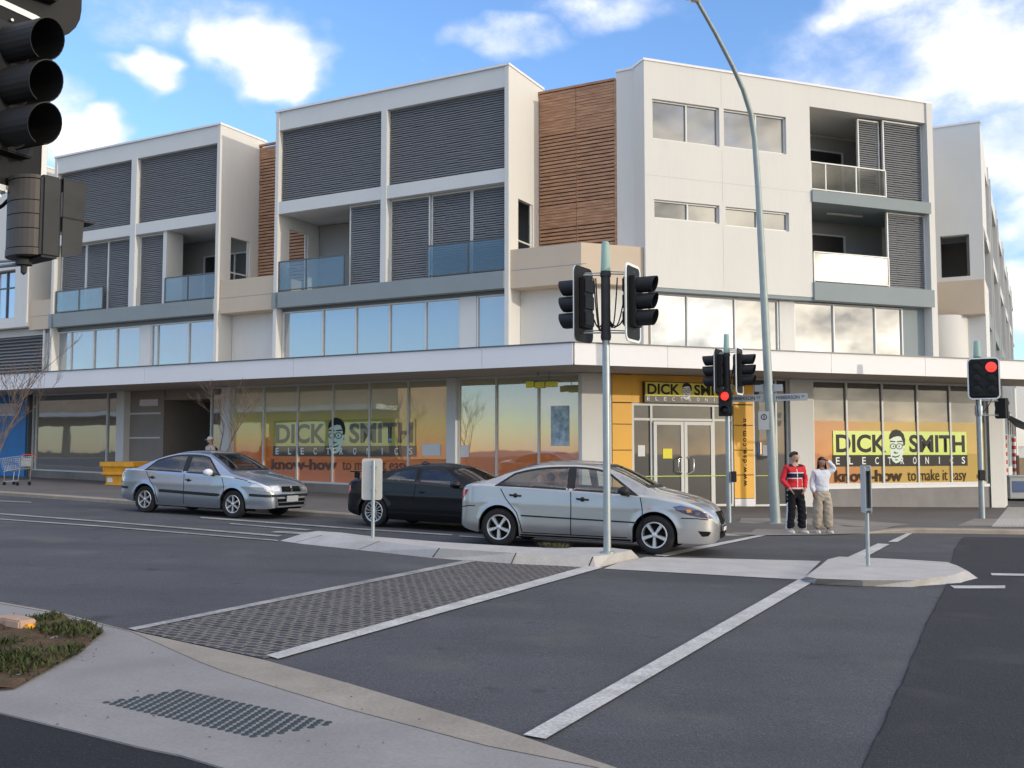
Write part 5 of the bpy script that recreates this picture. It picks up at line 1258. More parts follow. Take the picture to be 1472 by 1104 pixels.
# blue grey sedan further back
PUL = Car(dict(name='sedan_car', loc=(-6.85,22.9,gz(-6.85)), heading=-25, paint='paint_bluegrey', glass='car_glass', r=.30, rim=.19, style='six', axles=(-1.2675,1.2675), arch=.345, track=1.46, tumble=.46, crease_z=.70,
    top=[(-2.16,.80),(-2.15,.90),(-2.11,.98),(-2.0,1.015),(-1.75,1.03),(-1.58,1.055),(-1.35,1.15),(-1.1,1.265),(-.8,1.365),(-.5,1.425),(-.15,1.443),(.15,1.435),(.4,1.395),(.7,1.26),(1.0,1.095),(1.14,1.02),(1.3,.985),(1.6,.935),(1.9,.86),(2.05,.80),(2.14,.72),(2.19,.62),(2.205,.54)],
    crown=[(-2.16,.08),(-2.0,.05),(-1.5,.05),(-.8,.07),(0,.07),(.6,.065),(1.2,.055),(1.6,.07),(2.0,.08),(2.2,.08)],
    belt=[(-2.16,.84),(-1.9,.94),(-1.4,.945),(0,.915),(1.0,.88),(1.5,.82),(2.0,.72),(2.2,.52)],
    low=[(-2.16,.40),(-2.0,.30),(-1.6,.24),(-1,.20),(1,.195),(1.7,.22),(2.05,.22),(2.2,.25)],
    plan=[(-2.16,.60),(-2.14,.665),(-2.08,.725),(-1.95,.78),(-1.6,.83),(-.8,.846),(0,.848),(.9,.845),(1.4,.832),(1.75,.80),(1.95,.755),(2.08,.70),(2.15,.63),(2.195,.54),(2.205,.46)],
    holes=[('side',('dlo',-1.28,-.98,-.20,-.18,.018)),('side',('dlo',-.06,-.08,.46,.83,.018)),('front',[(-.60,1.05),(.60,1.05),(.50,1.37),(-.50,1.37)]),('rear',[(-.58,1.10),(.58,1.10),(.46,1.34),(-.46,1.34)])],
    side_windows=[('side_window',('dlo',-1.34,-1.06,-.18,-.165,0)),('side_window',('dlo',-.08,-.10,.44,.90,0))],
    screen=[(-.64,1.02),(.64,1.02),(.52,1.385),(-.52,1.385)], rear_screen=[(-.60,1.08),(.60,1.08),(.48,1.355),(-.48,1.355)],
    mirror=(.70,.97), mirror_mat='cloth_white',
    patches=[('pillar_trim',[(-.19,.935),(-.06,.93),(-.08,1.345),(-.195,1.34)],'side','black_plastic',.002,True),
        ('headlight',[(1.70,.70),(1.80,.745),(1.95,.755),(2.10,.70),(2.17,.63),(2.12,.60),(1.95,.61),(1.78,.635)],'side','lamp_clear',.006,True),
        ('headlight',[(.36,.72),(.60,.715),(.60,.60),(.40,.595)],'front','lamp_clear',.006,False),('headlight',[(-.36,.72),(-.60,.715),(-.60,.60),(-.40,.595)],'front','lamp_clear',.006,False),
        ('tail_light',[(-2.155,.66),(-2.08,.65),(-2.0,.80),(-1.97,.90),(-2.10,.92),(-2.155,.88)],'side','tail_red',.005,True),
        ('side_moulding',[(-.82,.485),(.86,.45),(.93,.48),(.90,.515),(-.82,.55)],'side','black_plastic',.012,True),
        ('bumper_strip',[(-2.155,.585),(-1.80,.575),(-1.80,.52),(-2.155,.53)],'side','black_plastic',.010,True),('bumper_strip',[(1.70,.545),(2.15,.53),(2.15,.475),(1.70,.49)],'side','black_plastic',.010,True),
        ('bumper_strip',[(-.62,.535),(.62,.535),(.62,.48),(-.62,.48)],'front','black_plastic',.010,False),
        ('grille',[(-.30,.70),(.30,.70),(.33,.585),(-.33,.585)],'front','underbody',.008,False),('grille_bar',[(-.03,.71),(.03,.71),(.03,.58),(-.03,.58)],'front','chrome',.016,False),
        ('air_intake',[(-.48,.44),(.48,.44),(.44,.29),(-.44,.29)],'front','underbody',.006,False),('grille_bar',[(-.46,.375),(.46,.375),(.46,.355),(-.46,.355)],'front','chrome',.012,False),
        ('number_plate',[(-.2,.50),(.2,.50),(.2,.375),(-.2,.375)],'front','plate_white',.03,False),
        ('sill',[(-.86,.205),(.87,.205),(.87,.235),(-.86,.235)],'side','chrome',.004,True),
        ('indicator',[(1.15,.70),(1.19,.70),(1.19,.675),(1.15,.675)],'side','amber',.006,True)],
    gaps=[[(-.12,.91),(-.10,.6),(-.10,.24)],[(.95,.87),(1.02,.7),(1.03,.4),(.98,.24)],[(-1.25,.93),(-1.12,.75),(-.95,.55),(-.86,.26)],[(1.28,.87),(1.6,.82),(1.72,.77)]],
    handles=[(-1.05,.80,.14,'black_plastic'),(.02,.775,.14,'black_plastic')]))
tag(PUL.root, 'blue grey sedan with black side mouldings driving past the yellow skip', 'car')

# black two door coupe between them
COU = Car(dict(name='coupe_car', loc=(-1.325,20.43,gz(-1.325)), heading=-25, paint='paint_black', glass='car_glass_dark', r=.31, rim=.205, style='multi', axles=(-1.2375,1.2375), arch=.352, track=1.49, tumble=.54, crease=.010, crease_z=.66,
    top=[(-1.98,.78),(-1.97,.90),(-1.93,.965),(-1.8,.985),(-1.6,1.0),(-1.35,1.06),(-1.0,1.175),(-.7,1.26),(-.4,1.305),(-.1,1.318),(.15,1.305),(.4,1.255),(.75,1.12),(1.05,.985),(1.2,.935),(1.5,.885),(1.8,.815),(2.05,.72),(2.2,.62),(2.27,.52),(2.29,.46)],
    crown=[(-1.98,.09),(-1.8,.05),(-1.4,.05),(-.8,.065),(0,.07),(.6,.065),(1.2,.055),(1.6,.07),(2.0,.08),(2.29,.08)],
    belt=[(-1.98,.84),(-1.7,.91),(-1.2,.93),(0,.89),(1.0,.84),(1.5,.78),(2.0,.66),(2.29,.43)],
    low=[(-1.98,.34),(-1.85,.26),(-1.6,.21),(-1,.185),(1,.18),(1.7,.19),(2.1,.19),(2.29,.24)],
    plan=[(-1.98,.62),(-1.96,.69),(-1.9,.75),(-1.75,.80),(-1.4,.855),(-.8,.865),(0,.86),(.9,.862),(1.4,.855),(1.8,.80),(2.05,.72),(2.18,.63),(2.26,.5),(2.29,.4)],
    holes=[('side',('dlo',-1.0,-.72,-.36,-.32,.016)),('side',('dlo',-.20,-.20,.40,.80,.016)),('front',[(-.60,.99),(.60,.99),(.50,1.25),(-.50,1.25)]),('rear',[(-.56,1.05),(.56,1.05),(.46,1.23),(-.46,1.23)])],
    side_windows=[('side_window',('dlo',-1.08,-.80,-.33,-.29,0)),('side_window',('dlo',-.23,-.23,.37,.86,0))],
    screen=[(-.64,.96),(.64,.96),(.52,1.27),(-.52,1.27)], rear_screen=[(-.60,1.03),(.60,1.03),(.48,1.25),(-.48,1.25)],
    mirror=(.72,.92),
    patches=[('headlight',[(1.75,.70),(1.95,.69),(2.15,.60),(2.2,.54),(2.0,.57),(1.82,.63)],'side','lamp_clear',.006,True),
        ('tail_light',[(-1.975,.62),(-1.90,.62),(-1.84,.75),(-1.86,.82),(-1.975,.80)],'side','tail_red',.005,True),
        ('indicator',[(1.62,.58),(1.69,.58),(1.69,.545),(1.62,.545)],'side','amber',.006,True),
        ('side_moulding',[(-.55,.40),(.85,.36),(.75,.385),(-.5,.43)],'side','paint_black',.016,True),
        ('grille',[(-.35,.42),(.35,.42),(.30,.28),(-.30,.28)],'front','underbody',.006,False)],
    gaps=[[(-.27,.885),(-.30,.6),(-.25,.24)],[(.98,.84),(1.03,.6),(.97,.24)]],
    handles=[(-.12,.755,.15,'black_plastic')]))
tag(COU.root, 'black two door coupe with rear spoiler and multi spoke wheels', 'car')
mb = MB()    # rear spoiler
for x0, x1, z0, z1 in ((-2.0,-1.76,1.075,1.10),):
    mb.hexa([(x0,-.62,z0),(x1,-.62,z0+.012),(x1,.62,z0+.012),(x0,.62,z0),(x0+.01,-.62,z1),(x1,-.62,z1+.004),(x1,.62,z1+.004),(x0+.01,.62,z1)])
for y in (-.56, .52): mb.box(-1.92,-1.80,y,y+.04,.955,1.08)
mb.build('spoiler', MATS['paint_black'], COU.root, bevel=.008)
mb = MB(); mb.lathe([(.0,0),(.17,.012),(.20,.03),(.20,.04),(.0,.06)], axis=(0,0,1), n=24)
# ------------------------------------------------------------------ traffic signals
def frame_mat(loc, nx, ny, tilt=0.0):
    """local -y looks along (nx, ny); local x is to the right as seen by someone facing it"""
    n = Vector((nx, ny, 0)).normalized(); y = -n; x = y.cross(Vector((0,0,1))); m = Matrix(((x.x,y.x,0),(x.y,y.y,0),(x.z,y.z,1))).to_4x4()
    m.translation = loc
    return m
def xf(mb, M, k0):
    for i in range(k0, len(mb.v)): mb.v[i] = tuple(M @ Vector(mb.v[i]))
class SubMB(MB):
    def build_at(s, M, name, m, parent, org, **k):
        s.v = [tuple(M @ Vector(v)) for v in s.v]; return s.build(name, MATS[m], parent, org=org, **k)
def board(M, w, h, r, parent, org, dz=0.0, both=False, name='target_board', border=True):
    o2 = rrect(w, h, r, 6, 0, dz); mb = SubMB(); mb.slab([(x, 0, z) for x, z in o2], (0, .012, 0)); ob = mb.build_at(M, name, 'board_front', parent, org)
    if border:
        i2 = rrect(w-.075, h-.075, max(.01, r-.0375), 6, 0, dz); n = len(o2); mb = SubMB()
        for i in range(n):
            j = (i+1) % n; mb.hexa([(o2[i][0],-.001,o2[i][1]),(o2[j][0],-.001,o2[j][1]),(i2[j][0],-.001,i2[j][1]),(i2[i][0],-.001,i2[i][1]),(o2[i][0],-.006,o2[i][1]),(o2[j][0],-.006,o2[j][1]),(i2[j][0],-.006,i2[j][1]),(i2[i][0],-.006,i2[i][1])])
        for a, b in zip(range(n), [*range(1,n),0]):      # white painted rim
            mb.quad((o2[a][0]*1.003,-.006,o2[a][1]),(o2[b][0]*1.003,-.006,o2[b][1]),(o2[b][0]*1.003,.012,o2[b][1]),(o2[a][0]*1.003,.012,o2[a][1]))
        mb.build_at(M, 'border', 'white_edge', ob, org)
    return ob
def visor(M, x, z, parent, org, r=.118, L=.30, lens='lens_dark'):
    mb = SubMB(); n = 22; y0 = -.08
    ring = []
    for i in range(n+1):
        a = R(-62+ (304)*i/n)+0*pi        # open a little at the bottom
        a = R(-90+14)+R(332)*i/n
        cut = .88+.12*sin(a) ; ring.append((cos(a), sin(a), cut))
    for i in range(n):
        (c0,s0,k0),(c1,s1,k1) = ring[i], ring[i+1]
        for rr in (r, r-.006):
            mb.quad((x+c0*rr,y0,z+s0*rr),(x+c1*rr,y0,z+s1*rr),(x+c1*rr*.98,y0-L*k1,z+s1*rr),(x+c0*rr*.98,y0-L*k0,z+s0*rr))
        mb.quad((x+c0*r*.98,y0-L*k0,z+s0*r),(x+c1*r*.98,y0-L*k1,z+s1*r),(x+c1*(r-.006)*.98,y0-L*k1,z+s1*(r-.006)),(x+c0*(r-.006)*.98,y0-L*k0,z+s0*(r-.006)))
    v = mb.build_at(M, 'visor', 'black_plastic', parent, org)
    mb = SubMB(); mb.lathe([(0,-.012),(r*.5,-.009),(r*.86,0)], (x,y0-.005,z), axis=(0,1,0), n=22); mb.build_at(M, 'lens', lens, v, org, smooth=60)
    return v
def head(parent, org, loc, nx, ny, w=.56, h=1.10, dz=-.02, br=.11, lit=None, lens=3, sp=.245, r=.118, bd=True, L=.30, cab=True):
    M = frame_mat(loc, nx, ny)
    if bd: board(M, w, h, br, parent, org, dz)
    mb = SubMB()
    mb.box(-.15,.15,-.085,-.001,-sp*(lens-1)/2-.13,sp*(lens-1)/2+.13).box(-.14,.14,.013,.10,-sp*(lens-1)/2-.125,sp*(lens-1)/2+.125)
    for i in range(lens): mb.box(-.145,.145,.1005,.116,(i-(lens-1)/2)*sp-.10,(i-(lens-1)/2)*sp+.10)
    ob = mb.build_at(M, 'lantern', 'black_plastic', parent, org, bevel=.012)
    for i in range(lens): visor(M, 0, (i-(lens-1)/2)*sp, parent, org, r=r, L=L, lens='red_lamp' if lit == i else 'lens_dark')
    return M, ob
def pole(parent, org, x, y, z0, z1, r, m='galv', cap=True, name='pole'):
    mb = MB(); mb.tube([(x,y,z0),(x,y,z1)], r, 16); p = mb.build(name, MATS[m], parent, org=org, smooth=40)
    if cap:
        mb = MB(); mb.lathe([(0,z1+.42),(r*.85,z1+.42),(r*1.02,z1+.40),(r*1.3,z1),(r*1.38,z1-.02),(r*1.1,z1-.03)], (x,y,0), n=20); mb.build('cap', MATS['cap_green'], parent, org=org, smooth=40)
        mb = MB(); mb.lathe([(r*1.28,z1-1.05),(r*1.25,z1-.03)], (x,y,0), n=20).lathe([(r*1.45,z1-.10),(r*1.45,z1-.04)], (x,y,0), n=20).lathe([(r*1.4,z1-1.02),(r*1.4,z1-.96)], (x,y,0), n=20); mb.build('terminal_sleeve', MATS['board_back'], parent, org=org, smooth=40)
    return p
def bracket(parent, org, p, q, zs):
    mb = MB()
    for z in zs: mb.tube([(p[0],p[1],z),(q[0],q[1],z)], .012, 6).tube([(p[0]+.03,p[1]+.02,z+.04),(q[0]+.03,q[1]+.02,z+.03)], .009, 6)
    mb.build('bracket', MATS['galv'], parent, org=org)
def cable(parent, org, pts):
    mb = MB(); mb.tube(pts, .011, 6); mb.build('cable', MATS['rubber'], parent, org=org)
def sag(a, b, d, n=9):
    a, b = Vector(a), Vector(b); return [a.lerp(b, i/(n-1))-Vector((0,0,d*4*(i/(n-1))*(1-i/(n-1)))) for i in range(n)]

NF = Vector((.88,-.475,0)); NB = Vector((-.85,.527,0))
# median signal
b = G(873, 795, .15); b.z = gz(b.x)+.15
t = empty('traffic_signal', b); tag(t, 'traffic signal pole on the median island, two black three lamp heads back to back', 'traffic signal'); o = tuple(b)
ztop = AT(873, 388, b.y).z
pole(t, o, b.x, b.y, b.z, ztop, .055)
mb = MB(); mb.lathe([(.11,0),(.11,.02),(.06,.03)], (b.x,b.y,b.z), n=16); mb.build('base_plate', MATS['galv'], t, org=o)
pr = AT(910, 434, b.y); pl_ = AT(838, 436, b.y)
head(t, o, pr, NF.x, NF.y, w=.60, h=1.16); head(t, o, pl_, NB.x, NB.y, w=.60, h=1.12)
bracket(t, o, b, pr+Vector((0,.03,0)), (pr.z+.42, pr.z-.46)); bracket(t, o, b, pl_+Vector((0,.0,0)), (pl_.z+.42, pl_.z-.44))
for dx in (-.12, .02): cable(t, o, sag(pr+Vector((dx-.1,.1,.38)), (b.x+.06,b.y-.03,pr.z-.30), .34)); cable(t, o, sag(pl_+Vector((.18+dx*.2,-.08,.36)), (b.x-.06,b.y-.05,pl_.z-.32), .36))
cable(t, o, sag(pr+Vector((-.12,.05,-.2)), (b.x+.05,b.y-.05,pr.z-.28), .12)); cable(t, o, sag(pl_+Vector((.16,-.05,-.25)), (b.x-.05,b.y-.05,pl_.z-.28), .10))
# far corner signal beside the lamp post
b = G(1048, 749, .1); b.z = gz(b.x)+.05
t = empty('traffic_signal', b); tag(t, 'far corner traffic signal with a lit red pedestrian lamp in front of the shop doors', 'traffic signal'); o = tuple(b)
pole(t, o, b.x, b.y, b.z, AT(1048, 506, b.y).z, .056)
pr = AT(1063, 532, b.y); pl_ = AT(1033, 533, b.y)
head(t, o, pr, NF.x, NF.y, w=.60, h=1.12); head(t, o, pl_, NB.x, NB.y, w=.60, h=1.05)
bracket(t, o, b, pr, (pr.z+.42, pr.z-.42)); bracket(t, o, b, pl_, (pl_.z+.40, pl_.z-.40))
pp = AT(1043, 580, b.y-.22); M, ob = head(t, o, pp, -.35, -.94, lens=2, sp=.33, lit=1, bd=False, r=.11, L=.16)
cable(t, o, sag(pr+Vector((-.1,.1,.3)), (b.x,b.y-.06,pr.z-.4), .2)); cable(t, o, sag(pl_+Vector((.15,-.1,.3)), (b.x-.03,b.y-.06,pl_.z-.4), .2))
mb = MB(); mb.box(b.x+.05,b.x+.16,b.y-.14,b.y-.05,b.z+.95,b.z+1.2); mb.build('push_button', MATS['black_plastic'], t, org=o, bevel=.01)
# signal at the right with the wide board
b = G(1412, 745, .1); b.z = gz(b.x)+.1
t = empty('traffic_signal', b); tag(t, 'traffic signal with a wide white edged black board and one round red light', 'traffic signal'); o = tuple(b)
pole(t, o, b.x, b.y, b.z, AT(1412, 512, b.y).z, .075)
pc = AT(1414, 544, b.y-.25); M = frame_mat(pc, -.42, -.90); board(M, .80, 1.13, .13, t, o)
mb = SubMB(); mb.box(-.33,.33,-.05,-.001,-.48,.48).box(-.33,.33,.013,.10,-.48,.48); mb.build_at(M, 'lantern', 'letter_black', t, o, bevel=.01)
for x, z, lt in ((-.17,.30,'lens_dark'),(.19,.30,'red_lamp'),(-.17,0,'lens_dark'),(.19,0,'lens_dark'),(-.17,-.30,'lens_dark'),(.19,-.30,'lens_dark')):
    mb = SubMB(); mb.lathe([(0,-.02),(.08,-.015),(.135,0)], (x,-.052,z), axis=(0,1,0), n=24); mb.build_at(M, 'lens', lt if lt == 'red_lamp' else 'letter_black', t, o, smooth=60)
    mb = SubMB(); n = 14
    for i in range(n):
        a0, a1 = R(10+160*i/n), R(10+160*(i+1)/n); mb.quad((x+.145*cos(a0),-.05,z+.145*sin(a0)),(x+.145*cos(a1),-.05,z+.145*sin(a1)),(x+.145*cos(a1),-.075,z+.145*sin(a1)),(x+.145*cos(a0),-.075,z+.145*sin(a0)))
    mb.build_at(M, 'visor', 'letter_black', t, o)
ph = AT(1440, 587, b.y+.3); head(t, o, ph, .75, .66, lens=2, sp=.30, bd=False, r=.11, L=.2); bracket(t, o, b, ph, (ph.z+.2, ph.z-.2))
mb = MB(); mb.lathe([(.10,-.14),(.105,-.04),(.105,.10),(.09,.14)], (b.x,b.y,AT(1412,590,b.y).z), n=16).lathe([(.11,-.05),(.11,.05)], (b.x,b.y,AT(1412,685,b.y).z), n=16); mb.build('clamp', MATS['galv'], t, org=o, smooth=40)
mb = MB(); zc = AT(1412,683,b.y).z; mb.box(b.x-.13,b.x+.05,b.y-.17,b.y-.08,zc-.14,zc+.14); mb.build('push_button', MATS['black_plastic'], t, org=o, bevel=.02)
cable(t, o, sag(pc+Vector((-.15,.12,-.5)), (b.x-.05,b.y-.08,pc.z-1.0), .12)); cable(t, o, sag(pc+Vector((.3,.12,-.45)), (b.x+.06,b.y-.08,pc.z-.9), .08))
# near signal, its pole just outside the picture
bx, by = -3.30, 5.95; b = Vector((bx, by, gz(bx)+.02))
t = empty('traffic_signal', b); tag(t, 'near traffic signal at the top left with three long black visors and white edged board', 'traffic signal'); o = tuple(b)
pole(t, o, bx, by, b.z, 4.7, .055)
n1 = Vector((.908,-.418,0)); C = AT(68, 116, 5.5)-n1*.36
head(t, o, C, n1.x, n1.y, w=.62, h=1.12, dz=-.03, sp=.245, L=.31, r=.115)
C2 = AT(46, -82, 6.25); head(t, o, C2, -.75, .66, w=.66, h=1.20, dz=0, br=.26)
C3 = AT(44, 313, 5.75); Mp = frame_mat(C3, .62, .785)
mb = SubMB(); mb.box(-.17,.17,-.10,.02,-.25,.23); mb.build_at(Mp, 'lantern', 'board_back', t, o, bevel=.015)
mb = SubMB(); n = 12
prof = [(.15*cos(pi*i/n), .02+.10*sin(pi*i/n)) for i in range(n+1)]
for z0, z1, s in ((-.24,-.20,1.0),(-.195,-.09,.98),(-.085,-.005,.98),(.0,.075,.98),(.08,.20,.98),(.205,.225,1.0)):
    for i in range(n):
        (x0,y0),(x1,y1) = prof[i], prof[i+1]; mb.quad((x0*s,y0*s,z0),(x1*s,y1*s,z0),(x1*s,y1*s,z1),(x0*s,y0*s,z1))
    mb.add([(x*s,y*s,z1) for x,y in prof], [tuple(range(n+1))]); mb.add([(x*s,y*s,z0) for x,y in prof], [tuple(range(n+1))[::-1]])
mb.build_at(Mp, 'lantern_back', 'lantern_brown', t, o, smooth=40)
mb = SubMB(); mb.box(-.18,.18,-.24,-.101,.218,.228).box(-.18,.18,-.30,-.101,-.01,.0); mb.hexa([(-.18,-.101,-.24),(-.172,-.101,-.24),(-.172,-.22,-.20),(-.18,-.22,-.20),(-.18,-.101,.217),(-.172,-.101,.217),(-.172,-.24,.217),(-.18,-.24,.217)]); mb.hexa([(.172,-.101,-.24),(.18,-.101,-.24),(.18,-.22,-.20),(.172,-.22,-.20),(.172,-.101,.217),(.18,-.101,.217),(.18,-.24,.217),(.172,-.24,.217)])
mb.build_at(Mp, 'visor', 'board_back', t, o)
mb = SubMB(); mb.lathe([(.045,-.25),(.045,-.285),(.018,-.29),(.016,-.33),(.0,-.345)], (0,.03,0), n=14); mb.build_at(Mp, 'spigot', 'board_back', t, o, smooth=40)
bracket(t, o, b, C, (C.z+.40, C.z-.62)); bracket(t, o, b, C3, (C3.z-.27,)); bracket(t, o, b, C2, (C2.z+.3, C2.z-.3))
cable(t, o, sag((bx+.06,by,C3.z+.15), C3+Vector((-.10,.05,.22)), .10))

# ------------------------------------------------------------------ street lamp with name blades
b = G(1115, 751, .08); b.z = gz(b.x)+.05
t = empty('street_lamp', b); tag(t, 'tall grey street lamp with a curved arm behind the two pedestrians', 'street lamp'); o = tuple(b)
pix = [(1115.5,751,0),(1107,600,0),(1099,440,0),(1090,270,0),(1085,200,-.05),(1079,162,-.2),(1068,128,-.45),(1053,95,-.75),(1028,47,-1.25),(1003,3,-1.75)]
pts = [AT(x, y, b.y+d) for x, y, d in pix]; pts[0] = b.copy()
mb = MB(); mb.tube(pts, [.118,.104,.090,.074,.068,.062,.057,.052,.047,.043], 18); mb.build('pole', MATS['pole_paint'], t, org=o, smooth=45)
mb = MB(); mb.box(b.x-.19,b.x+.19,b.y-.19,b.y+.19,b.z-.01,b.z+.025); mb.build('base_plate', MATS['galv'], t, org=o)
e = pts[-1]; d = (pts[-1]-pts[-2]).normalized(); d2 = Vector((d.x, d.y, .12)).normalized()
mb = MB(); mb.lathe([(0,-.05),(.06,-.03),(.11,.1),(.14,.35),(.13,.55),(.06,.70),(0,.72)], e, axis=d2, n=18)
for i, v in enumerate(mb.v): mb.v[i] = (v[0], v[1], e.z+(v[2]-e.z)*.6+.02)
la = mb.build('lamp_head', MATS['sign_back'], t, org=o, smooth=50)
mb = MB(); mb.lathe([(.10,0),(.09,-.05),(.05,-.085),(0,-.095)], e+d2*.36+Vector((0,0,-.04)), n=16); mb.build('diffuser', MATS['lamp_clear'], la, org=o, smooth=60)
def on_pole(y): 
    for p, q, a, c in zip(pix, pix[1:], pts, pts[1:]):
        if p[1] >= y >= q[1]: return a.lerp(c, (p[1]-y)/(p[1]-q[1]))
def blade(label, y, sgn, length, hgt, txt):
    c = on_pole(y); u = Vector((FL.u[0], FL.u[1], 0)); n = Vector((FL.n[0], FL.n[1], 0)); c0 = c+n*.02+u*(.13*sgn)
    r = empty('street_sign', c0); tag(r, label, 'street sign', 'street name blades on the lamp post')
    a = c0 if sgn > 0 else c0-u*length
    mb = MB(); lo = [a, a+u*length, a+u*length+Vector((0,0,hgt)), a+Vector((0,0,hgt))]; mb.slab(lo, n*.012); mb.build('blade', MATS['sign_face'], r, org=tuple(c0), bevel=.004)
    mb = MB(); f = c0-u*(.12*sgn); mb.slab([f-u*.12*0+Vector((0,0,-.02)), c0+u*.05*sgn+Vector((0,0,-.02)), c0+u*.05*sgn+Vector((0,0,hgt+.02)), f+Vector((0,0,hgt+.02))], n*-.015); mb.build('clamp', MATS['galv'], r, org=tuple(c0))
    if txt:
        w = length*.70; s0 = a+u*length*.06+n*.0145+Vector((0,0,hgt*.24)); M = Matrix(((u.x*w,0,0,s0.x),(u.y*w,0,0,s0.y),(0,hgt*.52,0,s0.z),(0,0,0,1)))
        put_text('lettering', txt, MATS['letter_black'], r, M=M, org=tuple(c0), bold=.012)
        w = length*.10; s0 = a+u*length*.82+n*.0145+Vector((0,0,hgt*.42)); M = Matrix(((u.x*w,0,0,s0.x),(u.y*w,0,0,s0.y),(0,hgt*.30,0,s0.z),(0,0,0,1)))
        put_text('lettering', 'ST', MATS['letter_black'], r, M=M, org=tuple(c0), bold=.012)
    return r
blade('pale street name blade reaching right from the lamp post', 577, 1, .76, .165, 'HIBBERSON')
blade('pale street name blade reaching left from the lamp post', 577, -1, .84, .165, 'HIBBERSON')
blade('small pale plate right of the lamp post above the longer blade', 563, 1, .20, .16, None)
blade('small pale plate left of the lamp post above the longer blade', 563, -1, .20, .16, None)
c = on_pole(618); r = empty('parking_sign', c+Vector((-.2,-.14,0))); tag(r, 'small grey plate with a round symbol fixed to the left side of the lamp post', 'sign'); oo = tuple(r.location); n = Vector((-.3,-.95,0)).normalized(); u = Vector((.95,-.3,0)).normalized(); a = Vector(oo)-u*.12
mb = MB(); mb.slab([a, a+u*.25, a+u*.25+Vector((0,0,.43)), a+Vector((0,0,.43))], n*.01); mb.build('plate', MATS['sign_face'], r, org=oo, bevel=.003)
mb = MB(); cc_ = a+u*.13+Vector((0,0,.30))+n*.012
for i in range(20):
    q0, q1 = 2*pi*i/20, 2*pi*(i+1)/20; P = lambda q, k: cc_+u*cos(q)*k+Vector((0,0,sin(q)*k)); mb.quad(P(q0,.07), P(q1,.07), P(q1,.05), P(q0,.05))
mb.quad(cc_+u*-.008+Vector((0,0,-.04)), cc_+u*.012+Vector((0,0,-.04)), cc_+u*.012+Vector((0,0,.04)), cc_+u*-.008+Vector((0,0,.04))); mb.build('symbol', MATS['letter_black'], r, org=oo)

# back of a sign on the median
b = G(536, 773, .15); b.z = gz(b.x)+.15
t = empty('keep_left_sign', b); tag(t, 'pale back of a small rounded road sign on a thin post on the median', 'road sign'); o = tuple(b)
zt = AT(536, 660, b.y).z; M = frame_mat(Vector((b.x-.03, b.y+.05, (zt+AT(536,718,b.y).z)/2)), .12, .99)
mb = SubMB(); mb.slab([(x, 0, z) for x, z in rrect(.34, zt-AT(536,718,b.y).z+.02, .045, 5)], (0,-.006,0)); mb.build_at(M, 'panel', 'sign_back', t, o)
mb = MB(); mb.tube([(b.x,b.y,b.z-.02),(b.x,b.y,zt-.02)], .030, 14); mb.build('post', MATS['galv'], t, org=o, smooth=40)
mb = MB()
for z in (zt-.12, zt-.5): mb.box(b.x-.05,b.x+.05,b.y+.0,b.y+.048,z-.015,z+.015)
mb.build('clamp', MATS['galv'], t, org=o)
# sign seen edge-on on the right island
b = G(1248, 811, .12); b.z = gz(b.x)+.12
t = empty('keep_left_sign', b); tag(t, 'narrow grey road sign seen edge on standing on the right traffic island', 'road sign'); o = tuple(b)
z1, z0 = AT(1248,669,b.y).z, AT(1248,737,b.y).z; v = Vector((b.x, b.y, 0)).normalized(); ang = atan2(v.y, v.x)+R(8.5); pd = Vector((cos(ang), sin(ang), 0)); M = frame_mat(Vector((b.x, b.y, (z0+z1)/2))-pd*.0, pd.y, -pd.x)
mb = SubMB(); mb.slab([(x, -.03, z) for x, z in rrect(.44, z1-z0, .05, 5)], (0,-.008,0)); mb.build_at(M, 'panel', 'sign_back', t, o)
mb = SubMB(); mb.slab([(x, .04, z) for x, z in rrect(.44, z1-z0, .05, 5)], (0,.008,0)); mb.build_at(M, 'panel', 'sign_face', t, o)
mb = SubMB()
for z in (-.28, .28): mb.box(-.20,.20,-.03,.04,z-.02,z+.02)
mb.build_at(M, 'bracket', 'galv', t, o)
mb = MB(); mb.tube([(b.x,b.y,b.z-.02),(b.x,b.y,z1-.03)], .028, 14); mb.build('post', MATS['galv'], t, org=o, smooth=40)

# ------------------------------------------------------------------ skip and trolley
b = G(172, 697.5, .09); b.z = gz(b.x)+.09
t = empty('skip_bin', b+Vector((.25,.2,0)), (0,0,R(-28))); t.scale = (.88,1,1); tag(t, 'yellow ribbed metal skip bin standing on the footpath behind the blue grey sedan', 'skip bin')
mb = MB()
def shell(l0, l1, d0, d1, z0, z1): mb.hexa([(-l0,-d0,z0),(l0,-d0,z0),(l0,d0,z0),(-l0,d0,z0),(-l1,-d1,z1),(l1,-d1,z1),(l1,d1,z1),(-l1,d1,z1)])
shell(.72,.74,.44,.45,.03,.34); shell(.74,.80,.45,.49,.34,.345); shell(.80,.86,.49,.53,.345,.66); mb.build('body', MATS['skip_yellow'], t, bevel=.01)
mb = MB()
for z0, z1, l, d in ((.64,.80,.93,.58),(.36,.43,.87,.545),(.0,.05,.76,.47)): mb.box(-l,l,-d,-d+.06,z0,z1).box(-l,l,d-.06,d,z0,z1).box(-l,-l+.06,-d+.06,d-.06,z0,z1).box(l-.06,l,-d+.06,d-.06,z0,z1)
for x in (-.78,-.1,.5): mb.hexa([(x,-.50,.34),(x+.07,-.50,.34),(x+.07,-.44,.34),(x,-.44,.34),(x,-.56,.64),(x+.07,-.56,.64),(x+.07,-.50,.64),(x,-.50,.64)])
mb.build('rib', MATS['skip_yellow'], t, bevel=.008)
mb = MB(); mb.box(-.62,-.34,-.463,-.452,.10,.26).box(.30,.52,-.463,-.452,.10,.26); mb.build('sticker', MATS['paper'], t)
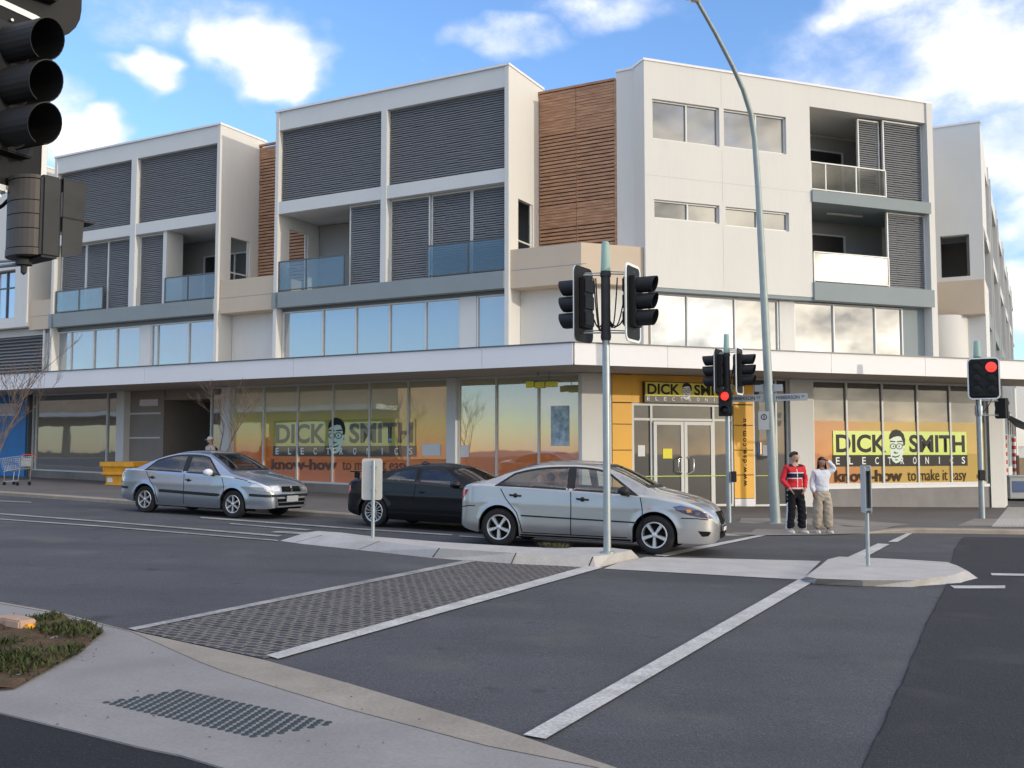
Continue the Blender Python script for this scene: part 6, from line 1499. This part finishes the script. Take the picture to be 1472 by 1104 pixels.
b = G(24, 698, .09); b.z = gz(b.x)+.09
t = empty('shopping_trolley', b, (0,0,R(-20))); tag(t, 'wire shopping trolley with a red handle left on the footpath at the far left', 'trolley')
mb = MB(); P = lambda x, y, z: Vector((x, y, z)); lo = [(-.36,-.2,.45),(.36,-.22,.55),(.36,.22,.55),(-.36,.2,.45)]; hi = [(-.46,-.27,.86),(.42,-.29,.95),(.42,.29,.95),(-.46,.27,.86)]
for q in (lo, hi): mb.tube([*q, q[0]], .011, 6)
for s in range(4):
    a0, a1, c0_, c1_ = Vector(lo[s]), Vector(lo[(s+1)%4]), Vector(hi[s]), Vector(hi[(s+1)%4]); n = 11 if s in (0,2) else 7
    for i in range(n+1): mb.tube([a0.lerp(a1,i/n), c0_.lerp(c1_,i/n)], .005, 4, False)
    for k in (.33,.66): mb.tube([a0.lerp(c0_,k), a1.lerp(c1_,k)], .005, 4, False)
for i in range(9): mb.tube([Vector(lo[0]).lerp(Vector(lo[1]),i/8), Vector(lo[3]).lerp(Vector(lo[2]),i/8)], .005, 4, False)
mb.build('basket', MATS['steel'], t)
mb = MB()
for y in (-.2,.2): mb.tube([(.42,y,.98),(.34,y*1.1,.55),(.30,y*1.2,.16),(-.34,y*.9,.13)], .014, 6).tube([(-.34,y*.9,.13),(-.33,y,.45)], .012, 6)
mb.tube([(.30,-.24,.16),(.30,.24,.16)], .012, 6); mb.build('frame', MATS['steel'], t)
mb = MB(); mb.tube([(.48,-.29,1.0),(.48,.29,1.0)], .014, 8); mb.build('handle', MATS['stripe_red'], t)
mb = MB(); mb.hexa([(.28,-.2,.62),(.34,-.2,.62),(.34,.2,.62),(.28,.2,.62),(.30,-.22,.88),(.36,-.22,.88),(.36,.22,.88),(.30,.22,.88)]); mb.build('child_seat', MATS['trolley_seat'], t)
for x, y in ((-.32,-.19),(-.32,.19),(.28,-.24),(.28,.24)):
    mb = MB(); mb.lathe([(0,-.015),(.06,-.015),(.06,.015),(0,.015)], (x,y,.062), axis=(0,1,0), n=14).tube([(x,y-.02,.06),(x+.02,y-.02,.15)], .006, 5).tube([(x,y+.02,.06),(x+.02,y+.02,.15)], .006, 5); mb.build('castor', MATS['rubber'], t)

# ------------------------------------------------------------------ bare winter trees
def tree(label, b, hgt, seed, spread=1.0):
    rnd = random.Random(seed); t = empty('bare_tree', b); tag(t, label, 'tree'); trunk = MB(); tw = MB()
    def grow(p, d, L, r, lvl, mbx):
        n = 4; pts = [p]; q = p.copy(); dd = d.copy()
        for i in range(n):
            dd = (dd+Vector((rnd.uniform(-.16,.16), rnd.uniform(-.16,.16), rnd.uniform(-.02,.12)))).normalized(); q = q+dd*L/n; pts.append(q.copy())
        mbx.tube(pts, [max(.0032,r*(1-.42*i/n)) for i in range(n+1)], 8 if lvl < 2 else 5, False)
        if lvl >= 5: return
        k = 3 if lvl < 2 else rnd.choice((3,3,4) if lvl == 4 else (2,3,3))
        for i in range(k):
            a = rnd.uniform(0, 2*pi); s = rnd.uniform(.35,.75)*spread; side = Vector((cos(a), sin(a), 0)); nd = (dd+side*s+Vector((0,0,.12))).normalized()
            st = pts[rnd.choice((2,3,4))] if i else pts[-1]
            grow(st, nd, L*rnd.uniform(.60,.82), r*.56*(1 if i else 1.05), lvl+1, tw)
    grow(Vector((0,0,-.05)), Vector((rnd.uniform(-.05,.05),0,1)), hgt*.34, .036, 0, trunk)
    trunk.build('trunk', MATS['bark'], t, smooth=60); tw.build('crown', MATS['bark'], t)
    return t
b = G(313, 713, .1); b.z = gz(b.x)+.1
tree('small bare street tree in front of the shop windows behind the blue grey sedan', b, 4.1, 11)
b = G(-22, 722, .1); b.z = gz(b.x)+.1
tree('bare street tree reaching in from the far left edge above the trolley', b, 4.6, 5)

# ------------------------------------------------------------------ things seen beyond the canopy at the right
p = AT(1473, 690, 44); b = Vector((p.x, 44, gz(p.x)+.1)); t = empty('hoarding', b); tag(t, 'tan timber hoarding beyond the right end of the canopy', 'hoarding'); o = tuple(b)
u = Vector((FB.u[0], FB.u[1], 0)); a = AT(1463, 690, 44); a.z = b.z
mb = MB(); mb.slab([a, a+Vector((8,-1.5,0)), a+Vector((8,-1.5,1.75)), a+Vector((0,0,1.75))], (0,.1,0)); mb.build('panel', MATS['hoarding_tan'], t, org=o)
for i in range(5):
    mb = MB(); q = a+Vector((i*1.8,-i*.3375,0)); mb.box(q.x-.05,q.x+.05,q.y-.09,q.y-.005,b.z,b.z+1.85); mb.build('post', MATS['bark'], t, org=o)
striped = mat('striped', (.8,.8,.78), .6); _n = striped.node_tree; _w = _n.nodes.new('ShaderNodeTexWave'); _w.bands_direction = 'Z'; _w.inputs['Scale'].default_value = .92; _t = _n.nodes.new('ShaderNodeTexCoord'); _n.links.new(_t.outputs['Object'], _w.inputs[0])
_c = _n.nodes.new('ShaderNodeValToRGB'); _c.color_ramp.interpolation = 'CONSTANT'; _c.color_ramp.elements[0].color = (.75,.75,.72,1); _c.color_ramp.elements[1].position = .5; _c.color_ramp.elements[1].color = (.55,.04,.03,1); _n.links.new(_w.outputs['Color'], _c.inputs[0]); _n.links.new(_c.outputs[0], _n.nodes['Principled BSDF'].inputs['Base Color'])
for x, Y, lab in ((1446,42,'thin red and white striped post next to the side street wall'),(1459,46,'red and white striped post in front of the tan hoarding')):
    q = AT(x, 690, Y); q.z = gz(q.x)+.1; t = empty('striped_post', q); tag(t, lab, 'post', 'striped posts beyond the canopy')
    mb = MB(); mb.lathe([(.0,2.72),(.09,2.72),(.09,0)], (0,0,0), n=14); mb.build('post', striped, t, smooth=40)
    mb = MB(); mb.box(-.16,.16,-.16,.16,0,.05); mb.build('foot', MATS['rubber'], t)
q = AT(1459, 702, 40); q.z = gz(q.x)+.1; t = empty('site_generator', q); tag(t, 'pale grey machine box with a blue panel standing beyond the corner column', 'machine')
mb = MB(); mb.box(-.42,.42,-.4,.4,.1,.95).box(-.46,.46,-.44,.44,.95,1.02); mb.build('cabinet', MATS['sign_face'], t, bevel=.03)
mb = MB(); mb.box(-.3,.3,-.415,-.402,.35,.8); mb.build('panel', MATS['win_deepblue'], t); mb = MB(); mb.box(-.45,.45,-.3,-.2,0,.1).box(-.45,.45,.2,.3,0,.1); mb.build('skid', MATS['underbody'], t)
a = AT(1448, 620, 62); bz = gz(a.x); t = empty('shop_row', (a.x, a.y, bz)); tag(t, 'distant grey shop row with dark awnings at the end of the side street', 'building'); o = (a.x, a.y, bz)
FD = Frame(a.x, a.y, 62)
mb = MB(); mb.fb(FD,0,30,-8,0,bz-1,9.5); mb.build('wall', MATS['wall_grey'], t, org=o)
for i in range(5):
    mb = MB(); u0 = i*5+.4; mb.hexa([FD.p(u0,.003,3.6),FD.p(u0+4,.003,3.6),FD.p(u0+4,1.6,2.9),FD.p(u0,1.6,2.9),FD.p(u0,.003,3.9),FD.p(u0+4,.003,3.9),FD.p(u0+4,1.6,3.0),FD.p(u0,1.6,3.0)]); mb.build('awning', MATS['board_back'], t, org=o)
    for z0, z1 in ((.6,2.7),(4.6,5.9),(7,8.3)):
        mb = MB(); mb.fb(FD,u0+.4,u0+3.4,.004,.03,z0,z1); mb.build('window', MATS['win_blue'], t, org=o)
a = AT(1452, 650, 70); t = empty('end_building', (a.x, a.y, gz(a.x))); o = tuple(t.location); tag(t, 'far pale building closing the view under the canopy', 'building')
mb = MB(); mb.box(a.x-2,a.x+26,a.y+25,a.y+35,gz(a.x)-2,8); mb.build('wall', MATS['wall_white'], t, org=o)
for i in range(6):
    mb = MB(); mb.box(a.x+i*4,a.x+i*4+2.4,a.y+24.9,a.y+24.99,2,4.2); mb.build('window', MATS['win_deepblue'], t, org=o)
# low shop building on the near side of the street, out to the left; the shop windows mirror it
FN = Frame(-35, 15.3, 152); t = empty('tan_shop_building', (-50, 24, gz(-45))); o = tuple(t.location); tag(t, 'low tan shop building across the street, mirrored in the shop windows', 'building')
mb = MB(); pts2 = [(0,0),(0,6.2),(8,6.2)]+[(8+i*1.2, 6.2+1.5*sin(pi*i/10)) for i in range(1,10)]+[(20,6.2),(44,6.2),(44,0)]
mb.slab([FN.p(u,0,z+gz(-40)) for u, z in pts2], (FN.p(0,-9,0)-FN.p(0,0,0))); mb.build('wall', MATS['hoarding_tan'], t, org=o)
for i in range(8):
    mb = MB(); mb.fb(FN,i*5.4+.5,i*5.4+4.9,.01,.05,1.4,3.6); mb.build('window', MATS['win_shop'], t, org=o)
mb = MB(); mb.fb(FN,0,44,.06,2.4,4.3,4.6); mb.build('awning', MATS['wall_grey'], t, org=o)
# ------------------------------------------------------------------ people
from mathutils import noise as mnoise
def skin(name, verts, edges, radii, m, parent, sub=2, root=0, smooth=True, fold=0.0):
    me = bpy.data.meshes.new(name); me.from_pydata([tuple(v) for v in verts], edges, []); ob = bpy.data.objects.new(name, me); COL.objects.link(ob)
    sk = ob.modifiers.new('skin', 'SKIN'); sk.use_smooth_shade = True
    for i, d in enumerate(me.skin_vertices[0].data):
        r = radii[i]; d.radius = r if isinstance(r, tuple) else (r, r); d.use_root = (i == root)
    ss = ob.modifiers.new('sub', 'SUBSURF'); ss.levels = sub; ss.render_levels = sub
    dg = bpy.context.evaluated_depsgraph_get(); out = bpy.data.meshes.new_from_object(ob.evaluated_get(dg))
    bpy.data.objects.remove(ob); bpy.data.meshes.remove(me)
    for p in out.polygons: p.use_smooth = True
    if fold:
        ns = [v.normal.copy() for v in out.vertices]
        for v, nn in zip(out.vertices, ns):
            q = v.co; w = mnoise.noise(Vector((q.x*9, q.y*9, q.z*16+q.x*7)))+.6*mnoise.noise(Vector((q.x*22+5, q.y*22, q.z*26-q.x*14))); v.co = q+nn*w*fold
        out.update()
    return link_mesh(name, out, MATS[m] if isinstance(m, str) else m, parent)
class Chain:
    def __init__(s): s.v = []; s.e = []; s.r = []; s.n = {}
    def add(s, key, p, r, to=None):
        s.v.append(Vector(p)); s.r.append(r); i = len(s.v)-1; s.n[key] = i
        if to is not None: s.e.append((s.n[to], i))
        return s
def hand(c, side, wrist, d, across, curl, k=1.0):
    """palm and five fingers; d = along the hand, across = towards the thumb, curl = bending direction"""
    w = Vector(c.v[c.n[wrist]]); d = Vector(d).normalized(); ac = Vector(across).normalized(); cu = Vector(curl).normalized()
    c.add(side+'palm', w+d*.05*k, (.034*k,.020*k), wrist)
    for i, (off, L_) in enumerate(((.030,.070),(.010,.078),(-.010,.074),(-.029,.058))):
        b = w+d*.09*k+ac*off*k
        c.add(f'{side}f{i}a', b, .0095*k, side+'palm'); p2 = b+(d*.85+cu*.5).normalized()*L_*.5*k; c.add(f'{side}f{i}b', p2, .0088*k, f'{side}f{i}a'); c.add(f'{side}f{i}c', p2+(d*.45+cu*.9).normalized()*L_*.5*k, .0075*k, f'{side}f{i}b')
    c.add(side+'ta', w+d*.035*k+ac*.036*k, .012*k, side+'palm'); c.add(side+'tb', w+d*.075*k+ac*.055*k+cu*.012*k, .0095*k, side+'ta')
def head_verts(c, neck, hc, face, k=1.0):
    """skull, jaw, nose and ears; hc = head centre, face = looking direction"""
    f = Vector(face).normalized(); up = Vector((0,0,1)); sd = f.cross(up).normalized(); hc = Vector(hc)
    c.add('skull', hc-f*.008*k, (.094*k,.108*k), neck); c.add('crown', hc+up*.058*k-f*.010*k, (.080*k,.094*k), 'skull')
    c.add('jaw', hc-up*.066*k+f*.034*k, (.060*k,.058*k), 'skull'); c.add('nose', hc-up*.012*k+f*.100*k, (.014*k,.016*k), 'skull')
    for s in (-1, 1): c.add(f'ear{s}', hc-up*.008*k+sd*s*.083*k-f*.005*k, (.010*k,.018*k), 'skull')
def face_parts(parent, hc, face, k=1.0):
    f = Vector(face).normalized(); up = Vector((0,0,1)); sd = f.cross(up).normalized(); hc = Vector(hc)
    for s in (-1, 1):
        p = hc+f*.079*k+sd*s*.030*k+up*.008*k
        mb = MB(); mb.lathe([(0,-.008*k),(.010*k,-.004*k),(.012*k,.002*k),(.008*k,.008*k),(0,.010*k)], p, axis=f, n=12); e = mb.build('eye', MATS['eye_white'], parent, smooth=80)
        mb = MB(); mb.lathe([(0,.0112*k),(.005*k,.0100*k),(.0055*k,.007*k)], p, axis=f, n=10); mb.build('iris', MATS['hair_dark'], e)
        mb = MB(); mb.tube([p+up*.020*k-sd*s*.012*k+f*.008*k, p+up*.024*k+f*.009*k, p+up*.018*k+sd*s*.016*k+f*.0*k], .004*k, 6); mb.build('eyebrow', MATS['hair_dark'], parent)
    m = hc-up*.050*k+f*.082*k; mb = MB(); mb.tube([m-sd*.022*k-f*.006*k, m+f*.004*k, m+sd*.022*k-f*.006*k], .0055*k, 6); mb.build('mouth', MATS['lip'], parent)
def hair_cap(parent, hc, face, m, k=1.0, low=.0, long=0.0):
    f = Vector(face).normalized(); up = Vector((0,0,1)); sd = f.cross(up).normalized(); hc = Vector(hc); mb = MB(); nu, nv = 28, 14; rnd = random.Random(2)
    for j in range(nv+1):
        for i in range(nu):
            a = 2*pi*i/nu; fr = cos(a); lim = (.62 if fr > .55 else (1.5 if fr > -.1 else 2.0))+low
            if fr > .55: lim = .98+low*.3
            th = lim*j/nv; jit = 1+rnd.uniform(-.025,.025)
            d = f*cos(a)*sin(th)*.108+sd*sin(a)*sin(th)*.094+up*cos(th)*.088
            q = hc+up*.036*k*1.0-f*.012*k+d*k*jit
            if long and fr < .62 and j > nv*.6: q = q-up*long*(j-nv*.6)/(nv*.4)+sd*(.02*(1 if sin(a) > 0 else -1))*(j-nv*.6)/(nv*.4)
            mb.v.append(tuple(q))
    for j in range(nv):
        for i in range(nu): mb.f.append([j*nu+i, j*nu+(i+1)%nu, (j+1)*nu+(i+1)%nu, (j+1)*nu+i]); mb.mi.append(0)
    return mb.build('hair', MATS[m], parent, smooth=70)

def jacket_mat():
    m = mat('jacket_red', (.60,.035,.045), .85, spec=.2, noise=.06, scale=9, bump=.4, bscale=12); nt = m.node_tree; N = nt.nodes; L = nt.links; b = N['Principled BSDF']
    src = b.inputs['Base Color'].links[0].from_socket; tc = N.new('ShaderNodeTexCoord'); sp = N.new('ShaderNodeSeparateXYZ'); L.new(tc.outputs['Object'], sp.inputs[0])
    def band(lo, hi, sock):
        a = N.new('ShaderNodeMath'); a.operation = 'GREATER_THAN'; L.new(sock, a.inputs[0]); a.inputs[1].default_value = lo
        c = N.new('ShaderNodeMath'); c.operation = 'LESS_THAN'; L.new(sock, c.inputs[0]); c.inputs[1].default_value = hi
        d = N.new('ShaderNodeMath'); d.operation = 'MULTIPLY'; L.new(a.outputs[0], d.inputs[0]); L.new(c.outputs[0], d.inputs[1]); return d.outputs[0]
    def mul(a, c):
        d = N.new('ShaderNodeMath'); d.operation = 'MULTIPLY'; L.new(a, d.inputs[0]); L.new(c, d.inputs[1]); return d.outputs[0]
    def over(fac, col, prev):
        x = N.new('ShaderNodeMix'); x.data_type = 'RGBA'; L.new(fac, x.inputs[0]); L.new(prev, x.inputs[6]); x.inputs[7].default_value = (*col,1); return x.outputs[2]
    z, x, y = sp.outputs[2], sp.outputs[0], sp.outputs[1]; tor = band(-.165,.165,x); fr = band(-9,-.02,y)
    c = over(mul(band(1.155,1.285,z), tor), (.72,.72,.74), src); c = over(mul(band(1.172,1.268,z), tor), (.018,.022,.05), c)
    c = over(mul(mul(band(-.008,.008,x), fr), band(.8,1.36,z)), (.7,.7,.72), c); c = over(mul(band(.0,.965,z), tor), (.70,.70,.72), c); c = over(mul(band(.915,.935,z), tor), (.5,.06,.07), c); c = over(mul(band(1.405,1.6,z), tor), (.02,.02,.03), c)
    for l in list(b.inputs['Base Color'].links): L.remove(l)
    L.new(c, b.inputs['Base Color'])
jacket_mat()

def stand(label, loc, yaw, H, face, hair, cloth_top, cloth_leg, pose, long_hair=0.0, skin_m='skin', w=1.0, legs=None, group=None):
    k = H/1.72; t = empty('person', loc, (0,0,R(yaw))); t.scale = (k,k,k); tag(t, label, 'person', group)
    hc = Vector((0,-.015,1.615)); L_ = legs or dict(l=(.115,.0),r=(-.115,.03))
    c = Chain()
    c.add('pelvis', (0,0,.95), (.145*w,.105*w)).add('waist', (0,0,1.06), (.125*w,.095*w), 'pelvis').add('chest', (0,.0,1.25), (.155*w,.11*w), 'waist').add('upper', (0,.01,1.36), (.115*w,.075*w), 'chest').add('neck', (0,.002,1.485), .056, 'upper')
    head_verts(c, 'neck', hc, face)
    for s, sd in (('l', 1), ('r', -1)):
        fx, fy = L_[s]; c.add(s+'hip', (.095*sd*w,0,.90), .085*w, 'pelvis').add(s+'knee', (fx*.95,fy*.5-.02,.49), .056, s+'hip').add(s+'calf', (fx,fy*.8+.01,.33), .052, s+'knee').add(s+'ankle', (fx,fy+.02,.085), .036, s+'calf').add(s+'toe', (fx*1.12,fy-.13,.03), (.036,.026), s+'ankle')
        sh, el, wr, hd, ac, cu = pose[s]; c.add(s+'sh', sh, .058*w, 'upper').add(s+'el', el, .042, s+'sh').add(s+'wr', wr, .029, s+'el'); hand(c, s, s+'wr', hd, ac, cu)
    skin('body', c.v, c.e, c.r, skin_m, t, sub=2)
    face_parts(t, hc, face); hair_cap(t, hc, face, hair, long=long_hair)
    return t, c
def garment_top(t, c, m, w=1.0, hem=.86, hemw=.17, sleeve=.062, name='jacket', wrist=True):
    g = Chain(); V = lambda q: c.v[c.n[q]]
    g.add('hem', (0,0,hem), (hemw*w,.135*w)).add('waist', (0,0,1.03), (.160*w,.122*w), 'hem').add('chest', (0,0,1.22), (.178*w,.128*w), 'waist').add('upper', (0,.008,1.385), (.165*w,.112*w), 'chest').add('collar', (0,.004,1.478), (.088,.085), 'upper')
    for s, sd in (('l', 1), ('r', -1)):
        e, wv = V(s+'el'), V(s+'wr'); g.add(s+'sh', V(s+'sh')*1.0, .080*w, 'upper').add(s+'el', e, sleeve, s+'sh').add(s+'mid', e.lerp(wv,.5), sleeve*.92, s+'el').add(s+'wr', e.lerp(wv,1.04), sleeve*.78, s+'mid')
    return skin(name, g.v, g.e, g.r, m, t, sub=3, fold=.014)
def garment_legs(t, c, m, loose=1.0, w=1.0, name='trousers'):
    g = Chain(); V = lambda q: c.v[c.n[q]]
    g.add('top', (0,0,.985), (.155*w,.115*w)).add('hip', (0,0,.90), (.165*w,.125*w), 'top')
    for s, sd in (('l', 1), ('r', -1)):
        kn, an = V(s+'knee'), V(s+'ankle'); g.add(s+'th', (.092*sd*w,0,.80), .098*w*loose**.5, 'hip').add(s+'kn', kn, .076*loose, s+'th').add(s+'sh', kn.lerp(an,.5), .074*loose, s+'kn').add(s+'an', an+Vector((0,-.005,.0)), .074*loose, s+'sh')
    return skin(name, g.v, g.e, g.r, m, t, sub=3, fold=.018)
def shoes(t, c, m):
    for s in 'lr':
        a, b = c.v[c.n[s+'ankle']], c.v[c.n[s+'toe']]; d = (b-a); d.z = 0; d.normalize(); sd = Vector((-d.y,d.x,0)); mb = MB(); rows = []
        for q, wd, h in ((-.075,.034,.085),(-.04,.042,.10),(.03,.043,.095),(.09,.048,.07),(.15,.046,.055),(.195,.032,.045),(.215,.012,.03)):
            p = Vector((a.x,a.y,0))+d*q; rows.append([p-sd*wd+Vector((0,0,.002)), p-sd*wd*1.02+Vector((0,0,.03)), p-sd*wd*.7+Vector((0,0,h*.92)), p+Vector((0,0,h)), p+sd*wd*.7+Vector((0,0,h*.92)), p+sd*wd*1.02+Vector((0,0,.03)), p+sd*wd+Vector((0,0,.002))])
        n = 7
        for r in rows: mb.v += [tuple(x) for x in r]
        for i in range(len(rows)-1):
            for j in range(n): mb.f.append([i*n+j, i*n+(j+1)%n, (i+1)*n+(j+1)%n, (i+1)*n+j]); mb.mi.append(0)
        mb.f.append(list(range(n))); mb.mi.append(0); mb.f.append([(len(rows)-1)*n+j for j in range(n)]); mb.mi.append(0)
        mb.build('shoe', MATS[m], t, smooth=60)

# man in the red track jacket, hands in his pockets
b = G(1144, 765, .03); b.z = gz(b.x)+pav_h(b.x, b.y)+.006
hp = dict(l=((.185,.01,1.385),(.275,.045,1.13),(.185,-.10,.955),(-.55,-.25,-.8),(.2,-1,0),(-.6,.2,-.6)), r=((-.185,.01,1.385),(-.285,.045,1.13),(-.195,-.10,.955),(.55,-.25,-.8),(-.2,-1,0),(.6,.2,-.6)))
t, c = stand('person in a red track jacket and black trousers with both hands in the pockets', b, 14, 1.70, (.55,-.80,.05), 'hair_dark', None, None, hp, legs=dict(l=(.13,-.06),r=(-.11,.04)))
garment_top(t, c, 'jacket_red', hem=.86, hemw=.195); garment_legs(t, c, 'cloth_black', 1.28, 1.05); shoes(t, c, 'shoe')
mb = MB()
for s, sd in (('l',1),('r',-1)):
    h, kn, an = Vector((.155*sd,0,.92)), c.v[c.n[s+'knee']], c.v[c.n[s+'ankle']]
    for e in (-.012,.012): mb.tube([h+Vector((.012*sd,e,0)), kn+Vector((.088*sd,e,.1)), kn+Vector((.088*sd,e,0)), an+Vector((.084*sd,e,0))], .011, 6)
mb.build('side_stripe', MATS['cloth_white'], t)
# companion with one arm raised to the head
b = G(1183, 765, .03); b.z = gz(b.x)+pav_h(b.x, b.y)+.006
hp = dict(l=((.165,.01,1.375),(.300,-.03,1.46),(.115,-.075,1.655),(-.85,.1,.35),(0,-1,.2),(-.3,.3,-.8)), r=((-.165,.01,1.375),(-.235,.04,1.13),(-.225,-.06,.93),(.0,-.2,-1),(.3,-1,0),(.4,-.2,-.6)))
t, c = stand('person in a pale lavender jacket and baggy khaki trousers holding one hand to the head', b, 4, 1.60, (-.25,-.95,-.08), 'hair_black', None, None, hp, long_hair=.21, w=.92, skin_m='skin_dark', legs=dict(l=(.125,-.03),r=(-.12,.03)))
garment_top(t, c, 'cloth_white', w=1.0, hem=.90, hemw=.172, sleeve=.062); garment_legs(t, c, 'cloth_khaki', 1.55, 1.02); shoes(t, c, 'shoe')
# passer-by in a white cap in front of the passage
b = G(303, 701, .1); b.y -= .6; b.x = (303-736)/1430*b.y*1.0; b.z = gz(b.x)+.1
hp = dict(l=((.18,.01,1.385),(.24,.05,1.12),(.22,-.03,.88),(.0,-.1,-1),(.0,-1,0),(-.4,0,-.8)), r=((-.18,.01,1.385),(-.24,.05,1.12),(-.22,-.03,.88),(.0,-.1,-1),(.0,-1,0),(.4,0,-.8)))
t, c = stand('person in a white cap and cream top walking behind the blue grey sedan', b, -50, 1.70, (-.2,-.95,0), 'hair_dark', None, None, hp)
garment_top(t, c, 'cloth_cream', name='shirt'); garment_legs(t, c, 'cloth_black'); shoes(t, c, 'shoe')
mb = MB(); mb.lathe([(0,.135),(.05,.128),(.085,.10),(.102,.05),(.104,.025)], (0,-.005,1.625), n=20)
mb.add([(-.075,-.085,1.655),(.075,-.085,1.655),(.06,-.19,1.645),(-.06,-.19,1.645),(-.075,-.085,1.648),(.075,-.085,1.648),(.06,-.19,1.638),(-.06,-.19,1.638)], [(0,1,2,3),(4,7,6,5),(0,3,7,4),(1,5,6,2),(3,2,6,7)]); mb.build('cap', MATS['paper'], t, smooth=50)
mb = MB(); mb.hexa([(-.15,.13,1.02),(.15,.13,1.02),(.13,.27,1.04),(-.13,.27,1.04),(-.14,.11,1.42),(.14,.11,1.42),(.12,.22,1.40),(-.12,.22,1.40)]); mb.build('backpack', MATS['cloth_black'], t, bevel=.04)

# drivers
def driver(car, label, top, y=-.36, x=-.10, sk='skin', hair='hair_dark'):
    M = Matrix.LocRotScale(car.root.location, car.root.rotation_quaternion, None); base = Vector((x, y, .56)); t = empty('person', M @ base); t.rotation_mode = 'QUATERNION'
    t.rotation_quaternion = car.root.rotation_quaternion @ Matrix.Rotation(pi/2, 3, 'Z').to_quaternion(); tag(t, label, 'person')
    hc = Vector((0,.10,.66)); face = (0,-1,-.05); c = Chain(); k = .88
    c.add('pelvis', (0,-.02,.05), (.15,.11)).add('waist', (0,.04,.17), (.135,.10), 'pelvis').add('chest', (0,.09,.34), (.155,.105), 'waist').add('upper', (0,.11,.45), (.13,.08), 'chest').add('neck', (0,.11,.54), .05, 'upper'); head_verts(c, 'neck', hc, face)
    for s, sd in (('l',1),('r',-1)):
        c.add(s+'sh', (.18*sd,.10,.44), .056, 'upper').add(s+'el', (.23*sd,-.10,.27), .042, s+'sh').add(s+'wr', (.16*sd,-.36,.34), .029, s+'el'); hand(c, s, s+'wr', (-.3*sd,-1,.2), (-.3*sd,0,1), (0,0,-1), .95)
        c.add(s+'kn', (.12*sd,-.42,.10), .07, 'pelvis').add(s+'ft', (.11*sd,-.62,-.18), .05, s+'kn')
    skin('body', c.v, c.e, c.r, sk, t); face_parts(t, hc, face); hair_cap(t, hc, face, hair)
    g = Chain(); g.add('hem', (0,-.0,.10), (.17,.13)).add('waist', (0,.05,.2), (.16,.125), 'hem').add('chest', (0,.09,.34), (.178,.128), 'waist').add('upper', (0,.11,.44), (.15,.10), 'chest').add('collar', (0,.11,.52), .065, 'upper')
    for s, sd in (('l',1),('r',-1)): g.add(s+'sh', (.18*sd,.10,.44), .073, 'upper').add(s+'el', (.23*sd,-.10,.27), .058, s+'sh').add(s+'wr', (.17*sd,-.31,.325), .043, s+'el')
    skin('shirt', g.v, g.e, g.r, top, t)
driver(MAZ, 'person in a red top driving the silver sedan by the median pole', 'cloth_red')
driver(COU, 'person in a pinkish top driving the black coupe', 'cloth_red', x=-.22)
driver(PUL, 'person at the wheel of the blue grey sedan', 'cloth_cream')
